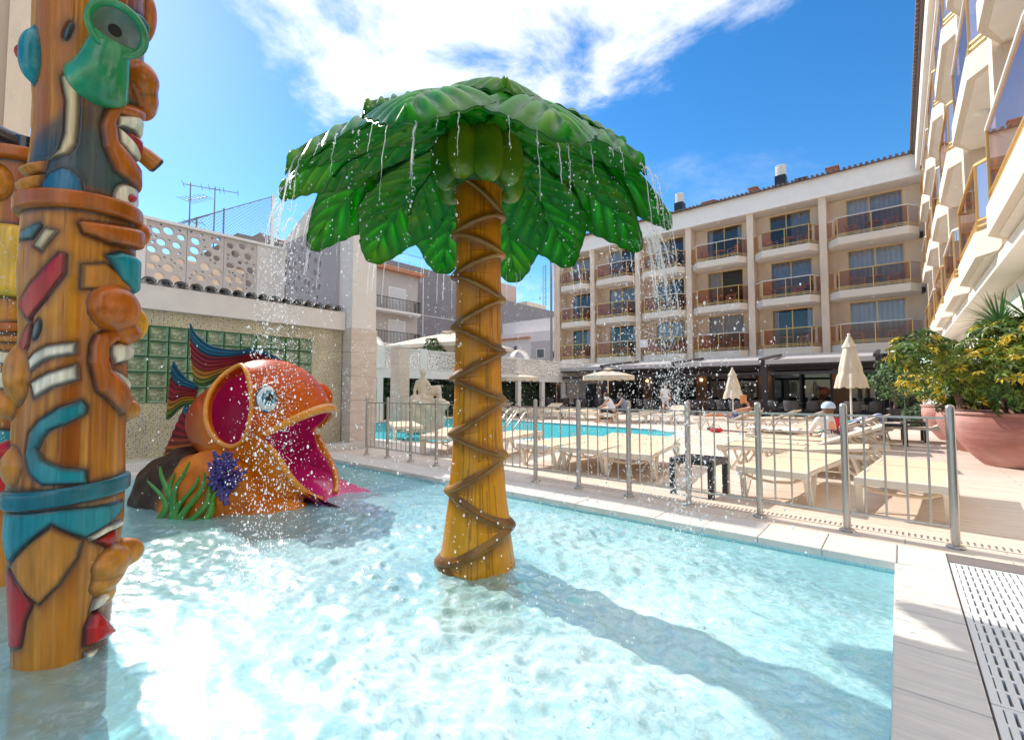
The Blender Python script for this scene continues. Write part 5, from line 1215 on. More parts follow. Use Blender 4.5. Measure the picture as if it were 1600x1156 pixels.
def yucca(loc, n, L_, lab, seed, trunk=.3, droop=.35):
    y = thing('yucca_plant', lab, 'yucca', loc, 0, 'yuccas in the pots'); g = np.random.default_rng(seed)
    q = MB(); q.tube([(0, 0, 0), (.01, 0, trunk * .5), (0, 0, trunk)], [.05, .045, .04], 8); q.build('trunk', M('bark', (.20, .13, .09), .9, .2, 12), y)
    for i in range(n):
        a = g.uniform(0, 2 * PI); el = g.uniform(-.1, 1.35); L = L_ * g.uniform(.7, 1.1); d = Vector((math.cos(a) * math.cos(el), math.sin(a) * math.cos(el), math.sin(el))); s_ = Vector((-math.sin(a), math.cos(a), 0)); up = s_.cross(d)
        P = []
        for k in range(7):
            t = k / 6; w = .024 * (1 - t)**.7 * min(1, .6 + 2 * t) + .0008; c = Vector((0, 0, trunk)) + d * L * t - Vector((0, 0, 1)) * droop * L * t**2.2 * math.cos(el)
            P.append([c - s_ * w + up * w * .35, c, c + s_ * w + up * w * .35])
        q = MB(); q.grid(P); q.build('leaf', m_yucca, y)
    return y
pot((1.60, 11.45, 0), .92, .86, 'large terracotta bowl planter nearest the camera at the right edge')
pot((1.40, 13.75, 0), .80, .84, 'terracotta bowl planter in the middle of the three')
pot((1.22, 16.6, 0), .78, .86, 'terracotta bowl planter farthest from the camera of the three')
schefflera((1.60, 11.45, .86), 1.15, 1.95, 1500, 'big variegated green and yellow shrub in the nearest terracotta bowl', 1)
schefflera((1.40, 13.75, .84), .75, .9, 700, 'variegated shrub in the middle terracotta bowl', 2, .2)
schefflera((1.12, 16.6, .86), .95, .9, 800, 'yellowish variegated shrub in the farthest terracotta bowl', 3, .42)
schefflera((.95, 13.0, .95), .38, 1.75, 160, 'tall thin variegated shoot rising left above the big shrub', 7, .1)
yucca((1.40, 11.72, .80), 64, .75, 'spiky yucca rising above the big shrub at the right edge', 4, 1.62)
yucca((.80, 13.75, .80), 46, .90, 'spiky yucca with long pale leaves beside the middle bowl shrub', 5, .55)
yucca((1.72, 11.6, .80), 40, .75, 'second spiky yucca crown cut by the right edge of the photo', 8, 1.7)
pt = thing('small_pot', 'small dark pot under the round leaved tree beside the restaurant', 'planter', (-.15, 25.2, 0)); q = MB(); q.lathe([(.26, 0), (.34, .5), (.36, .55), (.30, .55), (.28, .48), (0, .47)], 20); q.build('bowl', m_black, pt)
tree = thing('potted_tree', 'small round leaved tree with bare trunk beside the dark restaurant corner', 'tree', (-.15, 25.2, .47))
def f(g):
    d = g.normal(0, 1, 3); d /= np.linalg.norm(d); k = 1 + .25 * math.sin(d[0] * 6) * math.cos(d[2] * 7) + g.normal(0, .12); return (d[0] * .78 * k, d[1] * .78 * k, 1.25 + d[2] * .85 * k), d
leaf_cloud('crown', tree, 1500, f, M('round_leaf', (.10, .18, .06), .5, .2, 5, isl=.5, trans=.15), .075, 21)
q = MB(); q.tube([(0, 0, 0), (.03, 0, .4), (0, .02, .9)], [.07, .055, .045], 8)
for k in range(6): q.tube([(0, .02, .8), (.25 * math.cos(k), .25 * math.sin(k), 1.15), (.5 * math.cos(k + .2), .5 * math.sin(k + .2), 1.5)], [.03, .02, .008], 5)
q.build('trunk', M('bark', (.20, .13, .09), .9, .2, 12), tree)
bush((.55, 22.5, 0), .5, .75, 'low dark shrub at the foot of the round leaved tree', 14, m_shrubd, .07, 700)
# ------------------------------------------------------------------ statue on its plinth
st = thing('fountain_statue', 'pale stone statue of a seated figure on a rocky plinth', 'statue', (-11.6, 9.35, 0), R(50))
def fs(X, Y, Z):
    d = capsule(X, Y, Z, (0, .05, 1.18), (-.05, .10, 1.5), .17, .17)                      # torso
    d = smin(d, capsule(X, Y, Z, (-.05, .1, 1.52), (-.04, .06, 1.72), .09, .06), .06)
    d = smin(d, ellipsoid(X, Y, Z, (-.02, .0, 1.86), (.10, .12, .13)), .03)
    d = smin(d, capsule(X, Y, Z, (.10, .06, 1.58), (.22, -.10, 1.38), .06, .05), .05); d = smin(d, capsule(X, Y, Z, (.22, -.10, 1.38), (.52, -.12, 1.42), .05, .04), .03)
    d = smin(d, capsule(X, Y, Z, (-.2, .06, 1.56), (-.28, .02, 1.28), .06, .05), .05); d = smin(d, capsule(X, Y, Z, (-.28, .02, 1.28), (-.25, -.05, 1.05), .05, .045), .03)
    for (k, a) in (((.48, -.15, 1.30), (.55, -.18, .92)), ((.42, .05, 1.22), (.62, .0, .86))):
        d = smin(d, capsule(X, Y, Z, (.05, .0, 1.15), k, .12, .085), .06); d = smin(d, capsule(X, Y, Z, k, a, .075, .05), .04); d = smin(d, capsule(X, Y, Z, a, (a[0] + .16, a[1] - .03, a[2] - .05), .05, .035), .03)
    rk = np.maximum(np.abs(X - .15) - .52, np.maximum(np.abs(Y) - .42, np.abs(Z - .5) - .48)) + .06 * np.sin(X * 9 + Z * 4) * np.sin(Y * 8 + 1) * np.sin(Z * 7 + X * 3)
    d = smin(d, rk, .10)
    d = smin(d, ellipsoid(X, Y, Z, (.55, .1, .82), (.28, .25, .16)) + .03 * np.sin(X * 17) * np.sin(Z * 19), .08)
    d = smin(d, ellipsoid(X, Y, Z, (-.05, .0, 1.02), (.38, .34, .15)) + .02 * np.sin(X * 21 + Y * 9), .06)
    return np.maximum(d, -Z + .002)
V, F = surface_nets(fs, (-.6, -.6, -.05), (1.0, .7, 2.05), .028); np_mesh('figure', V, F, m_statue, st, True)
q = MB(); q.box(-.52, .78, -.56, .56, 0, .07); q.build('plinth_step', m_stone, st)

# ------------------------------------------------------------------ totem poles: carved and painted posts (relief outlines as angle in degrees and height)
TOTEM_RELIEF = [
    ('cream_tusk', (0.8, 0.62, 0.34), [(-27.1, 2.814), (-21.5, 2.842), (-9.9, 2.81), (-8.3, 2.755), (-8.0, 2.594), (-9.3, 2.49), (-16.5, 2.432), (-36.8, 2.39), (-25.8, 2.451), (-21.3, 2.535), (-22.0, 2.704)], 0.0052, 0.004),
    ('dark_slot', (0.1, 0.19, 0.2), [(-18.0, 3.05), (-19.0, 3.034), (-20.2, 3.021), (-21.5, 3.011), (-22.8, 3.004), (-23.9, 3.003), (-24.7, 3.006), (-25.2, 3.013), (-25.2, 3.025), (-24.9, 3.038), (-24.1, 3.054), (-23.0, 3.068), (-21.8, 3.082), (-20.5, 3.092), (-19.2, 3.099), (-18.1, 3.101), (-17.3, 3.098), (-16.9, 3.09), (-16.9, 3.079), (-17.2, 3.065)], 0.0052, 0.004),
    ('upper_brow', (0.01, 0.25, 0.3), [(37.7, 3.313), (57.5, 3.357), (86.0, 3.383), (85.5, 3.301), (85.5, 3.194), (85.8, 3.127), (86.3, 3.134), (86.0, 3.223), (85.9, 3.304), (73.0, 3.338), (48.7, 3.31)], 0.018, 0.01),
    ('mouth_rim', (0.5, 0.12, 0.008), [(15.4, 2.633), (20.8, 2.726), (36.9, 2.799), (80.6, 2.873), (85.6, 2.822), (85.1, 2.752), (85.5, 2.719), (86.0, 2.787), (39.3, 2.731), (35.1, 2.673), (39.3, 2.585), (61.0, 2.542), (85.7, 2.519), (85.4, 2.485), (85.4, 2.419), (85.8, 2.365), (72.7, 2.386), (34.8, 2.419), (20.1, 2.524)], 0.026, 0.016),
    ('upper_tooth', (0.85, 0.76, 0.6), [(35.2, 2.722), (62.1, 2.793), (85.8, 2.811), (85.7, 2.728), (85.9, 2.677), (64.1, 2.699), (43.3, 2.679), (36.8, 2.659)], 0.022, 0.012),
    ('lower_tooth', (0.85, 0.76, 0.6), [(35.9, 2.663), (45.4, 2.659), (65.5, 2.639), (86.1, 2.602), (86.1, 2.554), (60.7, 2.554), (40.9, 2.588)], 0.018, 0.01),
    ('tongue', (0.5, 0.008, 0.006), [(47.3, 2.663), (86.3, 2.703), (85.7, 2.648), (85.4, 2.563), (85.4, 2.487), (86.0, 2.552), (70.5, 2.61)], 0.026, 0.014),
    ('round_eye', (0.85, 0.76, 0.6), [(86.2, 2.353), (86.2, 2.328), (86.3, 2.304), (71.2, 2.266), (60.7, 2.24), (52.5, 2.225), (45.9, 2.219), (40.5, 2.221), (36.6, 2.232), (34.1, 2.249), (33.1, 2.27), (33.6, 2.293), (35.7, 2.317), (39.2, 2.34), (44.1, 2.359), (50.4, 2.373), (58.1, 2.382), (67.7, 2.387), (86.3, 2.397), (86.2, 2.376)], 0.01, 0.01),
    ('iris', (0.5, 0.008, 0.006), [(71.4, 2.33), (70.8, 2.319), (68.6, 2.306), (65.4, 2.294), (61.9, 2.285), (58.5, 2.278), (55.4, 2.275), (52.8, 2.275), (50.8, 2.279), (49.5, 2.286), (49.0, 2.295), (49.3, 2.305), (50.3, 2.316), (52.0, 2.326), (54.4, 2.334), (57.4, 2.34), (60.7, 2.344), (64.2, 2.345), (67.6, 2.343), (70.2, 2.338)], 0.018, 0.008),
    ('arched_patch', (0.02, 0.17, 0.3), [(-42.0, 2.186), (-41.7, 2.269), (-34.3, 2.326), (-22.6, 2.356), (-11.3, 2.352), (-2.2, 2.311), (1.9, 2.213)], 0.0052, 0.004),
    ('arched_door', (0.03, 0.05, 0.07), [(-27.9, 2.189), (-27.9, 2.262), (-23.0, 2.284), (-17.9, 2.268), (-15.9, 2.196)], 0.0052, 0.004),
    ('side_leaf', (0.54, 0.2, 0.02), [(-86.3, 2.357), (-58.4, 2.378), (-37.6, 2.386), (-41.0, 2.325), (-56.9, 2.299), (-73.8, 2.316)], 0.04, 0.03),
    ('side_leaf', (0.54, 0.2, 0.02), [(-82.0, 2.279), (-61.4, 2.307), (-40.8, 2.314), (-42.8, 2.247), (-55.3, 2.204), (-74.7, 2.227)], 0.04, 0.03),
    ('stepped_ledge', (0.5, 0.12, 0.008), [(-3.5, 2.089), (-1.0, 2.102), (37.9, 2.132), (85.5, 2.172), (85.4, 2.071), (85.6, 2.049), (27.5, 2.018), (1.3, 2.037)], 0.03, 0.01),
    ('wood_chip', (0.8, 0.62, 0.34), [(-33.7, 2.047), (-21.7, 2.033), (-36.2, 1.931), (-47.0, 1.958)], 0.0052, 0.004),
    ('dark_block', (0.1, 0.19, 0.2), [(-75.6, 2.03), (-40.6, 2.074), (-38.2, 2.052), (-48.4, 1.991), (-73.8, 1.99)], 0.0052, 0.004),
    ('red_stripe', (0.5, 0.008, 0.006), [(-75.9, 1.671), (-40.1, 1.811), (-19.1, 1.931), (-11.8, 1.924), (-12.0, 1.824), (-31.0, 1.692), (-54.0, 1.593)], 0.0052, 0.004),
    ('eye_shade', (0.01, 0.25, 0.3), [(25.5, 1.956), (42.8, 1.995), (86.3, 2.002), (86.0, 1.915), (86.1, 1.807), (71.9, 1.787), (44.7, 1.84)], 0.022, 0.012),
    ('nose_bridge', (0.54, 0.2, 0.02), [(1.6, 1.883), (25.9, 1.916), (57.2, 1.839), (86.1, 1.788), (77.6, 1.806), (1.6, 1.76)], 0.0052, 0.004),
    ('mouth_rim', (0.5, 0.12, 0.008), [(14.0, 1.486), (19.3, 1.544), (37.8, 1.582), (61.9, 1.582), (86.2, 1.562), (86.3, 1.512), (45.2, 1.509), (36.5, 1.477), (36.6, 1.413), (40.2, 1.368), (68.7, 1.288), (85.9, 1.227), (85.8, 1.147), (59.4, 1.128), (22.1, 1.252), (13.2, 1.396)], 0.028, 0.018),
    ('upper_tooth', (0.85, 0.76, 0.6), [(37.8, 1.495), (49.0, 1.511), (85.4, 1.511), (86.3, 1.431), (43.1, 1.397), (37.7, 1.448)], 0.024, 0.012),
    ('lower_tooth', (0.85, 0.76, 0.6), [(40.2, 1.368), (79.3, 1.316), (86.4, 1.246), (56.8, 1.276)], 0.02, 0.012),
    ('red_gum', (0.5, 0.008, 0.006), [(35.6, 1.447), (41.3, 1.414), (40.2, 1.368), (36.4, 1.378)], 0.01, 0.006),
    ('cheek_stripe', (0.85, 0.76, 0.6), [(-52.6, 1.401), (-43.7, 1.438), (-28.6, 1.471), (-0.4, 1.493), (0.1, 1.44), (-25.7, 1.412), (-48.5, 1.35)], 0.0052, 0.004),
    ('cheek_stripe', (0.85, 0.76, 0.6), [(-46.1, 1.292), (-25.0, 1.34), (1.6, 1.383), (3.3, 1.312), (-19.8, 1.273), (-39.5, 1.22)], 0.0052, 0.004),
    ('dark_leaf', (0.1, 0.19, 0.2), [(-37.8, 1.546), (-39.0, 1.531), (-40.6, 1.518), (-42.3, 1.508), (-44.1, 1.503), (-45.8, 1.502), (-47.2, 1.506), (-48.1, 1.514), (-48.4, 1.527), (-48.1, 1.541), (-47.2, 1.557), (-45.8, 1.572), (-44.1, 1.585), (-42.3, 1.594), (-40.6, 1.6), (-39.1, 1.601), (-37.9, 1.597), (-37.1, 1.588), (-36.8, 1.576), (-37.1, 1.561)], 0.0052, 0.004),
    ('teal_hook', (0.01, 0.25, 0.3), [(-46.3, 0.988), (-44.2, 1.051), (-31.9, 1.114), (-14.5, 1.171), (8.6, 1.208), (13.8, 1.18), (12.6, 1.141), (-5.4, 1.095), (-21.1, 1.065), (-27.5, 1.029), (-30.4, 0.981), (-32.6, 0.981), (-26.7, 0.926), (-6.6, 0.879), (14.3, 0.863), (16.2, 0.796), (-25.4, 0.807), (-39.9, 0.862), (-47.5, 0.946)], 0.0052, 0.004),
    ('red_corner', (0.5, 0.008, 0.006), [(-77.9, 1.431), (-68.6, 1.521), (-49.0, 1.6), (-53.9, 1.476), (-59.1, 1.444)], 0.0052, 0.004),
    ('teal_cap', (0.01, 0.25, 0.3), [(-86.1, 0.613), (-86.3, 0.67), (-4.8, 0.684), (76.7, 0.663), (75.8, 0.617), (55.2, 0.589), (16.1, 0.528), (-0.3, 0.573), (-14.9, 0.618), (-33.3, 0.554), (-65.3, 0.438), (-86.2, 0.492)], 0.0052, 0.004),
    ('wood_leaf', (0.54, 0.2, 0.02), [(-64.8, 0.421), (-33.1, 0.542), (-14.8, 0.604), (-0.2, 0.561), (14.1, 0.521), (10.6, 0.442), (-6.2, 0.321), (-27.1, 0.236), (-40.1, 0.286)], 0.0052, 0.004),
    ('red_wing', (0.5, 0.008, 0.006), [(-86.1, 0.385), (-70.0, 0.412), (-47.0, 0.321), (-33.8, 0.244), (-43.7, 0.159), (-49.7, 0.038), (-86.3, 0.014)], 0.0052, 0.004),
    ('wing_eye', (0.03, 0.05, 0.07), [(-86.2, 0.239), (-60.0, 0.262), (-50.3, 0.239), (-58.6, 0.196), (-86.3, 0.167)], 0.0052, 0.004),
    ('red_eye', (0.5, 0.008, 0.006), [(24.3, 0.503), (36.1, 0.525), (51.1, 0.541), (57.1, 0.473), (44.2, 0.442)], 0.02, 0.01),
    ('eye_lid', (0.85, 0.76, 0.6), [(18.7, 0.531), (35.7, 0.564), (64.6, 0.566), (71.5, 0.533), (39.5, 0.528), (22.1, 0.505)], 0.02, 0.006),
    ('tongue', (0.5, 0.008, 0.006), [(23.3, -0.017), (23.5, 0.076), (28.7, 0.12), (37.7, 0.145), (48.6, 0.098), (67.7, 0.009), (72.9, -0.039), (55.1, -0.036), (39.0, -0.03)], 0.06, 0.03),
    ('tooth', (0.85, 0.76, 0.6), [(28.4, 0.145), (32.6, 0.203), (39.5, 0.223), (51.2, 0.224), (51.8, 0.182), (40.3, 0.15)], 0.042, 0.02),
    ('lower_lip', (0.85, 0.76, 0.6), [(25.5, -0.049), (46.5, -0.054), (44.8, -0.069), (33.3, -0.101), (25.8, -0.083)], 0.02, 0.01),
]
TOTEM_KNOBS = [
    ('brow_fold', (0.5, 0.12, 0.008), 94.0, 3.452, 0.005, (0.06, 0.13, 0.05), 0.15),
    ('brow_fold', (0.54, 0.2, 0.02), 99.5, 3.409, 0.0, (0.05, 0.1, 0.04), 0.15),
    ('nose', (0.5, 0.12, 0.008), 66.3, 3.006, 0.015, (0.091, 0.091, 0.074), 0),
    ('nose_tip', (0.5, 0.12, 0.008), 99.7, 3.106, 0.0, (0.048, 0.054, 0.066), 0),
    ('nose_tip', (0.5, 0.12, 0.008), 101.3, 2.941, 0.01, (0.066, 0.102, 0.073), 0),
    ('upper_lip', (0.5, 0.12, 0.008), 86.2, 2.94, 0.012, (0.098, 0.086, 0.063), 0.2),
    ('nose', (0.5, 0.12, 0.008), 41.2, 1.688, 0.01, (0.122, 0.116, 0.074), 0),
    ('nose_tip', (0.75, 0.36, 0.02), 97.9, 1.636, 0.014, (0.054, 0.102, 0.073), 0),
    ('upper_lip', (0.5, 0.12, 0.008), 60.4, 1.566, 0.012, (0.081, 0.057, 0.063), 0),
    ('chin', (0.54, 0.2, 0.02), 94.3, 1.15, 0.004, (0.06, 0.06, 0.059), 0),
    ('nose_tip', (0.54, 0.2, 0.02), 98.4, 0.355, 0.03, (0.06, 0.078, 0.086), 0),
    ('nose', (0.54, 0.2, 0.02), 53.8, 0.359, 0.012, (0.098, 0.085, 0.067), 0.3),
    ('upper_lip', (0.54, 0.2, 0.02), 49.6, 0.284, 0.008, (0.081, 0.052, 0.057), 0.4),
    ('lip_corner', (0.54, 0.2, 0.02), 53.7, 0.213, 0.0, (0.05, 0.06, 0.035), 0.3),
    ('chin', (0.5, 0.12, 0.008), 93.3, 2.155, 0.01, (0.06, 0.072, 0.053), 0),
    ('back_eye', (0.01, 0.25, 0.3), -63.3, 2.92, 0.004, (0.05, 0.13, 0.05), 0),
    ('back_iris', (0.5, 0.008, 0.006), -69.6, 2.921, 0.02, (0.03, 0.045, 0.04), 0),
    ('ear', (0.54, 0.2, 0.02), -73.3, 1.334, -0.005, (0.08, 0.14, 0.055), 0.1),
    ('ear_tip', (0.54, 0.2, 0.02), -87.1, 1.178, 0.012, (0.06, 0.06, 0.055), 0),
    ('back_lip', (0.5, 0.008, 0.006), -96.3, 0.959, 0.0, (0.05, 0.05, 0.05), 0),
    ('back_cheek', (0.54, 0.2, 0.02), -71.8, 0.889, -0.01, (0.07, 0.09, 0.05), 0),
]
HORN = [(11.8, 2.849), (35.8, 3.165)]
PIPE = [(85.9, 2.645), (84.4, 2.533)]

m_tot = M('painted_wood', (1, 1, 1), .26, .22, 3.2, (14, 14, 1.1), spec=.4, bump=.12, bscale=5, coat=.18, attr=True, detail=6)
PROF = [(-.6, .17), (-.1, .168), (.12, .178), (.31, .192), (.56, .212), (.80, .212), (.96, .206), (1.29, .203), (1.56, .200), (1.83, .216), (2.04, .214), (2.20, .215), (2.33, .204), (2.51, .196), (2.69, .194), (2.94, .212), (3.23, .215), (3.6, .216), (4.6, .22)]
PZ = [p[0] for p in PROF]; PR = [p[1] for p in PROF]
def base_r(ph, z):
    return 1.06 * np.interp(z, PZ, PR) + .004 * np.sin(np.radians(ph) * 3 + z * 1.3) + .003 * np.sin(np.radians(ph) * 5 - z * 2.1)
def wood_col(ph, z, g=0):
    n = smooth_noise(ph * .02 + 9, z * 1.6, 4) ; k = smooth_noise(ph * .35, z * 1.2, 6); a = np.array([.54, .18, .006]); b = np.array([.26, .045, .002]); c = np.array([.70, .32, .025])
    t = np.clip(n * 1.7 - .35, 0, 1)[..., None]; col = a * (1 - t) + b * t; k = np.clip(k * 1.6 - .9, 0, 1)[..., None]; return col * (1 - k) + c * k
def totem(name, label, loc, a0, relief, knobs, bands, z1, rs=1.0, zones=()):
    root = thing(name, label, 'totem pole', loc, R(a0), 'painted totem poles in the splash pool')
    nf, nz = 300, int(z1 / .0085); ph = np.linspace(-180, 180, nf, endpoint=False); zz = np.linspace(-.42, z1, nz)
    PH, ZZ = np.meshgrid(ph, zz); U = np.radians(PH) * .21; r = base_r(PH, ZZ) * rs; col = wood_col(PH, ZZ); dark = np.zeros_like(r)
    for (zc, pts, cc) in zones:
        d = poly_sdf(PH * .0037, ZZ, [(p[0] * .0037, p[1]) for p in pts]); m = np.clip(.5 - d / .05, 0, 1)[..., None] * zc; col = col * (1 - m) + np.array(cc) * m
    for (n, c, pts, h, e) in relief:
        us = [p[0] for p in pts]; vs = [p[1] for p in pts]
        m = (PH > min(us) - 14) & (PH < max(us) + 14) & (ZZ > min(vs) - .06) & (ZZ < max(vs) + .06)
        if not m.any(): continue
        d = poly_sdf(U[m], ZZ[m], [(np.radians(p[0]) * .21, p[1]) for p in pts])
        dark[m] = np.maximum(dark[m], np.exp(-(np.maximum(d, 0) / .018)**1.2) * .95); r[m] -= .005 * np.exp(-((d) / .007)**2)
    for zb, hb, rb, c in bands:
        d = np.maximum(np.abs(ZZ - zb - .02 * np.sin(np.radians(PH))) - hb / 2, 0); dark = np.maximum(dark, np.exp(-(d / .018)**1.5) * .9)
    # weathering cracks between staves
    cr = smooth_noise(PH * .16, ZZ * 1.1 + 3, 9); line = np.exp(-(((PH + 6 * smooth_noise(PH * 0, ZZ * 2, 2)) % 24 - 12) / .35)**2) * (smooth_noise(PH * .05, ZZ * 2.2, 13) > .56); dark = np.maximum(dark, line * .55); r -= line * .0025
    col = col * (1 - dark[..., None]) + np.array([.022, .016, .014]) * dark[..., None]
    X = r * np.cos(np.radians(PH)); Y = r * np.sin(np.radians(PH)); Fq = gridF(nz, nf, True)
    np_mesh('post', np.stack([X, Y, ZZ], -1).reshape(-1, 3), Fq, m_tot, root, True, col.reshape(-1, 3))
    for (n, c, pts, h, e) in relief:
        us = [p[0] for p in pts]; vs = [p[1] for p in pts]; st = .0045
        pu = np.arange(min(us) - 2.5, max(us) + 2.5, st / .21 * 57.3); pz = np.arange(min(vs) - .01, max(vs) + .01, st); P2, Z2 = np.meshgrid(pu, pz)
        if P2.shape[0] < 3 or P2.shape[1] < 3: continue
        d = poly_sdf(np.radians(P2) * .21, Z2, [(np.radians(p[0]) * .21, p[1]) for p in pts])
        rr_ = base_r(P2, Z2) * rs + np.where(d < 0, 1.35 * h * (1 - np.exp(d / e)) / (1 - math.exp(-2.2)) * .95, -.9 * d) - .0015
        ok = d < .006; F4 = gridF(*P2.shape); F4 = F4[ok.ravel()[F4].all(1)]
        if len(F4) < 2: continue
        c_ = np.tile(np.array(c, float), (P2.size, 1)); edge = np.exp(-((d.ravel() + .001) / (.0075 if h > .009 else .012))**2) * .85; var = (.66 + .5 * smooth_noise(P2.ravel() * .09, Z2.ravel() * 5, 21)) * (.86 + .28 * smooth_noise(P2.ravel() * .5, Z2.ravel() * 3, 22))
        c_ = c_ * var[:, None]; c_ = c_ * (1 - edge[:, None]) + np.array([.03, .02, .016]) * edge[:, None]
        Vv = np.stack([rr_ * np.cos(np.radians(P2)), rr_ * np.sin(np.radians(P2)), Z2], -1).reshape(-1, 3); used = np.unique(F4); mp_ = np.zeros(len(Vv), int); mp_[used] = np.arange(len(used))
        np_mesh(n, Vv[used], mp_[F4], m_tot, root, True, c_[used])
    # noses, lips and chins: knobs grown smoothly out of the post, one mesh per cluster
    cl = {}
    for kn in knobs: cl.setdefault((round(kn[3] / .75), kn[0] in ('tooth', 'tongue'), kn[2] < 0, kn[0] if kn[0] in ('tooth', 'tongue', 'back_eye', 'back_iris') else ''), []).append(kn)
    groups = []
    for key, ks in cl.items():
        pend = list(ks)
        while pend:
            gp = [pend.pop(0)]; grew = True
            while grew:
                grew = False
                for kn in list(pend):
                    if any(math.hypot(R(kn[2] - o[2]) * .22, kn[3] - o[3]) < .8 * (math.hypot(kn[5][0], kn[5][1]) + math.hypot(o[5][0], o[5][1])) / 1.4 for o in gp): gp.append(kn); pend.remove(kn); grew = True
            groups.append(gp)
    for ks in groups:
        cs_ = []
        for (n, c, w, z, off, rad, tilt) in ks:
            wr = R(w); rr0 = float(base_r(np.array(w), np.array(z))) * rs + off; q = Matrix.Rotation(wr, 3, 'Z') @ Matrix.Rotation(tilt, 3, 'X'); cs_.append((np.array([rr0 * math.cos(wr), rr0 * math.sin(wr), z]), np.array(q.transposed()), np.array((rad[2], rad[0], rad[1])), np.array(c)))
        def each(X, Y, Z):
            out = []
            for p, q, rd, c in cs_:
                P_ = np.stack([X - p[0], Y - p[1], Z - p[2]], -1) @ q.T; out.append((np.sqrt(((P_ / rd)**2).sum(-1)) - 1) * rd.min())
            return out
        def postd(X, Y, Z): return np.hypot(X, Y) - base_r(np.degrees(np.arctan2(Y, X)), Z) * rs
        def fn(X, Y, Z):
            d = None
            for e_ in each(X, Y, Z): d = e_ if d is None else smin(d, e_, .022)
            pd_ = postd(X, Y, Z); return np.maximum(smin(d, pd_ + .004, .030), -(pd_ + .006))
        lo = np.min([p - rd.max() for p, q, rd, c in cs_], 0) - .05; hi = np.max([p + rd.max() for p, q, rd, c in cs_], 0) + .05
        V, F = surface_nets(fn, lo, hi, .0065)
        es = np.stack(each(V[:, 0], V[:, 1], V[:, 2]), 1); pd_ = postd(V[:, 0], V[:, 1], V[:, 2]); near = es.min(1) < .034
        F = F[near[F].all(1)]; used = np.unique(F); mp_ = np.zeros(len(V), int); mp_[used] = np.arange(len(used)); V = V[used]; es = es[used]; pd_ = pd_[used]
        wt = np.exp(-np.maximum(es, -.03) / .008); wt /= wt.sum(1)[:, None]; c_ = wt @ np.stack([c for p, q, rd, c in cs_]); nn = smooth_noise(V[:, 2] * 30 + V[:, 0] * 8, V[:, 1] * 22, 5); c_ = c_ * (.8 + .4 * nn)[:, None]
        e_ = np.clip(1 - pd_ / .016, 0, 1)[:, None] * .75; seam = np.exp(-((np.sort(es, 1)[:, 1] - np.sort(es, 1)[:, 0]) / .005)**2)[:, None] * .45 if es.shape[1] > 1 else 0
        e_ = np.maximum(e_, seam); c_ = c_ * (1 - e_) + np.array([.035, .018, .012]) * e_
        nm = ks[0][0]; np_mesh('face_profile' if len(ks) > 1 and nm not in ('tooth', 'tongue') else nm, V, mp_[F], m_tot, root, True, c_)
    for zb, hb, rb, c in bands:
        n, m = 120, 14; P2 = np.linspace(0, 2 * PI, n, endpoint=False); rows = []; cs_ = []
        for i in range(m):
            t = i / (m - 1) * 2 - 1; zo = t * hb / 2 * .98; ro = rb * (1 - .10 * abs(t)**6) * rs
            if abs(t) == 1: ro = .17
            for a in P2: rows.append((ro * math.cos(a), ro * math.sin(a), zb + zo + .02 * math.sin(a))); v = .82 + .3 * mn.noise(Vector((math.cos(a) * 3, math.sin(a) * 3, zo * 4))); e_ = .6 if abs(t) > .86 else 0; cs_.append([x * v * (1 - e_) + .02 * e_ for x in c])
        np_mesh('band', rows, gridF(m, n, True), m_tot, root, True, np.array(cs_))
    return root
AMB = (.54, .20, .02); ORG = (.50, .12, .008); TEA = (.012, .16, .21)
ZN = [(.8, [(18, 2.90), (62, 2.86), (58, 2.62), (40, 2.45), (75, 2.30), (-80, 2.28), (-62, 2.5), (-30, 2.62), (5, 2.75)], (.055, .075, .065)), (.85, [(-50, 2.48), (10, 2.6), (60, 2.42), (60, 2.27), (-80, 2.27)], (.05, .09, .10))]
T1 = totem('totem_pole', 'tall painted totem pole of stacked carved faces in the foreground at the left', (-3.322, .354, 0), -6.05, TOTEM_RELIEF, TOTEM_KNOBS,
           [(2.205, .105, .257, ORG), (.745, .10, .246, TEA), (3.72, .14, .262, ORG)], 4.4, 1.0, ZN)
def on_pole(w, z, out=0): r = float(base_r(np.array(w), np.array(z))) + out; return Vector((r * math.cos(R(w)), r * math.sin(R(w)), z))
# green trumpet eye
m_green = M('trumpet_green', (.025, .30, .12), .25, .35, 7, coat=.5, col2=(.02, .20, .07), bump=.08)
p0 = on_pole(HORN[0][0], HORN[0][1], -.05); p1 = on_pole(15, HORN[1][1] - .095, .150); ax = (Matrix.Rotation(R(12), 3, 'Z') @ Vector((1, -.05, -.36))).normalized()
mid1 = p0 + Vector((0, 0, .02)) + (Matrix.Rotation(R(HORN[0][0]), 3, 'Z') @ Vector((.13, 0, 0)))
pts = []; rad = []
for i in range(20):
    t = i / 19; a = (1 - t)**3; b = 3 * t * (1 - t)**2; c = 3 * t * t * (1 - t); d = t**3; pts.append(a * p0 + b * mid1 + c * (p1 - ax * .11) + d * p1)
    rad.append(.135 * (1 - t)**2 * 1.0 + .078 * 2 * t * (1 - t) + .068 * t * t if t < .74 else .074 + .047 * ((t - .74) / .26)**1.6)
rad[0] = .128; rad[1] = .134
q = MB(); q.tube(pts, rad, 32, caps=False); e1 = p1
s1 = ax.orthogonal().normalized(); s2 = ax.cross(s1)
def ringp(c, r): return [c + (s1 * math.cos(2 * PI * k / 32) + s2 * math.sin(2 * PI * k / 32)) * r for k in range(32)]
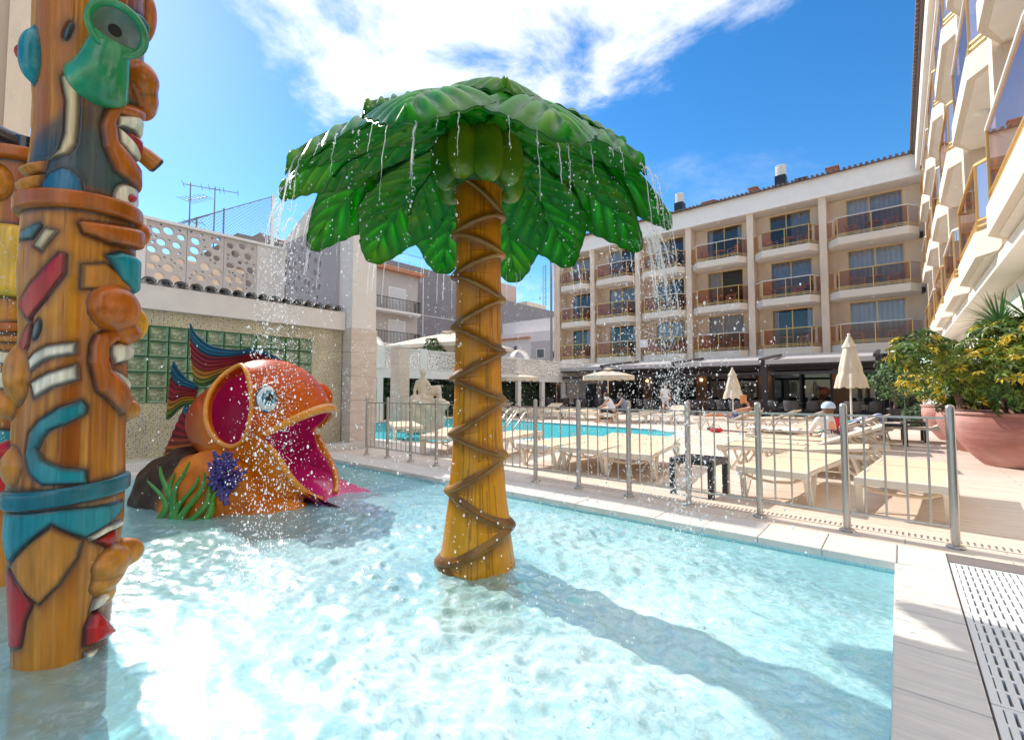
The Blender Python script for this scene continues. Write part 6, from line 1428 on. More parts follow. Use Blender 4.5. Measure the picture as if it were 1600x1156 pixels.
q.grid([ringp(p1 - ax * .002, .118), ringp(p1 + ax * .014, .127), ringp(p1 + ax * .022, .119), ringp(p1 + ax * .014, .104), ringp(p1 - ax * .004, .092)], 0, True, True); trum = q.build('trumpet', m_green, T1)
q = MB(); q.grid([ringp(p1 - ax * .004, .094), ringp(p1 - ax * .030, .068), ringp(p1 - ax * .042, .028)], 0, True, True); q.build('bell_mouth', M('trumpet_inside', (.12, .17, .14), .4, .3, 12, coat=.4), trum)
q = MB(); q.grid([ringp(p1 - ax * .0415, .028), ringp(p1 - ax * .0415, .001)], 0, True, True); q.grid([ringp(p1 - ax * .0415, .001), ringp(p1 - ax * .0415, .028)], 0, True, True); q.build('bore_hole', m_black, trum)
pa_ = on_pole(PIPE[0][0] + 2, PIPE[0][1], -.01); pd = (Matrix.Rotation(R(PIPE[0][0] + 14), 3, 'Z') @ Vector((1, .1, -.55))).normalized()
q = MB(); q.tube([pa_, pa_ + pd * .06, pa_ + pd * .12], [.035, .048, .052], 16); pp_ = q.build('pipe', M('pipe_wood', (.50, .16, .02), .25, .25, 6, coat=.5), T1)
q = MB(); q.tube([pa_ + pd * .1205, pa_ + pd * .135], [.053, .045], 16); q.build('pipe_bowl', M('pipe_dark', (.05, .035, .05), .4, .1), pp_)
# second totem behind, at the left edge
rel2 = [('yellow_box', (.70, .42, .04), [(-70, 1.9), (20, 1.9), (20, 2.42), (-70, 2.42)], .05, .02), ('cheek_stripe', (.8, .7, .5), [(-40, 1.45), (30, 1.42), (32, 1.50), (-38, 1.54)], .012, .006), ('cheek_stripe', (.8, .7, .5), [(-40, 1.28), (30, 1.25), (32, 1.36), (-38, 1.40)], .012, .006),
        ('teal_hook', (.01, .20, .24), [(-60, .85), (30, .80), (40, .95), (-50, 1.02)], .015, .008), ('red_corner', (.5, .012, .01), [(-50, .55), (20, .5), (30, .7), (-20, .74)], .02, .01)]
kn2 = [('green_ornament', (.015, .09, .03), 20, 2.22, .05, (.09, .11, .09), 0), ('green_ornament', (.015, .09, .03), 38, 2.36, .05, (.06, .06, .06), 0), ('green_ornament', (.015, .09, .03), 56, 2.52, .04, (.05, .05, .05), 0),
       ('side_leaf', AMB, 70, 1.75, .0, (.08, .12, .06), 0), ('chin', ORG, 60, 1.15, .0, (.08, .09, .05), 0), ('nose', AMB, 20, 1.12, .02, (.08, .10, .07), 0), ('nose', AMB, -40, 2.7, .02, (.09, .12, .07), 0)]
T2 = totem('totem_pole', 'second painted totem pole half hidden behind the foreground one at the left edge', (-4.92, .22, 0), -2, rel2, kn2, [(2.93, .10, .27, ORG), (1.70, .07, .25, ORG), (1.62, .05, .235, AMB), (.62, .10, .245, TEA)], 2.98, 1.08)
q = MB(); P = []
for i in range(22):
    t = i / 21; y = -.55 + .95 * t; w = (.012 + .10 * math.sin(PI * min(1, t * 1.02))**.7); P.append([(.10 + .09 * math.cos(a) * w * 4, y, 3.10 - .10 * t + .03 * math.sin(t * 9) + w * math.sin(a) * .9) for a in [2 * PI * k / 18 for k in range(18)]])
q.grid(P, 0, True, True); q.build('black_wing', M('gloss_black', (.012, .012, .018), .2, .1, 6, coat=.6), T2)
q = MB(); q.tube([(.05, .0, 2.9), (.06, .0, 3.1)], .10, 16); q.build('neck', M('gloss_black', (.012, .012, .018), .2), T2)

# ------------------------------------------------------------------ palm tree fountain
PAL = Vector((-2.53, 2.58, 0)); toc = math.atan2(-PAL.y, -PAL.x)       # local x axis looks to the viewer's side of the pool
palm = thing('palm_fountain', 'big glossy fibreglass palm tree fountain with dripping green leaves in the pool', 'fountain', PAL, toc)
KN = [3.25, 2.95, 2.64, 2.48, 2.33, 2.155, 1.97, 1.75, 1.555, 1.35, 1.185, .92, .755, .49, .22, -.045, -.35]   # ring ends, alternately right and left
TPZ = [-.5, -.08, .22, .45, .75, 1.2, 1.8, 2.4, 2.92, 3.1]; TPR = [.33, .292, .252, .222, .199, .186, .178, .178, .183, .19]
nf, nz = 160, 900; ph = np.linspace(-PI, PI, nf, endpoint=False); zz = np.linspace(-.45, 3.05, nz); PH, ZZ = np.meshgrid(ph, zz)
# local angle: 0 faces the viewer side, +90 deg is to the right
r = np.interp(ZZ, TPZ, TPR); best = np.full(r.shape, 9.); below = np.full(r.shape, 9.)
for k in range(len(KN) - 1):
    a, b = KN[k], KN[k + 1]; s_ = 1 if k % 2 == 0 else -1          # even: starts right
    zr = (a + b) / 2 + s_ * (a - b) / 2 * np.sin(PH); d = ZZ - zr; best = np.where(np.abs(d) < np.abs(best), d, best); below = np.where((d < 0) & (-d < below), -d, below)
r = r + .010 * np.exp(-(best / .030)**2) + .014 * np.exp(-np.maximum(best, 0) / .06) * (best > 0) - .004 * np.exp(-(np.maximum(-best, 0) / .05)) * (best < 0)
r += .002 * (smooth_noise(PH * 20, ZZ * 3, 4) - .5)
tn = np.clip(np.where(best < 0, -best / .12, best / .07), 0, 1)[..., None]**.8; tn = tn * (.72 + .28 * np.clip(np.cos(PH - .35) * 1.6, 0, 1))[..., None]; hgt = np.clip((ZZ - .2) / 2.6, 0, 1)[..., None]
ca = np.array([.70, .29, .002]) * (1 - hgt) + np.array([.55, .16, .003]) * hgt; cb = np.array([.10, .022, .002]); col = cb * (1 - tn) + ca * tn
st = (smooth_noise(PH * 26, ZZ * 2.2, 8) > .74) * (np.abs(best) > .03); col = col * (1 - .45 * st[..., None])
m_palmt = M('palm_trunk_paint', (1, 1, 1), .34, .14, 4, (10, 10, 1), spec=.35, bump=.12, bscale=5, coat=.12, attr=True)
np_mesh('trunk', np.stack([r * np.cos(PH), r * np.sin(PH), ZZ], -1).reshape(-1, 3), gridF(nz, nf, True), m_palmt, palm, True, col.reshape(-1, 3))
m_ring = M('trunk_ring_paint', (.32, .15, .022), .4, .3, 6, coat=.1, col2=(.16, .055, .008), bump=.15)
for k in range(1, len(KN) - 1):
    a, b = KN[k], KN[k + 1]; s_ = 1 if k % 2 == 0 else -1; P = []; n = 64; pr_ = 9
    for i in range(n):
        w = 2 * PI * i / n; z = (a + b) / 2 + s_ * (a - b) / 2 * math.sin(w); R0 = float(np.interp(z, TPZ, TPR)); g = .5 + .5 * mn.noise(Vector((math.cos(w) * 1.5, math.sin(w) * 1.5, k * 3.1)))
        side = abs(math.sin(w))**6; oo = .014 + .010 * g + .026 * side; row = []
        for (o, dz) in ((-.012, .055), (.002, .042), (oo * .55, .026), (oo * .95, .008), (oo, -.004), (oo * .6, -.015), (-.014, -.022)): row.append(((R0 + o) * math.cos(w), (R0 + o) * math.sin(w), z + dz * (1 + .35 * g)))
        P.append(row)
    P.append(P[0]); q = MB(); q.grid([r_[::-1] for r_ in P]); q.build('trunk_ring', m_ring, palm)
# coconuts under the crown
m_coco = M('coconut_paint', (.46, .46, .010), .3, .35, 3.2, coat=.15, col2=(.05, .17, .010))
for k in range(8):
    w = 2 * PI * (k + .35) / 8; c = Vector((.225 * math.cos(w), .225 * math.sin(w), 3.08 + .03 * math.sin(k * 2.1))); q = MB(); rows = []
    T = Matrix.Rotation(w, 3, 'Z') @ Matrix.Rotation(R(-14), 3, 'Y')
    for i in range(15):
        t = PI * i / 14; z = -math.cos(t) * .26; rad = math.sin(t)**.8 * (.142 - .02 * math.cos(t)) ; rows.append([c + T @ Vector((rad * math.cos(a) * (1 + .09 * math.cos(3 * a)), rad * math.sin(a) * (1 + .09 * math.cos(3 * a)), z)) for a in [2 * PI * j / 22 for j in range(22)]])
    q.grid(rows, 0, True, True); cc = q.build('coconut', m_coco, palm)
    if k % 2 == 0:
        for (dy, dz) in ((-.05, .03), (.02, -.09)):
            q = MB(); p = c + T @ Vector((.115, dy, dz)); q.lathe([(.030, -.004), (.028, .006), (.014, .007), (.012, .0), (0, .0)], 12); o = q.build('coconut_eye', M('coconut_eye_paint', (.05, .07, .015), .35, .2, 9), cc); o.location = p; o.rotation_euler = (T @ Vector((1, 0, 0))).to_track_quat('Z', 'Y').to_euler()
q = MB(); q.lathe([(.20, 2.86), (.26, 2.98), (.26, 3.25), (.10, 3.36), (0, 3.37)], 26); q.build('crown_hub', M('hub_green', (.03, .11, .02), .4, .2, 6), palm)
# leaves
m_leaf = M('palm_leaf_paint', (1, 1, 1), .24, .22, 5, spec=.35, coat=.08, attr=True, trans=.38, bump=.06, bscale=40)
RC = 1.56
def dome(rr_): return 3.30 - .64 * (rr_ / 1.42)**2.5
def leaf(ang, L0, L1, W, dz, seed, rise=0, amp=.024, NT=.24):
    ns, nw = 120, 61; s = np.linspace(0, 1, ns); v = np.linspace(-1, 1, nw); SS, VV = np.meshgrid(s, v, indexing='ij'); g = np.random.default_rng(seed)
    av = np.abs(VV); Le = (L1 - L0)
    wd = W * np.clip(.16 + SS * 1.3, 0, 1) * np.clip((1 - SS) / NT, 0, 1)**.62
    nl = 4.2; fr = (SS * nl + g.uniform(0, .3)) % 1; lobe = 1 - .17 * np.clip(SS * 1.8 - .5, 0, 1) * np.clip((fr - .5) / .5, 0, 1)**1.3 * np.clip(1.6 - SS * 1.2, .3, 1)
    y = VV * wd * lobe; x = L0 + Le * SS + .10 * av * W * np.clip(SS * 1.5, 0, 1) * (1 - SS)
    a = y / np.maximum(x, .22) * (1 - .25 * SS); px_ = x * np.cos(a); py_ = x * np.sin(a); rho = np.hypot(px_, py_)
    z = dome(rho) + dz + rise * (1 - SS) - .05 * av**2 * (W / .5) * SS
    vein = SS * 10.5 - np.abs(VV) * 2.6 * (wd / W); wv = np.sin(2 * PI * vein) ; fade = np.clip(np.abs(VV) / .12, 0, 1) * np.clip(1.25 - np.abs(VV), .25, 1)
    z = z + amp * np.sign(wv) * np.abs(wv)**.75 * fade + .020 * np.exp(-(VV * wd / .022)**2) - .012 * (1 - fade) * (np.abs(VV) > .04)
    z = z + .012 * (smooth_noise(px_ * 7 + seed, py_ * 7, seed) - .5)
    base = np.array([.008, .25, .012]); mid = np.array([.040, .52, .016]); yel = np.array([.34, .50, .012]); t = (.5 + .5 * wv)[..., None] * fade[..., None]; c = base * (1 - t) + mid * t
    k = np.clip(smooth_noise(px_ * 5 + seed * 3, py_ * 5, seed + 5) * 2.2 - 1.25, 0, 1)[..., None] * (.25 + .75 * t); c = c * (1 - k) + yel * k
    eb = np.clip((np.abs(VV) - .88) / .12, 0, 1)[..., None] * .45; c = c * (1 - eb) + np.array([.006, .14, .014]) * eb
    ca, sa = math.cos(R(ang)), math.sin(R(ang)); V1 = np.stack([px_ * ca - py_ * sa, px_ * sa + py_ * ca, z], -1).reshape(-1, 3)
    V2 = V1 - np.array([0, 0, .016]); Ft = gridF(ns, nw); n = ns * nw; bd = np.concatenate([np.arange(nw), np.arange(1, ns) * nw + nw - 1, (ns - 1) * nw + np.arange(nw - 2, -1, -1), np.arange(ns - 2, 0, -1) * nw]); bn = np.roll(bd, -1)
    side = np.stack([bd, bd + n, bn + n, bn], 1)
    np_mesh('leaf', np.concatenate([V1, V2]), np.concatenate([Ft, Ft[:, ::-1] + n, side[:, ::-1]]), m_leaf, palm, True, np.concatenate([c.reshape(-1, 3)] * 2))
for k in range(12): leaf(-14 + 30 * k + 3 * math.sin(k * 2.7), .06, 1.47 + .05 * math.sin(k * 2.3), .55, -.008 - .016 * (k % 3), 20 + k)
for k in range(7): leaf(8 + 51.4 * k, .03, 1.10 + .08 * math.sin(k * 1.7), .46, .045 + .02 * (k % 2), 40 + k, .05, .026)
for k in range(4): leaf(30 + 90 * k, .0, .62, .30, .10, 60 + k, .03, .024)

# ------------------------------------------------------------------ fish slide
FLOC = (-6.26, 2.43, 0); FRZ = R(34)
fish = thing('fish_slide', 'big orange fish water slide with open pink mouth and rainbow fins in the pool', 'water slide', FLOC, FRZ); fish.scale = (1.07, 1.07, 1.07)
m_fish = M('fish_paint', (1, 1, 1), .36, .12, 6, spec=.3, coat=.08, attr=True, bump=.05, trans=.22)
def f_out(X, Y, Z):
    d = ellipsoid(X, Y, Z, (.08, 0, .76), (.76, .60, .80)); d = smin(d, ellipsoid(X, Y, Z, (.42, 0, .22), (.52, .50, .56)), .10)
    d = smin(d, ellipsoid(X, Y, Z, (-.58, .0, .80), (.36, .24, .36)), .22); d = smin(d, ellipsoid(X, Y, Z, (.46, -.48, 1.08), (.18, .06, .20)), .06); d = smin(d, ellipsoid(X, Y, Z, (.46, .48, 1.08), (.18, .06, .20)), .06)
    return smin(d, ellipsoid(X, Y, Z, (.28, -.52, .80), (.17, .07, .14)), .06)
def f_in(X, Y, Z): return np.minimum(ellipsoid(X, Y, Z, (.09, 0, .76), (.68, .52, .71)), ellipsoid(X, Y, Z, (.52, 0, .22), (.52, .41, .50)))
def wedge(X, Y, Z):
    up = Z - (.68 + .66 * (X - .38)); lo = (.66 - 1.55 * (X - .38)) - Z
    return np.maximum(np.maximum(up * .85, lo * .61), .30 - X)
def hole(X, Y, Z):
    u = (X + .04) * .93 + (Z - 1.03) * .36; v = -(X + .04) * .36 + (Z - 1.03) * .93
    return np.maximum((np.sqrt((u / .29)**2 + (v / .46)**2) - 1) * .29, Y)
def f_fish(X, Y, Z):
    d = np.maximum(f_out(X, Y, Z), -f_in(X, Y, Z)); d = np.maximum(d, -wedge(X, Y, Z)); return np.maximum(d, -hole(X, Y, Z))
V, F = surface_nets(f_fish, (-1.2, -.72, -.4), (1.05, .72, 1.62), .020)
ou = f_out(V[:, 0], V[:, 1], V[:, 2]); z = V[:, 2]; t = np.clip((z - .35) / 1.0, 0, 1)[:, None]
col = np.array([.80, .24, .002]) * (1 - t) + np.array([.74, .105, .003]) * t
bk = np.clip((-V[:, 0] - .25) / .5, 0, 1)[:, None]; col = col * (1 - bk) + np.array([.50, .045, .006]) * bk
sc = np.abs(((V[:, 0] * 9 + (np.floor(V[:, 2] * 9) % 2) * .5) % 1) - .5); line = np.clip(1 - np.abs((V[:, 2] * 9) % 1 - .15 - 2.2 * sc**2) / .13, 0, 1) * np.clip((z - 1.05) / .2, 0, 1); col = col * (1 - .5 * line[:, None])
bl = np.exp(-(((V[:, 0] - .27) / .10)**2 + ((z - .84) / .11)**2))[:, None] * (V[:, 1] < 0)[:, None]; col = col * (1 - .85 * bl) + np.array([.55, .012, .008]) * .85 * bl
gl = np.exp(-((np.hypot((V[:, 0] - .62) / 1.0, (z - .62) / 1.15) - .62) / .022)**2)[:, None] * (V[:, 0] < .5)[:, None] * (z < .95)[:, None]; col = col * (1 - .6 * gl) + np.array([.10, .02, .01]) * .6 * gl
pink = (f_in(V[:, 0], V[:, 1], V[:, 2]) < .012) & (ou < -.010); col[pink] = (.82, .035, .27)
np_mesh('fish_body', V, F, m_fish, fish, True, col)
# lips and the rim of the side opening: tubes laid along the cut edges
m_lip = M('lip_orange', (.74, .27, .012), .25, .12, 6, coat=.5); m_pink = M('slide_pink', (.66, .020, .20), .22, .08, 5, coat=.5)
def surf_y(x, z, sgn):
    lo, hi = 0.0, 1.0
    for _ in range(30):
        m = (lo + hi) / 2
        if f_out(np.array(x), np.array(m * sgn), np.array(z)) < 0: lo = m
        else: hi = m
    return lo * sgn
def surf_x(y, fz):
    lo, hi = .2, 1.4
    for _ in range(34):
        m = (lo + hi) / 2
        if f_out(np.array(m), np.array(y), np.array(fz(m))) < 0: lo = m
        else: hi = m
    return lo
up = lambda x: .68 + .66 * (x - .38); lo_ = lambda x: .66 - 1.55 * (x - .38)
P = [];
for sgn, xs in ((-1, np.linspace(.42, .70, 12)), (1, np.linspace(.70, .42, 12))):
    side = [(x, surf_y(x, up(x), sgn), up(x)) for x in xs]
    if sgn < 0: P += side; ym = -side[-1][1]; P += [(surf_x(y, up), y, up(surf_x(y, up))) for y in np.linspace(-ym * .92, ym * .92, 15)]
    else: P += side
q = MB(); q.tube([(x + .015, y * 1.01, z_ + .012) for x, y, z_ in P], [.035 + .02 * math.sin(PI * i / (len(P) - 1)) for i in range(len(P))], 12); q.build('upper_lip', m_lip, fish)
q = MB(); q.tube([(x - .10, y * .985, z_ + .105) for x, y, z_ in P[6:-6]], .026, 10); q.build('brow_ridge', M('brow_orange', (.68, .13, .010), .25, .12, 6, coat=.5), fish)
for sgn in (-1, 1):
    P = [(x, surf_y(x, lo_(x), sgn), lo_(x)) for x in np.linspace(.42, .84, 14)]; q = MB(); q.tube([(x + .012, y, z_) for x, y, z_ in P], .038, 12); q.build('lower_lip', m_lip, fish)
P = []
for k in range(40):
    a = 2 * PI * k / 40; u = .295 * math.cos(a); v = .465 * math.sin(a); x = -.04 + u * .93 - v * .36; z_ = 1.03 + u * .36 + v * .93; P.append((x, surf_y(x, min(z_, 1.5), -1) , z_))
q = MB(); q.tube(P, .028, 10, closed=True); q.build('opening_rim', m_lip, fish)
# slide tongue running out of the mouth into the water
q = MB(); rows = []; rows2 = []
for i in range(22):
    t = i / 21; x = -.15 + 1.65 * t; zc = .42 * (1 - t)**1.5 - .19 * t - .05; w = .36 + .05 * t
    rows.append([(x, w * u, zc + .16 * (abs(u)**3) * (1 - .4 * t)) for u in np.linspace(-1, 1, 15)]); rows2.append([(p[0], p[1] * 1.02, p[2] - .035) for p in rows[-1]][::-1])
q.grid(rows); q.grid(rows2); q.build('slide_tongue', m_pink, fish)
# eyes
for sgn in (-1, 1):
    c = Vector((.46, surf_y(.46, 1.10, sgn), 1.10)); nrm = Vector((.50, sgn * .85, .14)).normalized(); c = c - nrm * .035; a = nrm.orthogonal().normalized()
    u = Vector((0, 0, 1)); u = (u - nrm * u.dot(nrm)).normalized(); w = u.cross(nrm)
    def disc(rad, out, sq=1.12):
        n = 28; return [c + nrm * out + (w * math.cos(2 * PI * k / n) + u * math.sin(2 * PI * k / n) * sq) * rad for k in range(n)]
    def dome_part(r0, o0, r1, o1, steps=6):
        q = MB(); q.grid([disc(r0 * math.cos(PI / 2 * i / steps) + r1 * 0, o0 + (o1 - o0) * math.sin(PI / 2 * i / steps)) for i in range(steps + 1)], 0, True, True); return q
    e = dome_part(.128, .0, 0, .078).build('eye', M('eye_white', (.80, .80, .78), .1, .02, 5, coat=.8), fish)
    def cap_at(f0, f1, lift, mat, nm):
        q = MB(); st = [f0 + (f1 - f0) * i / 4 for i in range(5)]; q.grid([disc(.128 * math.cos(x), .0 + .078 * math.sin(x) + lift) for x in st], 0, True, True); q.build(nm, mat, e)
    cap_at(math.acos(.60), PI / 2, .003, M('iris_blue', (.03, .26, .36), .1, .3, 25, coat=.8), 'iris'); cap_at(math.acos(.30), PI / 2, .006, m_black, 'pupil')
    q = MB(); q.tube(disc(.130, .004), .012, 8, closed=True); q.build('eye_outline', M('eye_ring', (.02, .10, .16), .3), e)
    q = MB(); q.ell(c + nrm * .080 + u * .025 + w * -.02, .014, 8, 6); q.build('eye_glint', M('eye_white', (.8, .8, .78), .1), e)
# fins
RB = [(.015, .13, .22), (.02, .20, .32), (.015, .12, .20), (.33, .010, .02), (.45, .012, .02), (.50, .03, .02), (.40, .012, .015), (.66, .20, .01), (.62, .30, .02), (.22, .26, .02), (.10, .17, .03)]
def fin(name, A, B, th=.030, ribs=10, cols=RB, back=.4):
    """A: outer edge points, B: inner edge points -> ribbed striped fin"""
    def res(Pl, n):
        Pl = [Vector(p) for p in Pl]; out = []
        for i in range(n):
            t = i / (n - 1) * (len(Pl) - 1); k = min(int(t), len(Pl) - 2); f = t - k; p0 = Pl[max(k - 1, 0)]; p1 = Pl[k]; p2 = Pl[k + 1]; p3 = Pl[min(k + 2, len(Pl) - 1)]
            out.append(.5 * ((2 * p1) + (p2 - p0) * f + (2 * p0 - 5 * p1 + 4 * p2 - p3) * f * f + (3 * p1 - p0 - 3 * p2 + p3) * f**3))
        return out
    n, m = 44, 66; a = res(A, n); b = res(B, n); V1 = []; cl = []
    for i in range(n):
        for j in range(m):
            t = j / (m - 1); p = a[i].lerp(b[i], t); rib = .5 + .5 * math.cos(2 * PI * t * ribs); thk = th * (.45 + .55 * rib) * (.4 + .6 * min(1, 4 * t, 4 * (1 - t) + .3)); V1.append((p, thk)); c = np.array(cols[min(int(t * len(cols)), len(cols) - 1)]); cl.append(c * (.35 + .65 * rib) * (.85 + .3 * mn.noise(p * 5)))
    v = [p + Vector((0, -t, 0)) for p, t in V1] + [p + Vector((0, t, 0)) for p, t in V1]; Ft = gridF(n, m); N_ = n * m; bd = np.concatenate([np.arange(m), np.arange(1, n) * m + m - 1, (n - 1) * m + np.arange(m - 2, -1, -1), np.arange(n - 2, 0, -1) * m]); bn = np.roll(bd, -1)
    np_mesh(name, v, np.concatenate([Ft, Ft[:, ::-1] + N_, np.stack([bd, bd + N_, bn + N_, bn], 1)]), m_fish, fish, True, np.array(cl + cl))
fin('dorsal_fin', [(-1.02, .05, 2.02), (-.93, .05, 1.88), (-.72, .04, 1.74), (-.40, .02, 1.68), (-.05, 0, 1.68), (.25, 0, 1.54)], [(-.92, .02, 1.30), (-.86, .02, 1.24), (-.74, .01, 1.24), (-.50, 0, 1.36), (-.12, 0, 1.48), (.18, 0, 1.50)])
fin('tail_fin', [(-1.28, .10, 1.56), (-1.16, .08, 1.42), (-1.03, .06, 1.32), (-.88, .04, 1.26)], [(-1.34, .10, .82), (-1.28, .08, .84), (-1.10, .06, .98), (-.92, .04, 1.02)], ribs=9)
fin('tail_fin', [(-1.02, .05, 1.06), (-1.00, .05, .98), (-.92, .04, .90), (-.80, .02, .86)], [(-1.36, .10, .38), (-1.22, .10, .40), (-1.05, .06, .44), (-.85, .02, .48)], ribs=7, cols=[(.02, .16, .26), (.33, .010, .02), (.45, .012, .02), (.40, .012, .015), (.52, .05, .02), (.60, .16, .01)])
# rock base with coral and sea grass
def rock(X, Y, Z):
    w = .02 * np.sin(X * 11 + Z * 5) * np.sin(Y * 9 + 2) + .014 * np.sin(X * 23 + 1) * np.sin(Z * 19 + Y * 7)
    d = smin(ellipsoid(X, Y, Z, (-.18, -.42, .0), (.58, .50, .56)), ellipsoid(X, Y, Z, (-.80, -.10, -.10), (.58, .58, .60)), .10)
    d = smin(d, ellipsoid(X, Y, Z, (.40, -.45, -.24), (.5, .35, .28)), .12); d = smin(d, ellipsoid(X, Y, Z, (-.15, .35, .0), (.62, .45, .42)), .1); d = d + w
    return np.maximum(np.maximum(d, -(f_in(X, Y, Z) + .02)), -(np.maximum(hole(X, Y, Z), np.abs(Y) - 1.2)))
V, F = surface_nets(rock, (-1.45, -1.05, -.45), (1.15, .95, .95), .028); br = np.clip((-V[:, 0] - .52 + .10 * np.sin(V[:, 2] * 6)) / .14, 0, 1)[:, None]
n_ = smooth_noise(V[:, 0] * 7 + 5, V[:, 2] * 7 + V[:, 1] * 4, 3)[:, None]; co = np.array([.70, .22, .006]) * (1 - n_ * .8) + np.array([.46, .10, .006]) * n_ * .8; cb = np.array([.040, .016, .008]) * (.7 + .6 * n_)
np_mesh('rock_base', V, F, M('rock_paint', (1, 1, 1), .5, .2, 7, spec=.3, coat=.05, attr=True, bump=.35, bscale=16), fish, True, co * (1 - br) + cb * br)
m_coral = M('purple_coral', (.085, .055, .26), .4, .3, 12, coat=.3, bump=.3); g = random.Random(5); q = MB()
def branch(p, d, L, rad, lv):
    pts = [p]; 
    for k in range(4): d = (d + Vector((g.uniform(-.35, .35), g.uniform(-.10, .06), g.uniform(-.3, .35)))).normalized(); pts.append(pts[-1] + d * L / 4)
    q.tube(pts, [rad, rad * 1.05, rad * .95, rad, rad * .75], 7); q.ell(pts[-1], rad * .95, 7, 5)
    if lv < 3:
        for k in range(3): branch(pts[g.choice((1, 2, 3))], (d + Vector((g.uniform(-1.1, 1.1), g.uniform(-.25, .1), g.uniform(-.5, .9)))).normalized(), L * .74, rad * .8, lv + 1)
for k in range(5): branch(Vector((.20 - .04 * k, -.80 - .012 * k, .02 + .05 * k)), Vector((-.5 + .28 * k, .10, 1)).normalized(), .20, .026, 0)
q.build('coral', m_coral, fish)
m_sg = M('sea_grass', (.035, .25, .012), .3, .3, 8, coat=.4)
for k in range(8):
    x = -.40 + .062 * k; h = (.36, .50, .44, .56, .42, .46, .34, .30)[k]; P = []
    for i in range(12):
        t = i / 11; w = .044 * (1 - t)**.6; c = Vector((x + .07 * math.sin(t * 4.2 + k) + (.12 * (k - 3.5) / 3.5) * t * t * 1.6, -.985 + .13 * t + .03 * math.sin(k), -.10 + h * t)); P.append([c + Vector((-w, .01, 0)), c + Vector((0, -w * .8, 0)), c + Vector((w, .01, 0))])
    q = MB(); q.grid(P); q.grid([r_[::-1] for r_ in [[p + Vector((0, .012, 0)) for p in rw] for rw in P]]); q.build('sea_grass_blade', m_sg, fish)

# ------------------------------------------------------------------ falling water: streams from the leaf tips, drops and splashes
def wmat(name, clear=.25):
    m = bpy.data.materials.new(name); m.use_nodes = True; nt = m.node_tree; N = nt.nodes; L = nt.links; b = N['Principled BSDF']; out = N['Material Output']
    b.inputs['Base Color'].default_value = (.93, .95, .97, 1); b.inputs['Roughness'].default_value = .06; b.inputs['IOR'].default_value = 1.33
    t = N.new('ShaderNodeBsdfTranslucent'); t.inputs[0].default_value = (.95, .97, 1, 1); x = N.new('ShaderNodeMixShader'); x.inputs[0].default_value = .5
    L.new(b.outputs[0], x.inputs[1]); L.new(t.outputs[0], x.inputs[2]); tr = N.new('ShaderNodeBsdfTransparent'); y = N.new('ShaderNodeMixShader'); y.inputs[0].default_value = clear
    L.new(x.outputs[0], y.inputs[1]); L.new(tr.outputs[0], y.inputs[2]); L.new(y.outputs[0], out.inputs[0]); return m
m_drop = wmat('bright_water_drop')
ico = bmesh.new(); bmesh.ops.create_icosphere(ico, subdivisions=1, radius=1); IV = np.array([v.co[:] for v in ico.verts]); IF = np.array([[v.index for v in f.verts] for f in ico.faces]); ico.free()
g = np.random.default_rng(17); DP = []; DR = []
def leaf_rim(a, rr_): p = Vector((rr_ * math.cos(a), rr_ * math.sin(a), dome(rr_) - .075)); w = Matrix.Translation(PAL) @ Matrix.Rotation(toc, 4, 'Z'); return np.array(w @ p)
def radial(a): return np.array([math.cos(a + toc), math.sin(a + toc), 0])
streams = MB()
def stream(a, rr_, v0, dens, spread, solid, rad, zend=-.05, big=1.0):
    p = leaf_rim(a, rr_); d = radial(a); fall = p[2] - zend; tt = math.sqrt(2 * fall / 9.8); pts = []; rs_ = []
    for k in range(14):
        t = solid * tt * k / 13; wob = .0022 * g.normal(0, 1, 3) * (k > 0); pts.append(p + d * v0 * t - np.array([0, 0, 4.9 * t * t]) + wob); rs_.append(rad * (1.1 - .6 * k / 13) * g.uniform(.55, 1.35))
    streams.tube(pts, rs_, 6)
    n = int(dens * fall); 
    for k in range(n):
        t = tt * math.sqrt(g.uniform(.0, 1)); s_ = spread * (.12 + (t / tt)**1.3); q_ = p + d * v0 * t * g.uniform(.7, 1.3) - np.array([0, 0, 4.9 * t * t]) + g.normal(0, 1, 3) * s_ * np.array([1, 1, .5])
        if q_[2] > -.06: DP.append(q_); DR.append(g.choice([.0016, .0022, .003, .0042, .006], p=[.32, .30, .22, .12, .04]) * big)
for k in range(12):
    a = R(-14 + 30 * k); front = math.cos(a)
    stream(a + g.normal(0, .03), 1.44, .30, 60 if front < .5 else 34, .035, .34, .0055); stream(a + .03, 1.44, .22, 38, .03, .36, .0035); stream(a + .17, 1.36, .2, 34, .035, .3, .0035); stream(a - .17, 1.36, .2, 34, .035, .25, .003)
    stream(a + .10, 1.40, .25, 26, .03, .18, .0028); stream(a - .08, 1.42, .25, 26, .03, .4, .003)
for k in range(16): stream(g.uniform(-1.7, 1.7), g.uniform(1.36, 1.46), .12, 30, .03, g.uniform(.03, .14), .0035)
a = math.pi / 2 * 1.02                                       # the strong sheet at the right rim, the shower at the left rim
for k in range(9): stream(a + g.normal(0, .10), 1.43, g.uniform(.25, .55), 85, .05, g.uniform(.3, .55), .009, big=1.3)
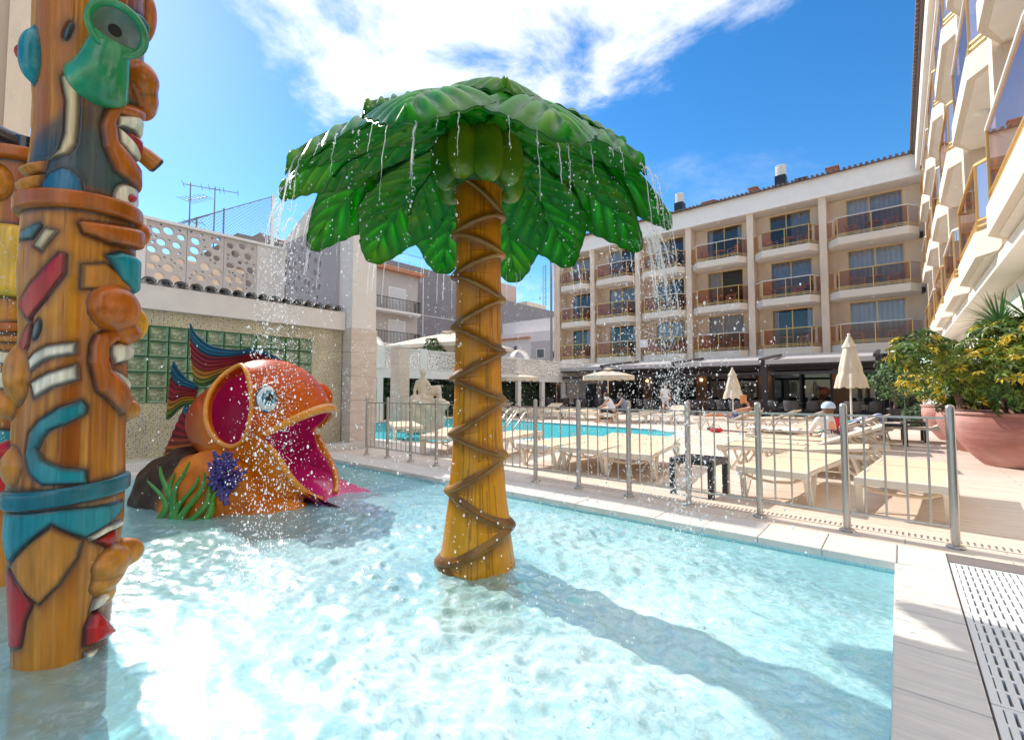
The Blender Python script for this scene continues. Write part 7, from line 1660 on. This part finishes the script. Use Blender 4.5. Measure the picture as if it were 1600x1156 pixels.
for k in range(6): stream(-a + g.normal(0, .16), 1.43, g.uniform(.05, .35), 85, .075, g.uniform(.1, .3), .006, big=1.45)
for k in range(4): stream(a + g.normal(.25, .2), 1.4, g.uniform(.9, 1.5), 230, .22, .05, .004)
# drops thrown off and bouncing around
for k in range(1900):
    a_ = g.uniform(0, 2 * PI); rr_ = 1.0 + abs(g.normal(0, .42)); p = np.array(PAL) + radial(a_) * rr_; p[2] = max(.0, g.exponential(.55)) - .04
    if p[2] < 3: DP.append(p); DR.append(g.choice([.0016, .0024, .0034, .005], p=[.4, .32, .2, .08]))
for k in range(700):
    a_ = R(g.uniform(60, 128)); rr_ = g.uniform(1.35, 2.3); p = np.array(PAL) + radial(a_) * rr_; p[2] = g.uniform(.25, 1.95); DP.append(p); DR.append(g.choice([.0025, .004, .006, .0085], p=[.36, .34, .2, .10]))
for k in range(170):
    p = np.array([-4.6, .9, .1]) + np.array([g.normal(0, .35), g.normal(0, .55), abs(g.normal(0, .7))]); DP.append(p); DR.append(g.choice([.002, .003, .005, .007], p=[.4, .32, .2, .08]))
for k in range(500):
    z_ = g.uniform(.9, 2.3); p = np.array([-4.55, .10, z_]) + np.array([g.normal(0, .05), g.normal(0, .07), 0]) * (1 + (2.3 - z_)); DP.append(p); DR.append(g.choice([.002, .003, .0045], p=[.5, .35, .15]))
DP = np.array(DP); DR = np.array(DR); keep = (np.hypot(DP[:, 0], DP[:, 1]) > 1.15); DP = DP[keep]; DR = DR[keep]; st = np.stack([g.uniform(.8, 1.1, len(DP)), g.uniform(.8, 1.1, len(DP)), g.uniform(.9, 1.9, len(DP))], 1)
V = (IV[None] * (DR[:, None] * st)[:, None, :] + DP[:, None]).reshape(-1, 3); F = (IF[None] + (np.arange(len(DP)) * len(IV))[:, None, None]).reshape(-1, 3)
setp(np_mesh('water_drops', V, F, m_drop, None, True), 'countless bright drops falling around the palm fountain', 'water drops', None, 'stuff')
setp(streams.build('water_streams', wmat('clear_stream', .55)), 'thin streams of water running off the palm leaf tips', 'water streams', None, 'stuff')
